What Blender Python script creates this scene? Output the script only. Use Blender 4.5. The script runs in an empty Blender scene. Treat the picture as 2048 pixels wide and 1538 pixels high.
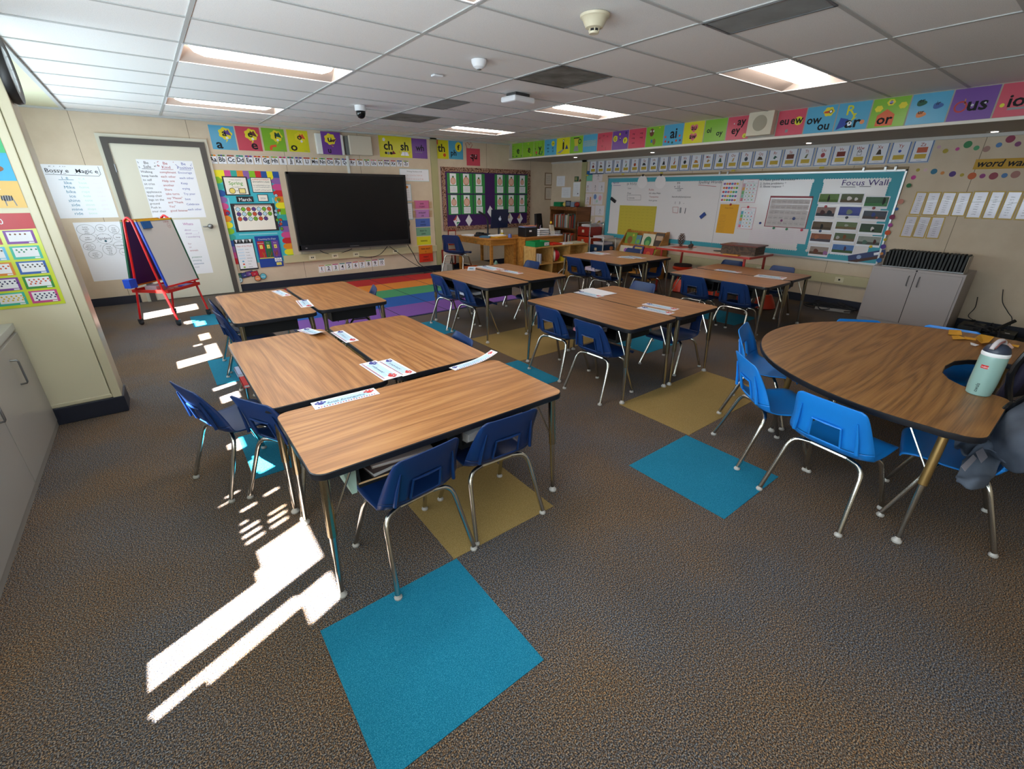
import bpy, bmesh, math, random
from mathutils import Vector, Matrix
random.seed(7)
SC = bpy.context.scene
COL = SC.collection
R = math.radians
# ---------------- camera ----------------
CAM = Vector((0, 0, 1.535))
F, YAW, PITCH, ROLL = 888.3, .6578, .4094, .0054      # focal length in pixels of the 2048 px frame, radians
_fw = Vector((math.sin(YAW)*math.cos(PITCH), math.cos(YAW)*math.cos(PITCH), -math.sin(PITCH)))
_r = Vector((math.cos(YAW), -math.sin(YAW), 0)); _u = _r.cross(_fw)
CR = _r*math.cos(ROLL)+_u*math.sin(ROLL); CU = -_r*math.sin(ROLL)+_u*math.cos(ROLL)
cd = bpy.data.cameras.new('camera'); cam = bpy.data.objects.new('camera', cd); COL.objects.link(cam)
cd.sensor_fit = 'HORIZONTAL'; cd.sensor_width = 36; cd.lens = 36*F/2048; cd.clip_start = .05; cd.clip_end = 60
cam.matrix_world = Matrix(((CR.x, CU.x, -_fw.x, CAM.x), (CR.y, CU.y, -_fw.y, CAM.y), (CR.z, CU.z, -_fw.z, CAM.z), (0, 0, 0, 1)))
SC.camera = cam
# ---------------- light and exposure ----------------
SC.view_settings.view_transform = 'Standard'; SC.view_settings.look = 'None'
SC.view_settings.gamma = 1; SC.view_settings.use_curve_mapping = False
SC.view_settings.exposure = 0.0
w = bpy.data.worlds.new('daylight'); SC.world = w; w.use_nodes = True
w.node_tree.nodes['Background'].inputs[0].default_value = (.62, .8, 1, 1); w.node_tree.nodes['Background'].inputs[1].default_value = 3.0
def lamp(name, kind, energy, col, loc, direction, **k):
    d = bpy.data.lights.new(name, kind); d.energy = energy; d.color = col
    for a, b in k.items(): setattr(d, a, b)
    o = bpy.data.objects.new(name, d); COL.objects.link(o); o.location = loc
    o.rotation_euler = Vector(direction).to_track_quat('-Z', 'Y').to_euler(); return o
SUN_DIR = (1, .42, -1.62)
lamp('sun', 'SUN', 120, (1, .97, .92), (-5, 0, 6), SUN_DIR, angle=R(.55))
lamp('window_daylight', 'AREA', 100, (.74, .91, 1), (-1.14, 6.2, 1.6), (1, .0, .25), shape='RECTANGLE', size=3.6, size_y=1.3)
lamp('window_daylight_near', 'AREA', 250, (.78, .91, 1), (-1.14, 1.2, 1.6), (1, .1, .8), shape='RECTANGLE', size=4.6, size_y=1.2)
LENS_POWER = 15.0
SC.cycles.use_denoising = True
SC.cycles.max_bounces = 7; SC.cycles.diffuse_bounces = 4; SC.cycles.glossy_bounces = 3
SC.cycles.caustics_reflective = False; SC.cycles.caustics_refractive = False
SC.cycles.sample_clamp_indirect = 6
# ---------------- geometry of the place (metres) ----------------
ZC, YB, XR, XS, ZS = 2.4655, 8.55, 7.75, 6.5, 2.165        # ceiling, back wall, right wall, soffit face, soffit underside
XL, YN, XW, YW0, YW1 = -1.2, -1.7, -.47, 4.16, 4.40         # window wall, near wall, end and faces of the wing wall
GX, GY, GS = 1.688, 2.532, .609                             # ceiling grid
def ray(px, py): return CR*(px-1024)-CU*(py-769)+_fw*F
def on(ax, v, px, py):
    d = ray(px, py); return CAM+d*((v-CAM[ax])/d[ax])
def bk(px, py): return on(1, YB, px, py)
def rt(px, py): return on(0, XR, px, py)
def fl(px, py, z=0): return on(2, z, px, py)
# ---------------- materials ----------------
def s2l(h):
    h = h.lstrip('#'); c = [int(h[i:i+2], 16)/255 for i in (0, 2, 4)]
    return [x/12.92 if x <= .04045 else ((x+.055)/1.055)**2.4 for x in c]+[1]
_M = {}
def mat(col, rough=.6, metal=0, emit=0, spec=.5, coat=0, noise=0, ns=40, alpha=1):
    k = (col, rough, metal, emit, spec, coat, noise, ns, alpha)
    if k in _M: return _M[k]
    m = bpy.data.materials.new('m_'+col.strip('#')); m.use_nodes = True; nt = m.node_tree; b = nt.nodes['Principled BSDF']
    b.inputs['Base Color'].default_value = s2l(col); b.inputs['Roughness'].default_value = rough; b.inputs['Metallic'].default_value = metal
    b.inputs['Specular IOR Level'].default_value = spec; b.inputs['Coat Weight'].default_value = coat; b.inputs['Coat Roughness'].default_value = .12
    if alpha < 1: b.inputs['Alpha'].default_value = alpha
    if emit: b.inputs['Emission Color'].default_value = s2l(col); b.inputs['Emission Strength'].default_value = emit
    if noise:
        tc = nt.nodes.new('ShaderNodeTexCoord'); n = nt.nodes.new('ShaderNodeTexNoise'); n.inputs['Scale'].default_value = ns; n.inputs['Detail'].default_value = 4
        mx = nt.nodes.new('ShaderNodeMix'); mx.data_type = 'RGBA'; c = s2l(col)
        mx.inputs[6].default_value = [x*(1-noise) for x in c[:3]]+[1]; mx.inputs[7].default_value = [min(1, x*(1+noise)) for x in c[:3]]+[1]
        nt.links.new(tc.outputs['Object'], n.inputs['Vector']); nt.links.new(n.outputs[0], mx.inputs[0]); nt.links.new(mx.outputs[2], b.inputs['Base Color'])
    _M[k] = m; return m
def ramp_mat(name, scale, stops, rough=.9, vec=(1, 1, 1), scale2=0, amt=.5, bump=0, detail=2, coord='Object', spec=.3, dist=0, tint=None):
    m = bpy.data.materials.new(name); m.use_nodes = True; nt = m.node_tree; b = nt.nodes['Principled BSDF']; L = nt.links.new
    tc = nt.nodes.new('ShaderNodeTexCoord'); mp = nt.nodes.new('ShaderNodeMapping'); mp.inputs['Scale'].default_value = vec
    L(tc.outputs[coord], mp.inputs[0]); n = nt.nodes.new('ShaderNodeTexNoise'); n.inputs['Scale'].default_value = scale; n.inputs['Detail'].default_value = detail
    n.inputs['Distortion'].default_value = dist
    L(mp.outputs[0], n.inputs['Vector']); cr = nt.nodes.new('ShaderNodeValToRGB'); e = cr.color_ramp.elements
    while len(e) < len(stops): e.new(.5)
    for i, (p, c) in enumerate(stops): e[i].position = p; e[i].color = s2l(c)
    L(n.outputs[0], cr.inputs[0]); out = cr.outputs[0]
    if scale2:
        n2 = nt.nodes.new('ShaderNodeTexNoise'); n2.inputs['Scale'].default_value = scale2; n2.inputs['Detail'].default_value = 4; L(mp.outputs[0], n2.inputs['Vector'])
        mr = nt.nodes.new('ShaderNodeMapRange'); mr.inputs[1].default_value = .3; mr.inputs[2].default_value = .7; mr.inputs[3].default_value = 1-amt; mr.inputs[4].default_value = 1+amt
        L(n2.outputs[0], mr.inputs[0]); mx = nt.nodes.new('ShaderNodeVectorMath'); mx.operation = 'SCALE'; L(out, mx.inputs[0]); L(mr.outputs[0], mx.inputs[3]); out = mx.outputs[0]
    if tint:      # slow and fine drifts of hue, as in a flecked yarn
        for sc_, a_, b_ in tint:
            n3 = nt.nodes.new('ShaderNodeTexNoise'); n3.inputs['Scale'].default_value = sc_; n3.inputs['Detail'].default_value = 2; L(tc.outputs[coord], n3.inputs['Vector'])
            mr3 = nt.nodes.new('ShaderNodeMapRange'); mr3.inputs[1].default_value = .38; mr3.inputs[2].default_value = .62; L(n3.outputs[0], mr3.inputs[0])
            m3 = nt.nodes.new('ShaderNodeMix'); m3.data_type = 'RGBA'; m3.inputs[6].default_value = (*a_, 1); m3.inputs[7].default_value = (*b_, 1); L(mr3.outputs[0], m3.inputs[0])
            v3 = nt.nodes.new('ShaderNodeVectorMath'); v3.operation = 'MULTIPLY'; L(out, v3.inputs[0]); L(m3.outputs[2], v3.inputs[1]); out = v3.outputs[0]
    L(out, b.inputs['Base Color']); b.inputs['Roughness'].default_value = rough; b.inputs['Specular IOR Level'].default_value = spec
    if bump:
        bn = nt.nodes.new('ShaderNodeBump'); bn.inputs['Strength'].default_value = bump; bn.inputs['Distance'].default_value = .004
        L(n.outputs[0], bn.inputs['Height']); L(bn.outputs[0], b.inputs['Normal'])
    return m
CARPET = ramp_mat('loop_carpet', 230, [(.34, '#131418'), (.44, '#332d29'), (.5, '#52483f'), (.56, '#6f6254'), (.66, '#9c8d79')], .95, scale2=2.2, amt=.08, detail=3, tint=[(1.3, (.86, .98, 1.22), (1.12, 1, .86)), (140, (.72, .98, 1.4), (1.3, 1.0, .68))])
TEAL = ramp_mat('teal_carpet', 320, [(.3, '#08627f'), (.5, '#107594'), (.7, '#338fac')], .95, scale2=3, amt=.05, bump=.2, detail=2)
TAN = ramp_mat('tan_carpet', 320, [(.3, '#806a3c'), (.5, '#957b48'), (.7, '#ab9160')], .95, scale2=3, amt=.05, bump=.2, detail=2)
TILE = ramp_mat('acoustic_tile', 260, [(.3, '#cfcfcd'), (.42, '#efefee'), (.7, '#f4f4f3')], .95, bump=.25, detail=3)
WALLM = ramp_mat('vinyl_wall', 6, [(.3, '#cab9a2'), (.7, '#d1c1ab')], .7, detail=3)
def wood(name, dark, mid, light, rough=.32, coat=0.0, sc=1.0, dist=.35):
    m = bpy.data.materials.new(name); m.use_nodes = True; nt = m.node_tree; b = nt.nodes['Principled BSDF']; L = nt.links.new
    tc = nt.nodes.new('ShaderNodeTexCoord'); mp = nt.nodes.new('ShaderNodeMapping'); mp.inputs['Scale'].default_value = (.45*sc, 6*sc, 6*sc); L(tc.outputs['Object'], mp.inputs[0])
    n = nt.nodes.new('ShaderNodeTexNoise'); n.inputs['Scale'].default_value = 1.1; n.inputs['Detail'].default_value = 1.5; n.inputs['Distortion'].default_value = dist; L(mp.outputs[0], n.inputs['Vector'])
    mu = nt.nodes.new('ShaderNodeMath'); mu.operation = 'MULTIPLY'; mu.inputs[1].default_value = 16; L(n.outputs[0], mu.inputs[0])
    fr = nt.nodes.new('ShaderNodeMath'); fr.operation = 'PINGPONG'; fr.inputs[1].default_value = 1; L(mu.outputs[0], fr.inputs[0])
    mp2 = nt.nodes.new('ShaderNodeMapping'); mp2.inputs['Scale'].default_value = (2.2*sc, 110*sc, 110*sc); L(tc.outputs['Object'], mp2.inputs[0])
    n2 = nt.nodes.new('ShaderNodeTexNoise'); n2.inputs['Scale'].default_value = 1.5; n2.inputs['Detail'].default_value = 3; L(mp2.outputs[0], n2.inputs['Vector'])
    a1 = nt.nodes.new('ShaderNodeMath'); a1.operation = 'MULTIPLY'; a1.inputs[1].default_value = .28; L(fr.outputs[0], a1.inputs[0])
    a2 = nt.nodes.new('ShaderNodeMath'); a2.operation = 'MULTIPLY_ADD'; a2.inputs[1].default_value = .62; L(n2.outputs[0], a2.inputs[0]); L(a1.outputs[0], a2.inputs[2])
    cr = nt.nodes.new('ShaderNodeValToRGB'); e = cr.color_ramp.elements; e[0].position = .26; e[0].color = s2l(dark); e[1].position = .66; e[1].color = s2l(light); q = e.new(.45); q.color = s2l(mid)
    L(a2.outputs[0], cr.inputs[0]); L(cr.outputs[0], b.inputs['Base Color']); b.inputs['Roughness'].default_value = rough; b.inputs['Coat Weight'].default_value = coat
    return m
OAK = wood('oak_laminate', '#8d5c34', '#a87243', '#b98653', .34)
OAK2 = wood('walnut_laminate', '#76502a', '#956636', '#a57743', .4)
DESKW = wood('honey_oak', '#9a622a', '#b3762f', '#c4873e', .45, sc=.6)
LIGHTW = wood('birch_ply', '#b8894a', '#c59856', '#d0a666', .5, sc=.6)
DARKW = wood('dark_bookcase', '#5f3818', '#754723', '#86562f', .5, sc=.6)
CHROME = mat('#c9c8c2', .18, 1); GOLD = mat('#a39058', .3, .9); STEEL = mat('#8e9093', .35, .9)
BLACK = mat('#141416', .45); RUB = mat('#1b1d24', .4); NAVY = mat('#1d2233', .5); WHITE = mat('#eceef2', .6); PAPER = mat('#e9ebf2', .75)
INK = mat('#15151a', .8); CHAIRN = mat('#122e5e', .38, spec=.45); CHAIRB = mat('#1b82dc', .38, spec=.45); GLIDE = mat('#b9b6b2', .4)
# ---------------- mesh building ----------------
def rotz(a): return Matrix.Rotation(a, 3, 'Z')
_T = {}
def glyphs(s, bold=0):
    k = (s, bold)
    if k not in _T:
        cu = bpy.data.curves.new('t', 'FONT'); cu.body = s; cu.offset = bold; cu.resolution_u = 2; o = bpy.data.objects.new('t', cu)
        me = o.to_mesh(); _T[k] = ([tuple(v.co) for v in me.vertices], [tuple(p.vertices) for p in me.polygons]); o.to_mesh_clear()
        bpy.data.objects.remove(o); bpy.data.curves.remove(cu)
    return _T[k]
class MB:
    def __init__(s): s.v = []; s.f = []; s.m = []; s.ms = []
    def mi(s, m):
        if m not in s.ms: s.ms.append(m)
        return s.ms.index(m)
    def add(s, vs, fs, m):
        n = len(s.v); s.v += [tuple(x) for x in vs]; i = s.mi(m)
        for f in fs: s.f.append(tuple(n+k for k in f)); s.m.append(i)
        return s
    def box(s, c, d, m, rz=0, rot=None):
        c = Vector(c); h = Vector(d)/2; Q = rot or rotz(rz)
        vs = [c+Q@Vector((x*h.x, y*h.y, z*h.z)) for z in (-1, 1) for y in (-1, 1) for x in (-1, 1)]
        return s.add(vs, [(0, 2, 3, 1), (4, 5, 7, 6), (0, 1, 5, 4), (2, 6, 7, 3), (0, 4, 6, 2), (1, 3, 7, 5)], m)
    def bb(s, a, b, m): return s.box([(a[i]+b[i])/2 for i in range(3)], [abs(b[i]-a[i]) for i in range(3)], m)
    def prism(s, pts, ext, m, side=None):
        pts = [Vector(p) for p in pts]; e = Vector(ext); n = len(pts)
        s.add(pts+[p+e for p in pts], [tuple(range(n-1, -1, -1)), tuple(range(n, 2*n))], m)
        return s.add(pts+[p+e for p in pts], [(i, (i+1) % n, n+(i+1) % n, n+i) for i in range(n)], side or m)
    def tube(s, pts, r, m, seg=8, cap=True):
        pts = [Vector(p) for p in pts]; n = len(pts); rs = r if isinstance(r, (list, tuple)) else [r]*n; vs = []; up = None
        for i, p in enumerate(pts):
            t = (pts[min(i+1, n-1)]-pts[max(i-1, 0)]).normalized()
            if up is None: up = Vector((0, 0, 1)) if abs(t.z) < .9 else Vector((1, 0, 0))
            a = t.cross(up).normalized(); up = a.cross(t).normalized()
            for k in range(seg):
                q = 2*math.pi*k/seg; vs.append(p+(a*math.cos(q)+up*math.sin(q))*rs[i])
        fs = [(i*seg+k, i*seg+(k+1) % seg, (i+1)*seg+(k+1) % seg, (i+1)*seg+k) for i in range(n-1) for k in range(seg)]
        if cap: fs += [tuple(range(seg-1, -1, -1)), tuple(range((n-1)*seg, n*seg))]
        return s.add(vs, fs, m)
    def lathe(s, prof, c, m, seg=20, axis=None):
        c = Vector(c); n = len(prof); Q = axis or Matrix.Identity(3)
        vs = [c+Q@Vector((r*math.cos(2*math.pi*k/seg), r*math.sin(2*math.pi*k/seg), z)) for r, z in prof for k in range(seg)]
        fs = [(i*seg+k, i*seg+(k+1) % seg, (i+1)*seg+(k+1) % seg, (i+1)*seg+k) for i in range(n-1) for k in range(seg)]
        fs += [tuple(range(seg-1, -1, -1)), tuple(range((n-1)*seg, n*seg))]
        return s.add(vs, fs, m)
    def ball(s, c, r, m, seg=16, sq=(1, 1, 1), rz=0):
        n = 9; pr = [(math.sin(math.pi*i/n), -math.cos(math.pi*i/n)) for i in range(n+1)]; pr[0] = (.001, -1); pr[-1] = (.001, 1)
        c = Vector(c); Q = rotz(rz); vs = [c+Q@Vector((a*r*sq[0]*math.cos(2*math.pi*k/seg), a*r*sq[1]*math.sin(2*math.pi*k/seg), z*r*sq[2])) for a, z in pr for k in range(seg)]
        return s.add(vs, [(i*seg+k, i*seg+(k+1) % seg, (i+1)*seg+(k+1) % seg, (i+1)*seg+k) for i in range(n) for k in range(seg)], m)
    def grid(s, P, m):      # P rows of points; None cells skipped through mask
        nr, nc = len(P), len(P[0]); return s.add([p for r in P for p in r], [(i*nc+j, i*nc+j+1, (i+1)*nc+j+1, (i+1)*nc+j) for i in range(nr-1) for j in range(nc-1)], m)
    def build(s, name, parent=None, smooth=False, bevel=0, loc=None, rz=0, solid=0, sub=0, recenter=True):
        v = s.v
        off = Vector((0, 0, 0))
        if parent is None and loc is None and recenter and v:
            lo = [min(p[i] for p in v) for i in range(3)]; hi = [max(p[i] for p in v) for i in range(3)]
            off = Vector(((lo[0]+hi[0])/2, (lo[1]+hi[1])/2, lo[2])); v = [(p[0]-off.x, p[1]-off.y, p[2]-off.z) for p in v]
        me = bpy.data.meshes.new(name); me.from_pydata(v, [], s.f)
        for m in s.ms: me.materials.append(m)
        me.polygons.foreach_set('material_index', s.m)
        if smooth: me.polygons.foreach_set('use_smooth', [True]*len(s.f))
        me.update(); o = bpy.data.objects.new(name, me); COL.objects.link(o)
        if smooth == 'auto':
            md = o.modifiers.new('e', 'EDGE_SPLIT'); md.split_angle = R(38)
        if bevel:
            md = o.modifiers.new('b', 'BEVEL'); md.width = bevel; md.segments = 2; md.limit_method = 'ANGLE'
        if solid:
            md = o.modifiers.new('s', 'SOLIDIFY'); md.thickness = solid; md.offset = 0
        if sub:
            md = o.modifiers.new('u', 'SUBSURF'); md.levels = sub; md.render_levels = sub
        if parent is not None: o.parent = parent
        o.location = loc if loc is not None else off
        if rz: o.rotation_euler.z = rz
        return o
def tag(o, label=None, cat=None, group=None, kind=None):
    for k, x in (('label', label), ('category', cat), ('group', group), ('kind', kind)):
        if x: o[k] = x
    return o
def struct(mb, name, **k): return tag(mb.build(name, **k), kind='structure')
def thing(name, label, cat, loc=(0, 0, 0), rz=0, group=None):
    o = bpy.data.objects.new(name, None); COL.objects.link(o); o.empty_display_size = .1
    o.location = loc; o.rotation_euler.z = rz; return tag(o, label, cat, group)
def kids(o): return [c for c in COL.objects if c.parent == o]
_K = {}
def tree(o):
    if o.name not in _K: _K[o.name] = [(c, tree(c)) for c in kids(o)]
    return _K[o.name]
def copy_tree(o, loc, rz, label=None, group=None):
    def rec(src, par, ks):
        c = src.copy(); COL.objects.link(c); c.parent = par
        for k, kk in ks: rec(k, c, kk)
        return c
    r = rec(o, None, tree(o)); r.location = loc; r.rotation_euler.z = rz
    if label: r['label'] = label
    if group: r['group'] = group
    return r
class Card(MB):       # a flat sheet on a plane: origin bottom left, U to the right, V up; marks are laid on it in fractions of its size
    def __init__(s, O, U, V, wd, ht, m=None, th=.0015, tilt=0, lift=0):
        MB.__init__(s); U = Vector(U).normalized(); V = Vector(V).normalized(); N = U.cross(V)
        if tilt:
            C = Vector(O)+U*wd/2+V*ht/2; q = Matrix.Rotation(tilt, 3, N); U = q@U; V = q@V; O = C-U*wd/2-V*ht/2
        s.O = Vector(O)+N*lift; s.U = U; s.V = V; s.N = N; s.w = wd; s.h = ht; s.th = th
        if m: s.prism([s.at(0, 0, -th), s.at(1, 0, -th), s.at(1, 1, -th), s.at(0, 1, -th)], N*th, m)
    def at(s, u, v, d=0): return s.O+s.U*(u*s.w)+s.V*(v*s.h)+s.N*(s.th+d)
    def L(s, l): return .0004+.0006*l
    def r(s, u0, v0, u1, v1, m, l=1): return s.add([s.at(u0, v0, s.L(l)), s.at(u1, v0, s.L(l)), s.at(u1, v1, s.L(l)), s.at(u0, v1, s.L(l))], [(0, 1, 2, 3)], m)
    def p(s, pts, m, l=1): return s.add([s.at(a, b, s.L(l)) for a, b in pts], [tuple(range(len(pts)))], m)
    def c(s, u, v, rr, m, l=1, ry=None, seg=18, bumps=0):     # rr in fractions of height
        k = s.h/s.w; ry = ry or rr; P = []
        for i in range(seg):
            a = 2*math.pi*i/seg; q = 1+(.1*math.cos(a*bumps) if bumps else 0); P.append((u+rr*q*k*math.cos(a), v+ry*q*math.sin(a)))
        return s.p(P, m, l)
    def ring(s, u, v, r0, r1, m, l=1, ry=1, seg=20):
        k = s.h/s.w; P = [s.at(u+q*k*math.cos(2*math.pi*i/seg), v+q*ry*math.sin(2*math.pi*i/seg), s.L(l)) for q in (r0, r1) for i in range(seg)]
        return s.add(P, [(i, (i+1) % seg, seg+(i+1) % seg, seg+i) for i in range(seg)], m)
    def frame(s, t, m, l=1, u0=0, v0=0, u1=1, v1=1):     # border of thickness t (fraction of height)
        k = t*s.h/s.w
        s.r(u0, v0, u1, v0+t, m, l); s.r(u0, v1-t, u1, v1, m, l); s.r(u0, v0+t, u0+k, v1-t, m, l); return s.r(u1-k, v0+t, u1, v1-t, m, l)
    def t(s, txt, u, v, size, m, l=2, al='l', sx=1, sh=0, rot=0):
        big = m is INK and size >= .28
        vs, fs = glyphs(txt, .022 if big else .008 if size >= .1 else 0)
        if not vs: return s
        if big: size *= 1.12
        x0 = min(p[0] for p in vs); x1 = max(p[0] for p in vs); o = {'l': 0, 'c': (x0+x1)/2, 'r': x1}[al]; z = size*s.h; cr, sr = math.cos(rot), math.sin(rot); P = []
        for x, y, _ in vs:
            a = ((x-o)*sx+y*sh)*z; b = y*z; a, b = a*cr-b*sr, a*sr+b*cr
            P.append(s.O+s.U*(u*s.w+a)+s.V*(v*s.h+b)+s.N*(s.th+s.L(l)))
        return s.add(P, fs, m)
    def ln(s, pts, wd, m, l=1):
        for (a, b), (c, d) in zip(pts, pts[1:]):
            p = Vector((a*s.w, b*s.h)); q = Vector((c*s.w, d*s.h)); t = (q-p)
            if t.length < 1e-6: continue
            t.normalize(); n = Vector((-t.y, t.x))*wd*s.h/2; z = s.th+s.L(l)
            s.add([s.O+s.U*k.x+s.V*k.y+s.N*z for k in (p-n, q-n, q+n, p+n)], [(0, 1, 2, 3)], m)
        return s
    def scrib(s, u0, u1, v, ht, m, l=1, n=None):      # a line of small unreadable handwriting
        n = n or max(2, int((u1-u0)*s.w/(ht*s.h*.55))); P = []; x = u0; st = (u1-u0)/n
        for i in range(n):
            if random.random() < .16 and P:
                s.ln(P, ht*.16, m, l); P = []
            P += [(x, v+random.uniform(0, .3)*ht), (x+st*.5, v+random.uniform(.6, 1)*ht)]; x += st
        return s.ln(P, ht*.16, m, l)
    def done(s, name, label, cat, group=None, parent=None):
        o = s.build(name, parent)
        return tag(o, label, cat, group) if parent is None else o
def card_on(fn, q, m, th=.0015, lift=0, **k):      # q: four photo corners TL TR BR BL of a sheet hanging on a wall
    P = [fn(*c) for c in q]; U = Vector((1, 0, 0)) if fn == bk else Vector((0, -1, 0)); V = Vector((0, 0, 1))
    a = (P[0]+P[3]).dot(U)/2; b = (P[1]+P[2]).dot(U)/2; z1 = (P[0].z+P[1].z)/2; z0 = (P[2].z+P[3].z)/2
    O = U*a+V*z0+(Vector((0, YB, 0)) if fn == bk else Vector((XR, 0, 0)) if fn == rt else Vector((XS, 0, 0)))
    return Card(O, U, V, b-a, z1-z0, m, th, lift=lift, **k)
def sf(px, py): return on(0, XS, px, py)
# ================= THE ROOM =================
struct(MB().bb((XL-.1, YN-.1, -.08), (XR+.1, YB+.1, 0), CARPET), 'floor', recenter=False)
b = MB(); TT = .022
LIGHTS = []                                    # troffer cells (column, row)
for c in (-1, 2, 5):
    for r_ in (-5, -1, 3, 7): LIGHTS.append((c, r_))
def cell(i, j): return GX+GS*2*i, GY+GS*j
lit = {}
for (x0, y0) in [(GX-2*GS, GY-GS), (GX-2*GS, GY+3*GS), (GX-2*GS, GY+7*GS), (GX+4*GS, GY-GS), (GX+4*GS, GY+3*GS), (GX+4*GS, GY+7*GS)]: lit[(round(x0, 3), round(y0, 3))] = 1
xs = [-.5]+[GX+2*GS*i for i in range(-1, 4)]+[XS]; ys = [YN]+[GY+GS*j for j in range(-6, 10)]+[YB]
for i in range(len(xs)-1):
    for j in range(len(ys)-1):
        if (round(xs[i], 3), round(ys[j], 3)) in lit: continue
        b.bb((xs[i], ys[j], ZC+.004), (xs[i+1], ys[j+1], ZC+.03), TILE)
b.bb((XL-.02, YN, ZC), (-.5, YB, ZC+.05), mat('#c9c8a9', .8))
for x0, y0 in lit:                               # the ceiling void closed above each light
    b.bb((x0-.02, y0-.02, ZC+.14), (x0+2*GS+.02, y0+GS+.02, ZC+.16), WHITE)
struct(b, 'ceiling', recenter=False)
b = MB(); TEE = mat('#babcbb', .6)
for x in xs[1:-1]: b.bb((x-.012, YN, ZC-.002), (x+.012, YB, ZC+.006), TEE)
for i, y in enumerate(ys[1:-1]): b.bb((-.5, y-.012, ZC-.001), (XS, y+.012, ZC+.005), TEE)
struct(b, 'trim_1', recenter=False)
b = MB().bb((-.53, YN, ZC-.02), (-.495, YB, ZC+.003), TEE); b.bb((XL, YB-.03, ZC-.022), (XS, YB, ZC+.003), TEE)
struct(b, 'trim_2', recenter=False)
# walls
b = MB().bb((XL-.1, YB, 0), (XR+.1, YB+.12, ZC+.2), WALLM); J = mat('#6c6250', .8)
for x in (-.48, .75, 1.98, 3.2, 5.9, 7.1): b.bb((x-.0025, YB-.001, .12), (x+.0025, YB+.01, ZC), J)
struct(b, 'wall_back', recenter=False)
b = MB().bb((XR, YN-.1, 0), (XR+.12, YB+.1, ZC+.2), WALLM)
for y in (.02, 1.26, 2.48, 3.7, 4.9, 6.1): b.bb((XR-.001, y-.0025, .12), (XR+.01, y+.0025, ZS), J)
struct(b, 'wall_right', recenter=False)
struct(MB().bb((XL-.1, YN-.12, 0), (XR+.1, YN, ZC+.2), WALLM), 'wall_near', recenter=False)
# window wall: openings worked back from the sun patches wanted on the floor
OPEN = [(1.13, 1.265, 1.34, 2.40), (1.265, 1.33, 1.95, 2.40), (1.33, 1.45, 2.0, 2.40), (1.03, 1.05, 1.34, 1.6), (1.0, 1.045, 1.36, 1.9), (.97, 1.05, 1.6, 2.15), (.86, 1.03, 2.15, 2.40),
        (1.53, 1.555, 1.95, 2.11), (1.585, 1.61, 1.94, 2.10), (1.64, 1.665, 1.94, 2.10), (1.70, 1.72, 1.95, 2.03), (1.53, 1.555, 2.14, 2.30), (1.585, 1.61, 2.14, 2.31), (1.64, 1.66, 2.16, 2.32),
        (1.80, 1.825, 1.98, 2.13), (1.82, 1.845, 2.18, 2.33), (2.0, 2.02, 1.9, 2.04), (1.95, 1.965, 1.84, 1.98),
        (2.06, 2.30, 2.22, 2.38), (2.1, 2.26, 2.17, 2.40), (2.46, 2.62, 2.1, 2.22), (2.52, 2.6, 2.04, 2.1), (3.30, 3.46, 2.14, 2.38), (3.62, 3.7, 2.1, 2.40),
        (4.5, 4.74, 1.77, 2.40), (4.74, 5.04, 2.2, 2.40), (5.27, 5.55, 2.18, 2.37), (5.10, 5.16, 2.05, 2.2), (5.95, 6.18, 2.2, 2.40), (6.18, 6.36, 2.03, 2.3), (6.95, 7.36, 1.38, 2.40)]
WIN = [(.78, 3.86), (4.46, 7.46)]; WZ0, WZ1 = 1.28, 2.43        # two window bands, each filled with an added mask that shapes the sunlight
b = MB(); ye = [YN-.1, WIN[0][0], WIN[0][1], WIN[1][0], WIN[1][1], YB+.1]
for k in range(5):
    if k in (1, 3): b.bb((XL-.02, ye[k], 0), (XL, ye[k+1], WZ0), WALLM).bb((XL-.02, ye[k], WZ1), (XL, ye[k+1], ZC+.05), WALLM)
    else: b.bb((XL-.02, ye[k], 0), (XL, ye[k+1], ZC+.05), WALLM)
struct(b, 'wall_left', recenter=False)
SUN_MASK = mat('#b9b7a8', .8)
for k, (wy0, wy1) in enumerate(WIN):
    wn = struct(MB().bb((XL-.03, wy0-.04, WZ0-.04), (XL+.02, wy1+.04, WZ0), STEEL).bb((XL-.03, wy0-.04, WZ1), (XL, wy1+.04, WZ1+.02), STEEL).bb((XL-.03, wy0-.04, WZ0), (XL+.02, wy0, WZ1), STEEL).bb((XL-.03, wy1, WZ0), (XL+.02, wy1+.04, WZ1), STEEL), 'window_%d' % (k+1), recenter=False)
    OP = [o for o in OPEN if o[0] > wy0 and o[1] < wy1]; b = MB(); yc = sorted({wy0, wy1}|{q for o in OP for q in o[:2]}); zc_ = sorted({WZ0, WZ1}|{q for o in OP for q in o[2:]})
    for y0, y1 in zip(yc, yc[1:]):
        run = None
        for z0, z1 in zip(zc_, zc_[1:]):
            my, mz = (y0+y1)/2, (z0+z1)/2
            if any(o[0] < my < o[1] and o[2] < mz < o[3] for o in OP):
                if run: b.bb((XL-.02, y0, run[0]), (XL, y1, run[1]), SUN_MASK); run = None
            else: run = (run[0], z1) if run else (z0, z1)
        if run: b.bb((XL-.02, y0, run[0]), (XL, y1, run[1]), SUN_MASK)
    b.build('window_shade', wn)  # added out of view, blocks the sun except where patches should fall
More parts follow.
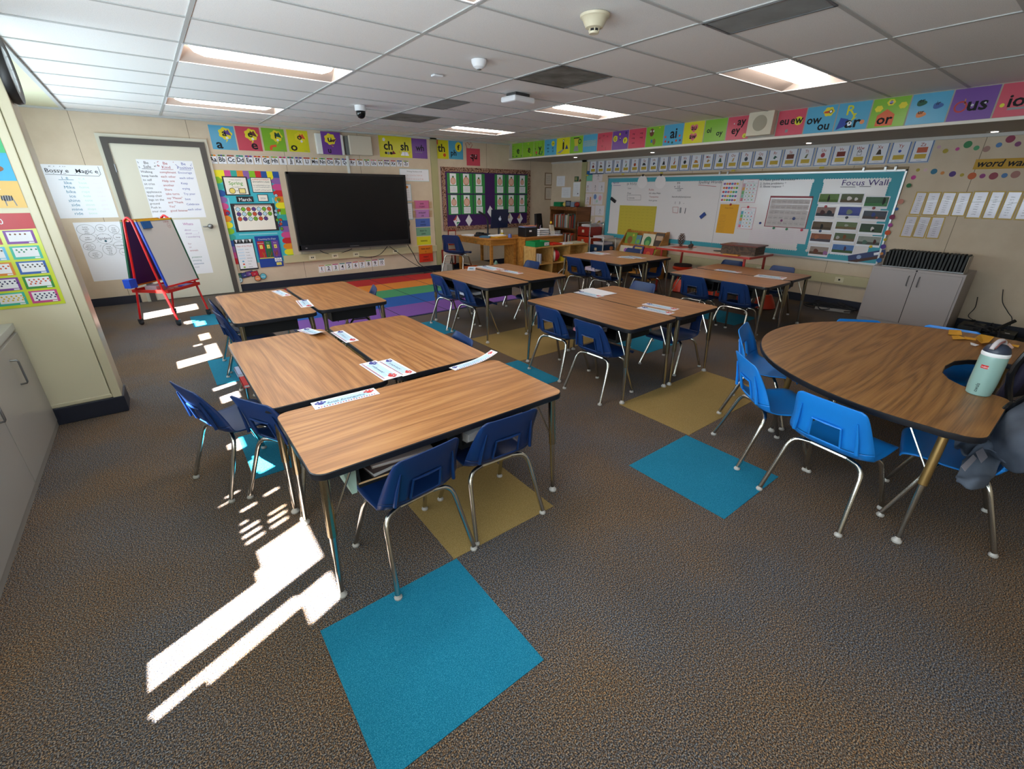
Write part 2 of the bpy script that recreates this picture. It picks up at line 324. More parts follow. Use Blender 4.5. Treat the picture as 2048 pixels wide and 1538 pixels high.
# wing wall at the left
WING = mat('#d9d3ba', .45, noise=.02, ns=4)
b = MB().bb((XL, YW0+.02, 0), (XW-.02, YW1-.02, ZC), WING)
b.bb((XL, YW0, .10), (XW-.055, YW0+.03, ZC), WING)
b.bb((XW-.05, YW0-.008, .12), (XW+.003, YW0+.02, ZC), mat('#cfc8ae', .35)); b.bb((XW-.03, YW0, .12), (XW+.003, YW1, ZC), mat('#b7b09a', .3))
b.bb((XL, YW0-.003, .125), (XW-.05, YW0+.02, .155), mat('#cfc8ae', .4))
struct(b, 'wall_wing', recenter=False, bevel=.006)
b = MB().bb((-.86, YW0-.012, 0), (XW+.014, YW1+.012, .125), NAVY)
struct(b, 'baseboard_wing', recenter=False, bevel=.005)
struct(MB().bb((XL, YB-.012, 0), (-.36, YB, .115), NAVY).bb((.93, YB-.012, 0), (XR, YB, .115), NAVY), 'baseboard_back', recenter=False)
struct(MB().bb((XR-.012, YN, 0), (XR, YB, .115), NAVY), 'baseboard_right', recenter=False)
# soffit along the right wall
SOF = mat('#a8a297', .8)
b = MB().bb((XS, YN, ZS), (XR, YB, ZC+.2), SOF)
struct(b, 'wall_soffit', recenter=False)
struct(MB().bb((XS-.012, YN, ZS-.004), (XS+.02, YB, ZS+.022), mat('#dedad0', .5)).bb((XR-.03, YN, ZS-.035), (XR, YB, ZS), mat('#c9c7c2', .5)), 'trim_3', recenter=False)
# module joint covers
TR = mat('#a9a578', .5)
a = bk(872, 400).x
struct(MB().bb((a-.07, YB-.03, .115), (a+.07, YB, ZC), TR), 'trim_4', recenter=False)
struct(MB().bb((XR-.03, 7.42, .115), (XR, 7.56, ZS), TR), 'trim_5', recenter=False)
# door
DX0, DX1, DZ = -.18, .84, 2.10
dl = MB().bb((DX0, YB-.03, .01), (DX1, YB+.01, DZ), mat('#d3cfbf', .5)); d = struct(dl, 'door_1', recenter=False)
FR = mat('#4a4542', .5)
b = MB()
for x in (DX0-.07, DX1): b.bb((x, YB-.05, 0), (x+.07, YB, DZ), FR)
b.bb((DX0-.07, YB-.05, DZ), (DX1+.07, YB, DZ+.07), FR)
b.build('door_frame', d); b = MB()
for x in (DX0-.11, DX1+.07): b.bb((x, YB-.03, 0), (x+.04, YB, DZ+.07), mat('#c8c4b4', .4))
b.bb((DX0-.11, YB-.03, DZ+.07), (DX1+.11, YB, DZ+.11), mat('#c8c4b4', .4)); b.build('door_casing', d)
b = MB()
for z in (.3, 1.05, 1.8): b.tube([(DX0, YB-.04, z-.05), (DX0, YB-.04, z+.05)], .012, STEEL)
b.build('hinge', d)
h = bk(420, 452); b = MB().lathe([(.034, 0), (.034, .012), (.014, .02), (.014, .05)], (h.x, YB-.03, h.z), STEEL, axis=Matrix.Rotation(R(90), 3, 'X'))
b.ball((h.x, YB-.085, h.z), .034, STEEL, sq=(1.05, .75, 1.05)); b.tube([(h.x, YB-.07, h.z), (h.x-.1, YB-.075, h.z-.002)], [.012, .008], STEEL)
b.build('door_handle', d, smooth=True)
# raceway and outlets
RW = mat('#c0b994', .5)
p0 = bk(570, 532); p1 = bk(835, 505)
b = MB().bb((p0.x, YB-.05, .40), (a-.07, YB, .52), RW); r1 = tag(b.build('cable_raceway', recenter=True), 'long beige surface cable raceway on the wall below the black screen', 'cable duct', 'beige cable raceways')
def outlet(par, x, z, fn='b'):
    b = MB()
    if fn == 'b': b.bb((x-.055, YB-.056, z-.035), (x+.055, YB-.049, z+.035), mat('#d9d3b8', .4)); b.bb((x-.022, YB-.0575, z-.012), (x-.006, YB-.0555, z+.012), INK); b.bb((x+.006, YB-.0575, z-.012), (x+.022, YB-.0555, z+.012), INK)
    else: b.bb((XR-.056, x-.055, z-.035), (XR-.049, x+.055, z+.035), mat('#d9d3b8', .4)); b.bb((XR-.0575, x-.012, z-.012), (XR-.0555, x+.012, z+.012), INK)
    o = b.build('outlet', None, recenter=False); o.parent = par; o.location = -par.location
for px in ((624, 520), (669, 516), (711, 513), (789, 505)): outlet(r1, bk(*px).x, .46)
r2 = tag(MB().bb((XR-.05, 1.85, .33), (XR, 7.42, .46), RW).build('cable_raceway'), 'long beige surface cable raceway on the wall below the whiteboard', 'cable duct', 'beige cable raceways')
for px in ((1524, 532), (1683, 553), (1340, 505)): outlet(r2, rt(*px).y, .395, 'r')
# ---------------- ceiling lights ----------------
LENS = mat('#fff1e4', .5, emit=LENS_POWER); REFL = mat('#b5a8a0', .5)
def troffer(x0, y0, label):
    t = thing('ceiling_light', label, 'light', (x0+GS, y0+GS/2, ZC), 0, 'recessed ceiling lights'); hx, hy, d = GS-.014, GS/2-.012, .11
    b = MB()
    for s in (-1, 1):
        b.add([(-hx, s*hy, 0), (hx, s*hy, 0), (hx, s*.05, d), (-hx, s*.05, d)], [(0, 1, 2, 3)], REFL)
        b.add([(s*hx, -hy, 0), (s*hx, hy, 0), (s*(hx-.03), .2, d), (s*(hx-.03), -.2, d)], [(0, 1, 2, 3)], REFL)
    b.build('reflector', t); b = MB()
    for s in (-1, 1): b.bb((-hx-.012, s*hy-.006, -.003), (hx+.012, s*hy+.006, .004), WHITE); b.bb((s*hx-.006, -hy, -.003), (s*hx+.006, hy, .004), WHITE)
    b.build('rim', t); n = 12
    P = [[(x, .155*math.cos(math.pi*i/n)-.0, d-.02-.085*math.sin(math.pi*i/n)*q) for i in range(n+1)] for x, q in ((-hx+.07, .05), (-hx+.1, .75), (-hx+.16, 1), (hx-.16, 1), (hx-.1, .75), (hx-.07, .05))]
    MB().grid(P, LENS).build('diffuser', t, smooth=True)
    return t
names = {(0, 0): 'lit recessed ceiling light at the top edge, nearest the camera', (0, 1): 'long lit ceiling light above the two side by side front tables', (0, 2): 'lit ceiling light nearest the door',
         (1, 0): 'lit ceiling light with its rounded lens showing, over the light blue chairs', (1, 1): 'lit ceiling light beside the white wireless box', (1, 2): 'lit ceiling light farthest back, above the green bulletin board'}
for ci, x0 in enumerate((GX-2*GS, GX+4*GS)):
    for ri, y0 in enumerate((GY-GS, GY+3*GS, GY+7*GS)): troffer(x0, y0, names[(ci, ri)])
# air grilles in the ceiling
def grille(x0, y0, wd, hh, label, dirt=0):
    t = thing('air_grille', label, 'vent', (x0, y0, ZC), 0, 'grey ceiling air grilles')
    g = ramp_mat('dusty_metal', 5, [(.3, '#5a5c58' if dirt else '#858a89'), (.62, '#8b8d8a' if dirt else '#949a9b')], .6, detail=5)
    MB().bb((.01, .01, -.003), (wd-.01, hh-.01, .002), g).build('perforated_panel', t)
    b = MB()
    for q in (.006, wd-.006): b.bb((q-.008, 0, -.007), (q+.008, hh, .001), STEEL)
    for q in (.006, hh-.006): b.bb((0, q-.008, -.007), (wd, q+.008, .001), STEEL)
    b.build('rim', t)
X3 = GX+2*GS
grille(X3, GY+GS, GS, GS, 'square dusty ceiling air grille with dark smudges, left of the smoke detector', 1)
grille(X3, GY-2*GS, .31, GS, 'narrow clean grey ceiling panel at the top of the picture')
grille(X3, GY+4*GS, .31, GS, 'small plain grey ceiling grille between the wireless box and the dome camera')
grille(X3, GY+6*GS, GS, GS, 'square smudged ceiling air grille farthest back, in front of the screen', 1)
# devices on the ceiling
DOWN = Matrix.Rotation(R(180), 3, 'X')
def at(px, py): q = fl(px, py, ZC); return q.x, q.y
BG = mat('#d6cdb2', .4); x, y = at(1190, 30)
t = thing('smoke_detector', 'large beige smoke detector with dark slots, on the ceiling near the top right', 'smoke detector', (x, y, ZC))
MB().lathe([(.085, 0), (.083, .012), (.07, .02), (.058, .045)], (0, 0, 0), BG, 28, DOWN).build('base', t, smooth='auto')
b = MB().lathe([(.058, .045), (.05, .06), (.03, .066)], (0, 0, 0), BG, 24, DOWN); b.lathe([(.028, .066), (.028, .078)], (0, 0, 0), INK, 20, DOWN); b.lathe([(.03, .078), (.027, .088)], (0, 0, 0), BG, 20, DOWN)
for k in range(6): b.box((.029*math.cos(k), .029*math.sin(k), -.072), (.006, .006, .014), BG, k)
b.build('sensor_head', t, smooth='auto')
x, y = at(958, 120)
t = thing('smoke_detector', 'small white round smoke detector on the ceiling above the nearest tables', 'smoke detector', (x, y, ZC))
MB().lathe([(.06, 0), (.058, .02), (.045, .045)], (0, 0, 0), WHITE, 24, DOWN).build('base', t, smooth='auto')
MB().lathe([(.045, .045), (.03, .055), (.02, .06)], (0, 0, 0), WHITE, 24, DOWN).lathe([(.018, .0595), (.016, .064)], (0, 0, 0), STEEL, 16, DOWN).build('sensor_head', t, smooth='auto')
x, y = at(874, 150); tag(MB().bb((x-.045, y-.03, ZC-.014), (x+.045, y+.03, ZC), WHITE).build('sensor_plate', bevel=.004), 'tiny flat white rectangular plate on the ceiling beside the small detector', 'sensor')
x, y = at(720, 211)
t = thing('dome_camera', 'white and black dome security camera on the ceiling', 'security camera', (x, y, ZC))
MB().lathe([(.065, 0), (.065, .05), (.06, .058)], (0, 0, 0), WHITE, 24, DOWN).build('housing', t, smooth='auto')
MB().lathe([(.054, .058), (.055, .075), (.05, .1), (.035, .125), (.012, .136)], (0, 0, 0), mat('#0d0f14', .12), 24, DOWN).build('dome', t, smooth=True)
x, y = at(1036, 188)
t = thing('wireless_access_point', 'white rounded wireless box on a bracket under the ceiling', 'wireless box', (x, y, ZC), .1)
MB().bb((-.1, -.07, -.03), (.1, .07, 0), mat('#3c3c3c', .5)).build('bracket', t); MB().bb((-.15, -.11, -.085), (.15, .11, -.03), WHITE).build('cover', t, bevel=.02)
for k, (px, py) in enumerate([(1151, 314), (1305, 304), (1618, 285), (1990, 262)]):
    q = fl(px, py, ZS); t = thing('downlight', ['small lit downlight in the soffit at its far end', 'small lit downlight in the soffit, second from the far end', 'small lit downlight in the soffit above the right end of the letter cards', 'small lit downlight in the soffit above the word wall banner'][k], 'light', (q.x, q.y, ZS), 0, 'soffit downlights')
    MB().lathe([(.07, 0), (.068, .006), (.05, .007)], (0, 0, 0), mat('#8d8981', .4), 20, DOWN).build('rim', t); MB().lathe([(.032, .006), (.03, .012), (.001, .013)], (0, 0, 0), mat('#fff5e8', .4, emit=4), 16, DOWN).build('bulb', t)
# wall clock on the end of the wing wall
t = thing('wall_clock', 'round black rimmed wall clock seen edge on, on the end of the wing wall', 'clock', (XW+.003, 4.27, 2.17)); AX = Matrix.Rotation(R(90), 3, 'Y')
MB().lathe([(.1, 0), (.165, .0), (.172, .02), (.165, .045), (.15, .04)], (0, 0, 0), BLACK, 32, AX).build('rim', t, smooth='auto'); MB().lathe([(.152, .036), (.1, .042), (.001, .044)], (0, 0, 0), mat('#8fa0a8', .1), 32, AX).build('glass', t, smooth=True)
# ---------------- carpet squares and rug ----------------
def csq(x0, y0, wd, hh, m, label, z=.0025): tag(MB().bb((x0, y0, 0), (x0+wd, y0+hh, z), m).build('carpet_square'), label, 'carpet tile', 'coloured squares set into the carpet')
csq(.145, .77, .60, .60, TEAL, 'large teal carpet square at the bottom of the picture, nearest the camera')
csq(.735, 1.375, .61, .61, TAN, 'tan carpet square under the two navy chairs at the front table')
csq(1.975, .77, .61, .61, TEAL, 'teal carpet square beside the nearest light blue chair')
csq(2.60, 1.37, 1.2, .61, TAN, 'tan carpet rectangle between the middle table and the light blue chairs')
csq(.13, 2.60, .60, .6, TEAL, 'teal carpet square under the navy chairs at the left side of the front tables')
csq(.13, 4.30, .6, .75, TEAL, 'teal carpet square in the gap behind the front tables at the left')
csq(.13, 6.5, .6, .62, TEAL, 'teal carpet square by the easel')
csq(1.96, 2.62, .62, .62, TEAL, 'teal carpet square behind the front table, left of the middle tables')
csq(2.58, 3.21, 1.2, .9, TAN, 'tan carpet area between the two middle table groups')
csq(3.78, 2.6, .61, .9, TEAL, 'teal carpet square under the far side of the middle table')
csq(2.0, 4.45, .62, .6, TEAL, 'teal carpet square at the near edge of the rainbow rug')
csq(5.55, 2.6, .6, .8, TEAL, 'teal carpet square under the right rear table')
csq(1.0, 4.2, .75, .6, TAN, 'tan carpet square under the left rear tables')
rg = thing('rug', 'rainbow striped rug on the floor in front of the screen', 'rug', (0, 0, 0)); y = 5.42; xr0, xr1 = 1.1, 4.35
MB().bb((xr0-.03, y-.03, 0), (xr1+.03, y+2.93, .006), mat('#16204a', .9)).build('binding', rg)
for nm, c, hh in (('purple_band', '#6f4596', .62), ('blue_band', '#0c4d9b', .6), ('green_band', '#3e8c5e', .56), ('orange_band', '#cf7d29', .55), ('red_band', '#b5201f', .57)):
    b = MB().bb((xr0, y, .004), (xr1, y+hh, .010), mat(c, .95, noise=.1, ns=150))
    for x in (1.7, 2.37, 3.03, 3.7): b.bb((x-.006, y, .0095), (x+.006, y+hh, .0105), mat('#1b1b3c', .9))
    b.build(nm, rg); y += hh
# ================= TABLES AND CHAIRS =================
def rrect(hx, hy, r, n=6):
    P = []
    for cx, cy, a0 in ((hx-r, hy-r, 0), (-hx+r, hy-r, 90), (-hx+r, -hy+r, 180), (hx-r, -hy+r, 270)):
        P += [(cx+r*math.cos(R(a0+90*i/n)), cy+r*math.sin(R(a0+90*i/n))) for i in range(n+1)]
    return P
def inset(P, d):
    n = len(P); out = []
    for i in range(n):
        a = Vector(P[i-1]); b = Vector(P[i]); c = Vector(P[(i+1) % n]); t = (c-a).normalized(); nn = Vector((-t.y, t.x)); q = b+nn*d; out.append((q.x, q.y))
    return out
EDGE = mat('#191a20', .35)
def slab(t, outline, z, th=.030, wd=OAK, w=.012):
    I = inset(outline, w*.35)
    MB().prism([(x, y, z-th+.004) for x, y in I], (0, 0, th-.004+.0003), wd).build('tabletop', t)
    b = MB(); O2 = outline; n = len(outline); rows = []
    for d, zz in ((w*.36, z), (w*.08, z-.003), (0, z-th*.5), (w*.08, z-th+.003), (w*.4, z-th)): rows.append([(x, y, zz) for x, y in inset(outline, d)])
    vs = [p for r_ in rows for p in r_]; fs = [(i*n+k, i*n+(k+1) % n, (i+1)*n+(k+1) % n, (i+1)*n+k) for i in range(4) for k in range(n)]+[tuple(4*n+k for k in range(n-1, -1, -1))]
    b.add(vs, fs, EDGE).build('edge_band', t, smooth='auto')
def tleg(t, x, y, top, sx, sy, sleeve=CHROME, zs=.3, lean=.02, gl=True):
    p0 = Vector((x, y, top)); p1 = Vector((x+sx*lean, y+sy*lean, .012)); m = p0.lerp(p1, 1-zs/top)
    L = MB().tube([p0, m, m+(p1-m)*.01], [.0185, .0185, .015], sleeve, 12).build('leg', t, smooth='auto')
    MB().tube([m, p0.lerp(p1, .93), p1], [.0142, .011, .009], CHROME, 12).build('leg_insert', L, smooth='auto')
    if gl: MB().lathe([(.013, 0), (.020, .003), (.021, .012), (.013, .022), (.009, .03)], (p1.x, p1.y, 0), GLIDE, 14).build('glide', L, smooth='auto')
def brace(t, a, b): MB().tube([a, b], .0045, CHROME, 6).build('brace', t, smooth='auto')
def make_table(h=.61, sleeve=mat('#b9ad90', .2, 1)):
    t = thing('classroom_table', 'x', 'table', (0, 0, 0)); slab(t, rrect(.61, .305, .055), h)
    for sx in (-1, 1):
        for sy in (-1, 1):
            tleg(t, sx*.565, sy*.255, h-.03, sx, sy, sleeve, .30)
            brace(t, (sx*.46, sy*.255, h-.035), (sx*.572, sy*.258, .34))
    TB = mat('#15171a', .5)          # two open storage trays under the top, open on the -y side
    for s in (-1, 1):
        b = MB(); x0, x1 = s*.03, s*.44
        if s < 0: x0, x1 = x1, x0
        b.bb((x0, -.24, h-.155), (x1, .17, h-.147), TB); b.bb((x0, .162, h-.155), (x1, .17, h-.03), TB)
        b.bb((x0, -.24, h-.155), (x0+.008, .17, h-.03), TB); b.bb((x1-.008, -.24, h-.155), (x1, .17, h-.03), TB); b.bb((x0, -.24, h-.155), (x1, -.232, h-.135), TB)
        b.build('storage_tray', t)
    return t
HT = .61
proto = make_table(HT)
goldt = None
TBL = [(.85, 1.755, 0, 'nearest wood topped table, set crosswise in front, with papers in its black trays'),
       (.52, 2.735, R(90), 'wood topped table behind the nearest one, on its left side by the navy chairs'),
       (1.165, 2.745, R(90), 'wood topped table behind the nearest one, on its right side'),
       (.63, 4.45, R(90), 'rear left wood topped table nearest the easel'),
       (1.265, 4.50, R(90), 'rear left wood topped table nearest the rainbow rug'),
       (2.92, 4.45, R(90), 'wood topped table at the rug corner, left half of its pair'),
       (3.56, 4.52, R(90), 'wood topped table left of the low birch shelf, right half of its pair'),
       (2.90, 2.56, R(90), 'centre wood topped table, left half of its pair, with two navy chairs in front'),
       (3.52, 2.555, R(90), 'centre wood topped table, right half of its pair'),
       (5.38, 4.70, R(90), 'farthest wood topped table, left half of its pair, in front of the book rack'),
       (6.0, 4.72, R(90), 'farthest wood topped table, right half of its pair, nearest the whiteboard'),
       (5.36, 2.71, R(90), 'right rear wood topped table, left half of its pair'),
       (6.0, 2.74, R(90), 'right rear wood topped table, right half of its pair, below the whiteboard')]
tag(proto, TBL[0][3], 'table', 'wood topped classroom tables'); proto.location = (TBL[0][0], TBL[0][1], 0); tables = [proto]
for x, y, a, lb in TBL[1:]: tables.append(copy_tree(proto, (x, y, 0), a, lb, 'wood topped classroom tables'))
tables[1].rotation_euler.z = R(-90); tables[3].rotation_euler.z = R(-90)
for k in (5, 7, 9, 11): tables[k].rotation_euler.z = R(-90)
# ---- chair ----
def catmull(P, n=5):
    P = [Vector(p) for p in P]; out = []
    for i in range(len(P)-1):
        a, b, c, d = P[max(i-1, 0)], P[i], P[i+1], P[min(i+2, len(P)-1)]
        for k in range(n):
            t = k/n; out.append(.5*((2*b)+(c-a)*t+(2*a-5*b+4*c-d)*t*t+(3*b-a-3*c+d)*t**3))
    return out+[P[-1]]
def bent(P, r_=.045):      # tube path with a rounded corner
    a, b, c = [Vector(p) for p in P]; p = b+(a-b).normalized()*r_; q = b+(c-b).normalized()*r_*1.3; return [a]+[p.lerp(b, t).lerp(b.lerp(q, t), t) for t in (0, .2, .4, .6, .8, 1)]+[q.lerp(c, .5), c]
def make_chair(m, nm, label, cat='chair', s=1.0, gold=CHROME):
    t = thing(nm, label, cat, (0, 0, 0)); S = .36
    # profile rows: y, z, half width, wing depth
    prof = [(.205, S-.028, .150, 0), (.195, S-.005, .165, 0), (.14, S+.002, .175, .004), (.05, S-.012, .178, .008), (-.04, S-.016, .178, .012), (-.105, S-.004, .188, .02), (-.142, S+.03, .190, .030),
            (-.158, S+.07, .184, .032), (-.170, S+.12, .174, .028), (-.185, S+.175, .165, .020), (-.200, S+.225, .156, .012), (-.207, S+.255, .146, .006), (-.209, S+.268, .126, .003)]
    pr = catmull([Vector((a, b, c)) for a, b, c, d in prof], 4); wg = catmull([Vector((d, 0, 0)) for a, b, c, d in prof], 4)
    NU = 16; rows = []
    for i, (p, g) in enumerate(zip(pr, wg)):
        t_ = i/(len(pr)-1); row = []
        q = pr[min(i+1, len(pr)-1)]-pr[max(i-1, 0)]; nrm = Vector((0, -q.y, q.x)) if False else Vector((0, q.y, -q.x)); nrm.normalize()
        # normal pointing to the sitter: rotate the tangent (dy,dz)
        nrm = Vector((0, -q.y, q.x)); nrm = Vector((0, q.y, -q.x)).normalized() if t_ < 0 else Vector((0, -q.y, q.x)).normalized()
        nrm = -nrm if nrm.z < -.2 else nrm
        if t_ > .5 and nrm.y < 0: nrm = -nrm
        for j in range(NU+1):
            u = -1+2*j/NU; e = abs(u)**4; row.append(Vector((u*p.z, p.x, p.y))+nrm*(g.x*e*1.3))
        rows.append(row)
    ns = 25
    def patch(r0, r1, hole=None):
        b = MB(); n = NU+1; vs = [v for r_ in rows[r0:r1+1] for v in r_]; fs = []
        for i in range(r1-r0):
            for j in range(NU):
                if hole and hole[0] <= r0+i < hole[1] and hole[2] <= j < hole[3]: continue
                fs.append((i*n+j, i*n+j+1, (i+1)*n+j+1, (i+1)*n+j))
        return b.add(vs, fs, m)
    patch(0, ns).build('seat', t, smooth=True, solid=.006)
    bk_ = patch(ns, len(rows)-1, (25, 34, 5, 11)).build('backrest', t, smooth=True, solid=.006)
    # ribs and the moulded lip round the hand hole
    b = MB(); H = lambda i, j: rows[i][j]+Vector((0, -.006, 0))
    b.tube([H(26, 5), H(34, 5), H(34, 8)+Vector((0, -.004, 0)), H(34, 11), H(26, 11)], .0055, m, 6)
    for j in (2, 14): b.tube([H(26, j)+Vector((0, -.012, -.01)), H(31, j)+Vector((0, -.008, 0)), H(38, j)], [.009, .008, .003], m, 6)
    b.build('rib', bk_, smooth='auto')
    TR_ = .0112
    for sx in (-1, 1):
        L = MB().tube(bent([(sx*.08, -.075, S-.032), (sx*.165, -.10, S-.036), (sx*.199, -.206, .02)]), TR_, gold, 10).build('leg', t, smooth='auto')
        MB().lathe([(.011, 0), (.016, .002), (.017, .01), (.011, .018), (.010, .024)], (sx*.199, -.206, 0), GLIDE, 12).build('glide', L, smooth='auto')
        L = MB().tube(bent([(sx*.08, .055, S-.036), (sx*.155, .085, S-.042), (sx*.191, .191, .02)]), TR_, gold, 10).build('leg', t, smooth='auto')
        MB().lathe([(.011, 0), (.016, .002), (.017, .01), (.011, .018), (.010, .024)], (sx*.191, .191, 0), GLIDE, 12).build('glide', L, smooth='auto')
    MB().tube([(-.085, -.076, S-.032), (.085, -.076, S-.032)], TR_, gold, 8).tube([(-.085, .055, S-.036), (.085, .055, S-.036)], TR_, gold, 8).tube([(-.09, -.07, S-.033), (-.09, .05, S-.037)], .006, gold, 6).tube([(.09, -.07, S-.033), (.09, .05, S-.037)], .006, gold, 6).build('seat_frame', t, smooth='auto')
    return t
navy = make_chair(CHAIRN, 'classroom_chair', 'x'); sky = make_chair(CHAIRB, 'classroom_chair', 'x')
NV = 'navy plastic chair '
CH = [(.62, 1.555, 6, 'left of the two under the nearest table'), (1.075, 1.585, -3, 'right of the two tucked under the nearest table'),
      (.125, 2.70, -71, 'standing out from the left side of the front tables'), (.355, 2.34, -63, 'pushed in at the left side of the front tables, nearest the camera'),
      (1.33, 2.55, 83, 'right of the front tables, only its rounded back showing'),
      (.47, 4.75, -90, 'at the left side of the rear left tables, nearest the door'), (.46, 4.27, -84, 'at the left side of the rear left tables, nearest the camera'),
      (1.50, 4.58, 76, 'right of the rear left tables, only its narrow back showing'),
      (2.74, 4.76, -90, 'left of the rug corner tables, farther one'), (2.76, 4.28, -90, 'left of the rug corner tables, nearer camera'),
      (4.03, 5.0, 90, 'right of the rug corner tables, only its top showing'), (3.70, 4.30, 90, 'mostly hidden, right of the rug corner tables'),
      (2.73, 2.80, -88, 'farther of the two in front of the centre tables'), (2.67, 2.26, -90, 'nearer of the two in front of the centre tables'),
      (3.97, 3.02, 90, 'beyond the centre tables, only its top showing'), (3.66, 2.26, 90, 'under the right corner of the centre tables, side on'),
      (5.17, 4.93, -90, 'farther of the two in front of the farthest tables'), (5.20, 4.46, -90, 'nearer of the two in front of the farthest tables'),
      (6.48, 5.15, 90, 'behind the farthest tables, in front of the book rack'), (6.10, 4.4, 90, 'mostly hidden, right of the farthest tables'),
      (5.17, 2.93, -90, 'farther of the two in front of the right rear tables'), (5.16, 2.42, -90, 'nearer of the two in front of the right rear tables'),
      (6.46, 3.33, 90, 'behind the right rear tables, below the wooden box'), (6.46, 2.63, 90, 'behind the right rear tables, nearer the metal cabinet'),
      (4.62, 7.75, -60, 'standing alone between the screen and the teacher desk')]
chairs = []
for i, (x, y, a, lb) in enumerate(CH):
    o = navy if i == 0 else copy_tree(navy, (x, y, 0), R(a))
    o.location = (x, y, 0); o.rotation_euler.z = R(a); tag(o, NV+lb, 'chair', 'navy classroom chairs'); chairs.append(o)
chairs[-1].scale = (1.2, 1.2, 1.25)
for k in (11, 15, 19): chairs[k].scale = (1, 1, .88)
CB = [(2.55, .54, -99.5, 'nearest light blue chair at the curved table, its back squarely toward the camera'), (2.765, .97, -132, 'light blue chair at the curved table, second from the camera, turned half sideways'),
      (3.336, 1.263, -165, 'light blue chair at the far left end of the curved table'), (4.19, .92, 131, 'light blue chair behind the curved table, its top showing before the cabinet doors'),
      (4.30, .50, 97, 'light blue chair across the curved table, behind the yellow scraps'), (2.884, .137, 11.5, 'light blue chair under the grey jacket at the right edge')]
for i, (x, y, a, lb) in enumerate(CB):
    o = sky if i == 0 else copy_tree(sky, (x, y, 0), R(a))
    o.location = (x, y, 0); o.rotation_euler.z = R(a); o.scale = (1.05, 1.05, 1.02 if i not in (3, 4) else 1.0 if i == 4 else .96); tag(o, lb, 'chair', 'light blue classroom chairs')
# ---- curved (horseshoe) table ----
KX, KY, KR = 3.47, .30, 1.03
def kidney():
    P = []
    for i in range(41):
        a = R(-4+188*i/40); P.append((KR*math.cos(a), KR*.99*math.sin(a)))
    # left tine end (toward camera), then the inner cut-out, then the right tine end
    r_ = .06
    def arc(cx, cy, a0, a1, rr, n=6): return [(cx+rr*math.cos(R(a0+(a1-a0)*k/n)), cy+rr*math.sin(R(a0+(a1-a0)*k/n))) for k in range(n+1)]
    yb = -.24
    P += [(-KR+.0, -.12)]+arc(-KR+.10, yb+.09, 180, 270, .09)+arc(-.40, yb+.06, 270, 360, .06)
    P += [(-.34, -.12), (-.31, -.05), (-.25, .01), (-.15, .055), (0, .07), (.15, .055), (.25, .01), (.31, -.05), (.34, -.12)]
    P += arc(.40, yb+.06, 180, 270, .06)+arc(KR-.10, yb+.09, 270, 360, .09)+[(KR, -.12)]
    return P
kt = thing('horseshoe_table', 'large curved wood topped table with a black rim and a cut-out, at the right', 'table', (KX, KY, 0)); slab(kt, kidney(), .62, .03, OAK2)
GOLDS = mat('#9a7c4c', .35, .75)
for x, y, sx, sy in ((-.87, -.11, -1, -.05), (.87, -.11, 1, -.05), (-.35, .72, -.2, .6), (.33, .62, .2, .6)): tleg(kt, x, y, .59, sx, sy, GOLDS, .30, .12 if y < 0 else .05)
for x, y in ((-.87, -.11), (.87, -.11)): brace(kt, (x*.86, y+.02, .585), (x*1.05, y, .36)); brace(kt, (x, y+.15, .585), (x*1.05, y, .36))
# ---- bottle, scraps, jacket, black chair ----
q = fl(1955, 787, .62); AQ = mat('#8fb3ad', .35, coat=.3)
t = thing('water_bottle', 'pale green insulated bottle with a dark blue lid, on the curved table', 'bottle', (q.x, q.y, .62), R(160))
MB().lathe([(.030, 0), (.034, .004), (.0365, .03), (.0375, .06), (.0375, .158), (.036, .168)], (0, 0, 0), AQ, 32).build('body', t, smooth='auto')
MB().lathe([(.037, .168), (.038, .172), (.038, .180), (.036, .183)], (0, 0, 0), WHITE, 32).build('lid_ring', t, smooth='auto')
MB().lathe([(.036, .183), (.036, .19), (.031, .204), (.02, .214), (.004, .217)], (0, 0, 0), mat('#2c3548', .4), 28).build('lid', t, smooth='auto')
MB().tube(catmull([(-.030, 0, .195), (-.02, 0, .222), (.004, 0, .232), (.026, 0, .222), (.038, 0, .198)], 4), [.007]*17, mat('#c3bcc0', .4), 8).tube(catmull([(-.004, .004, .228), (.018, .004, .222), (.034, .004, .202)], 3), .006, mat('#8a5a58', .5), 8).build('carry_loop', t, smooth=True)
def wrap_text(s, z, ang, size, m, vert=True):
    b = MB(); vs, fs = glyphs(s); P = []
    for x, y, _ in vs:
        a = ang-(y if vert else -x)*size/.0378; P.append((.0380*math.cos(a), .0380*math.sin(a), z+(x if vert else y)*size))
    return b.add(P, fs, m)
A0 = math.atan2(-q.y, -q.x)-R(160)
wrap_text('owala', .018, A0-.12, .016, INK).build('logo', t)
b = MB(); n = 6; rows = [[(.0379*math.cos(A0-.62+.55*i/n), .0379*math.sin(A0-.62+.55*i/n), z) for i in range(n+1)] for z in (.118, .132)]; b.grid(rows, mat('#cc2222', .5))
wrap_text('rubio', .1215, A0-.58, .010, WHITE, False).build('lettering', b.build('sticker', t))
t.scale = (1.36, 1.36, 1.2)
YS = mat('#e2a62c', .8, noise=.06, ns=30)
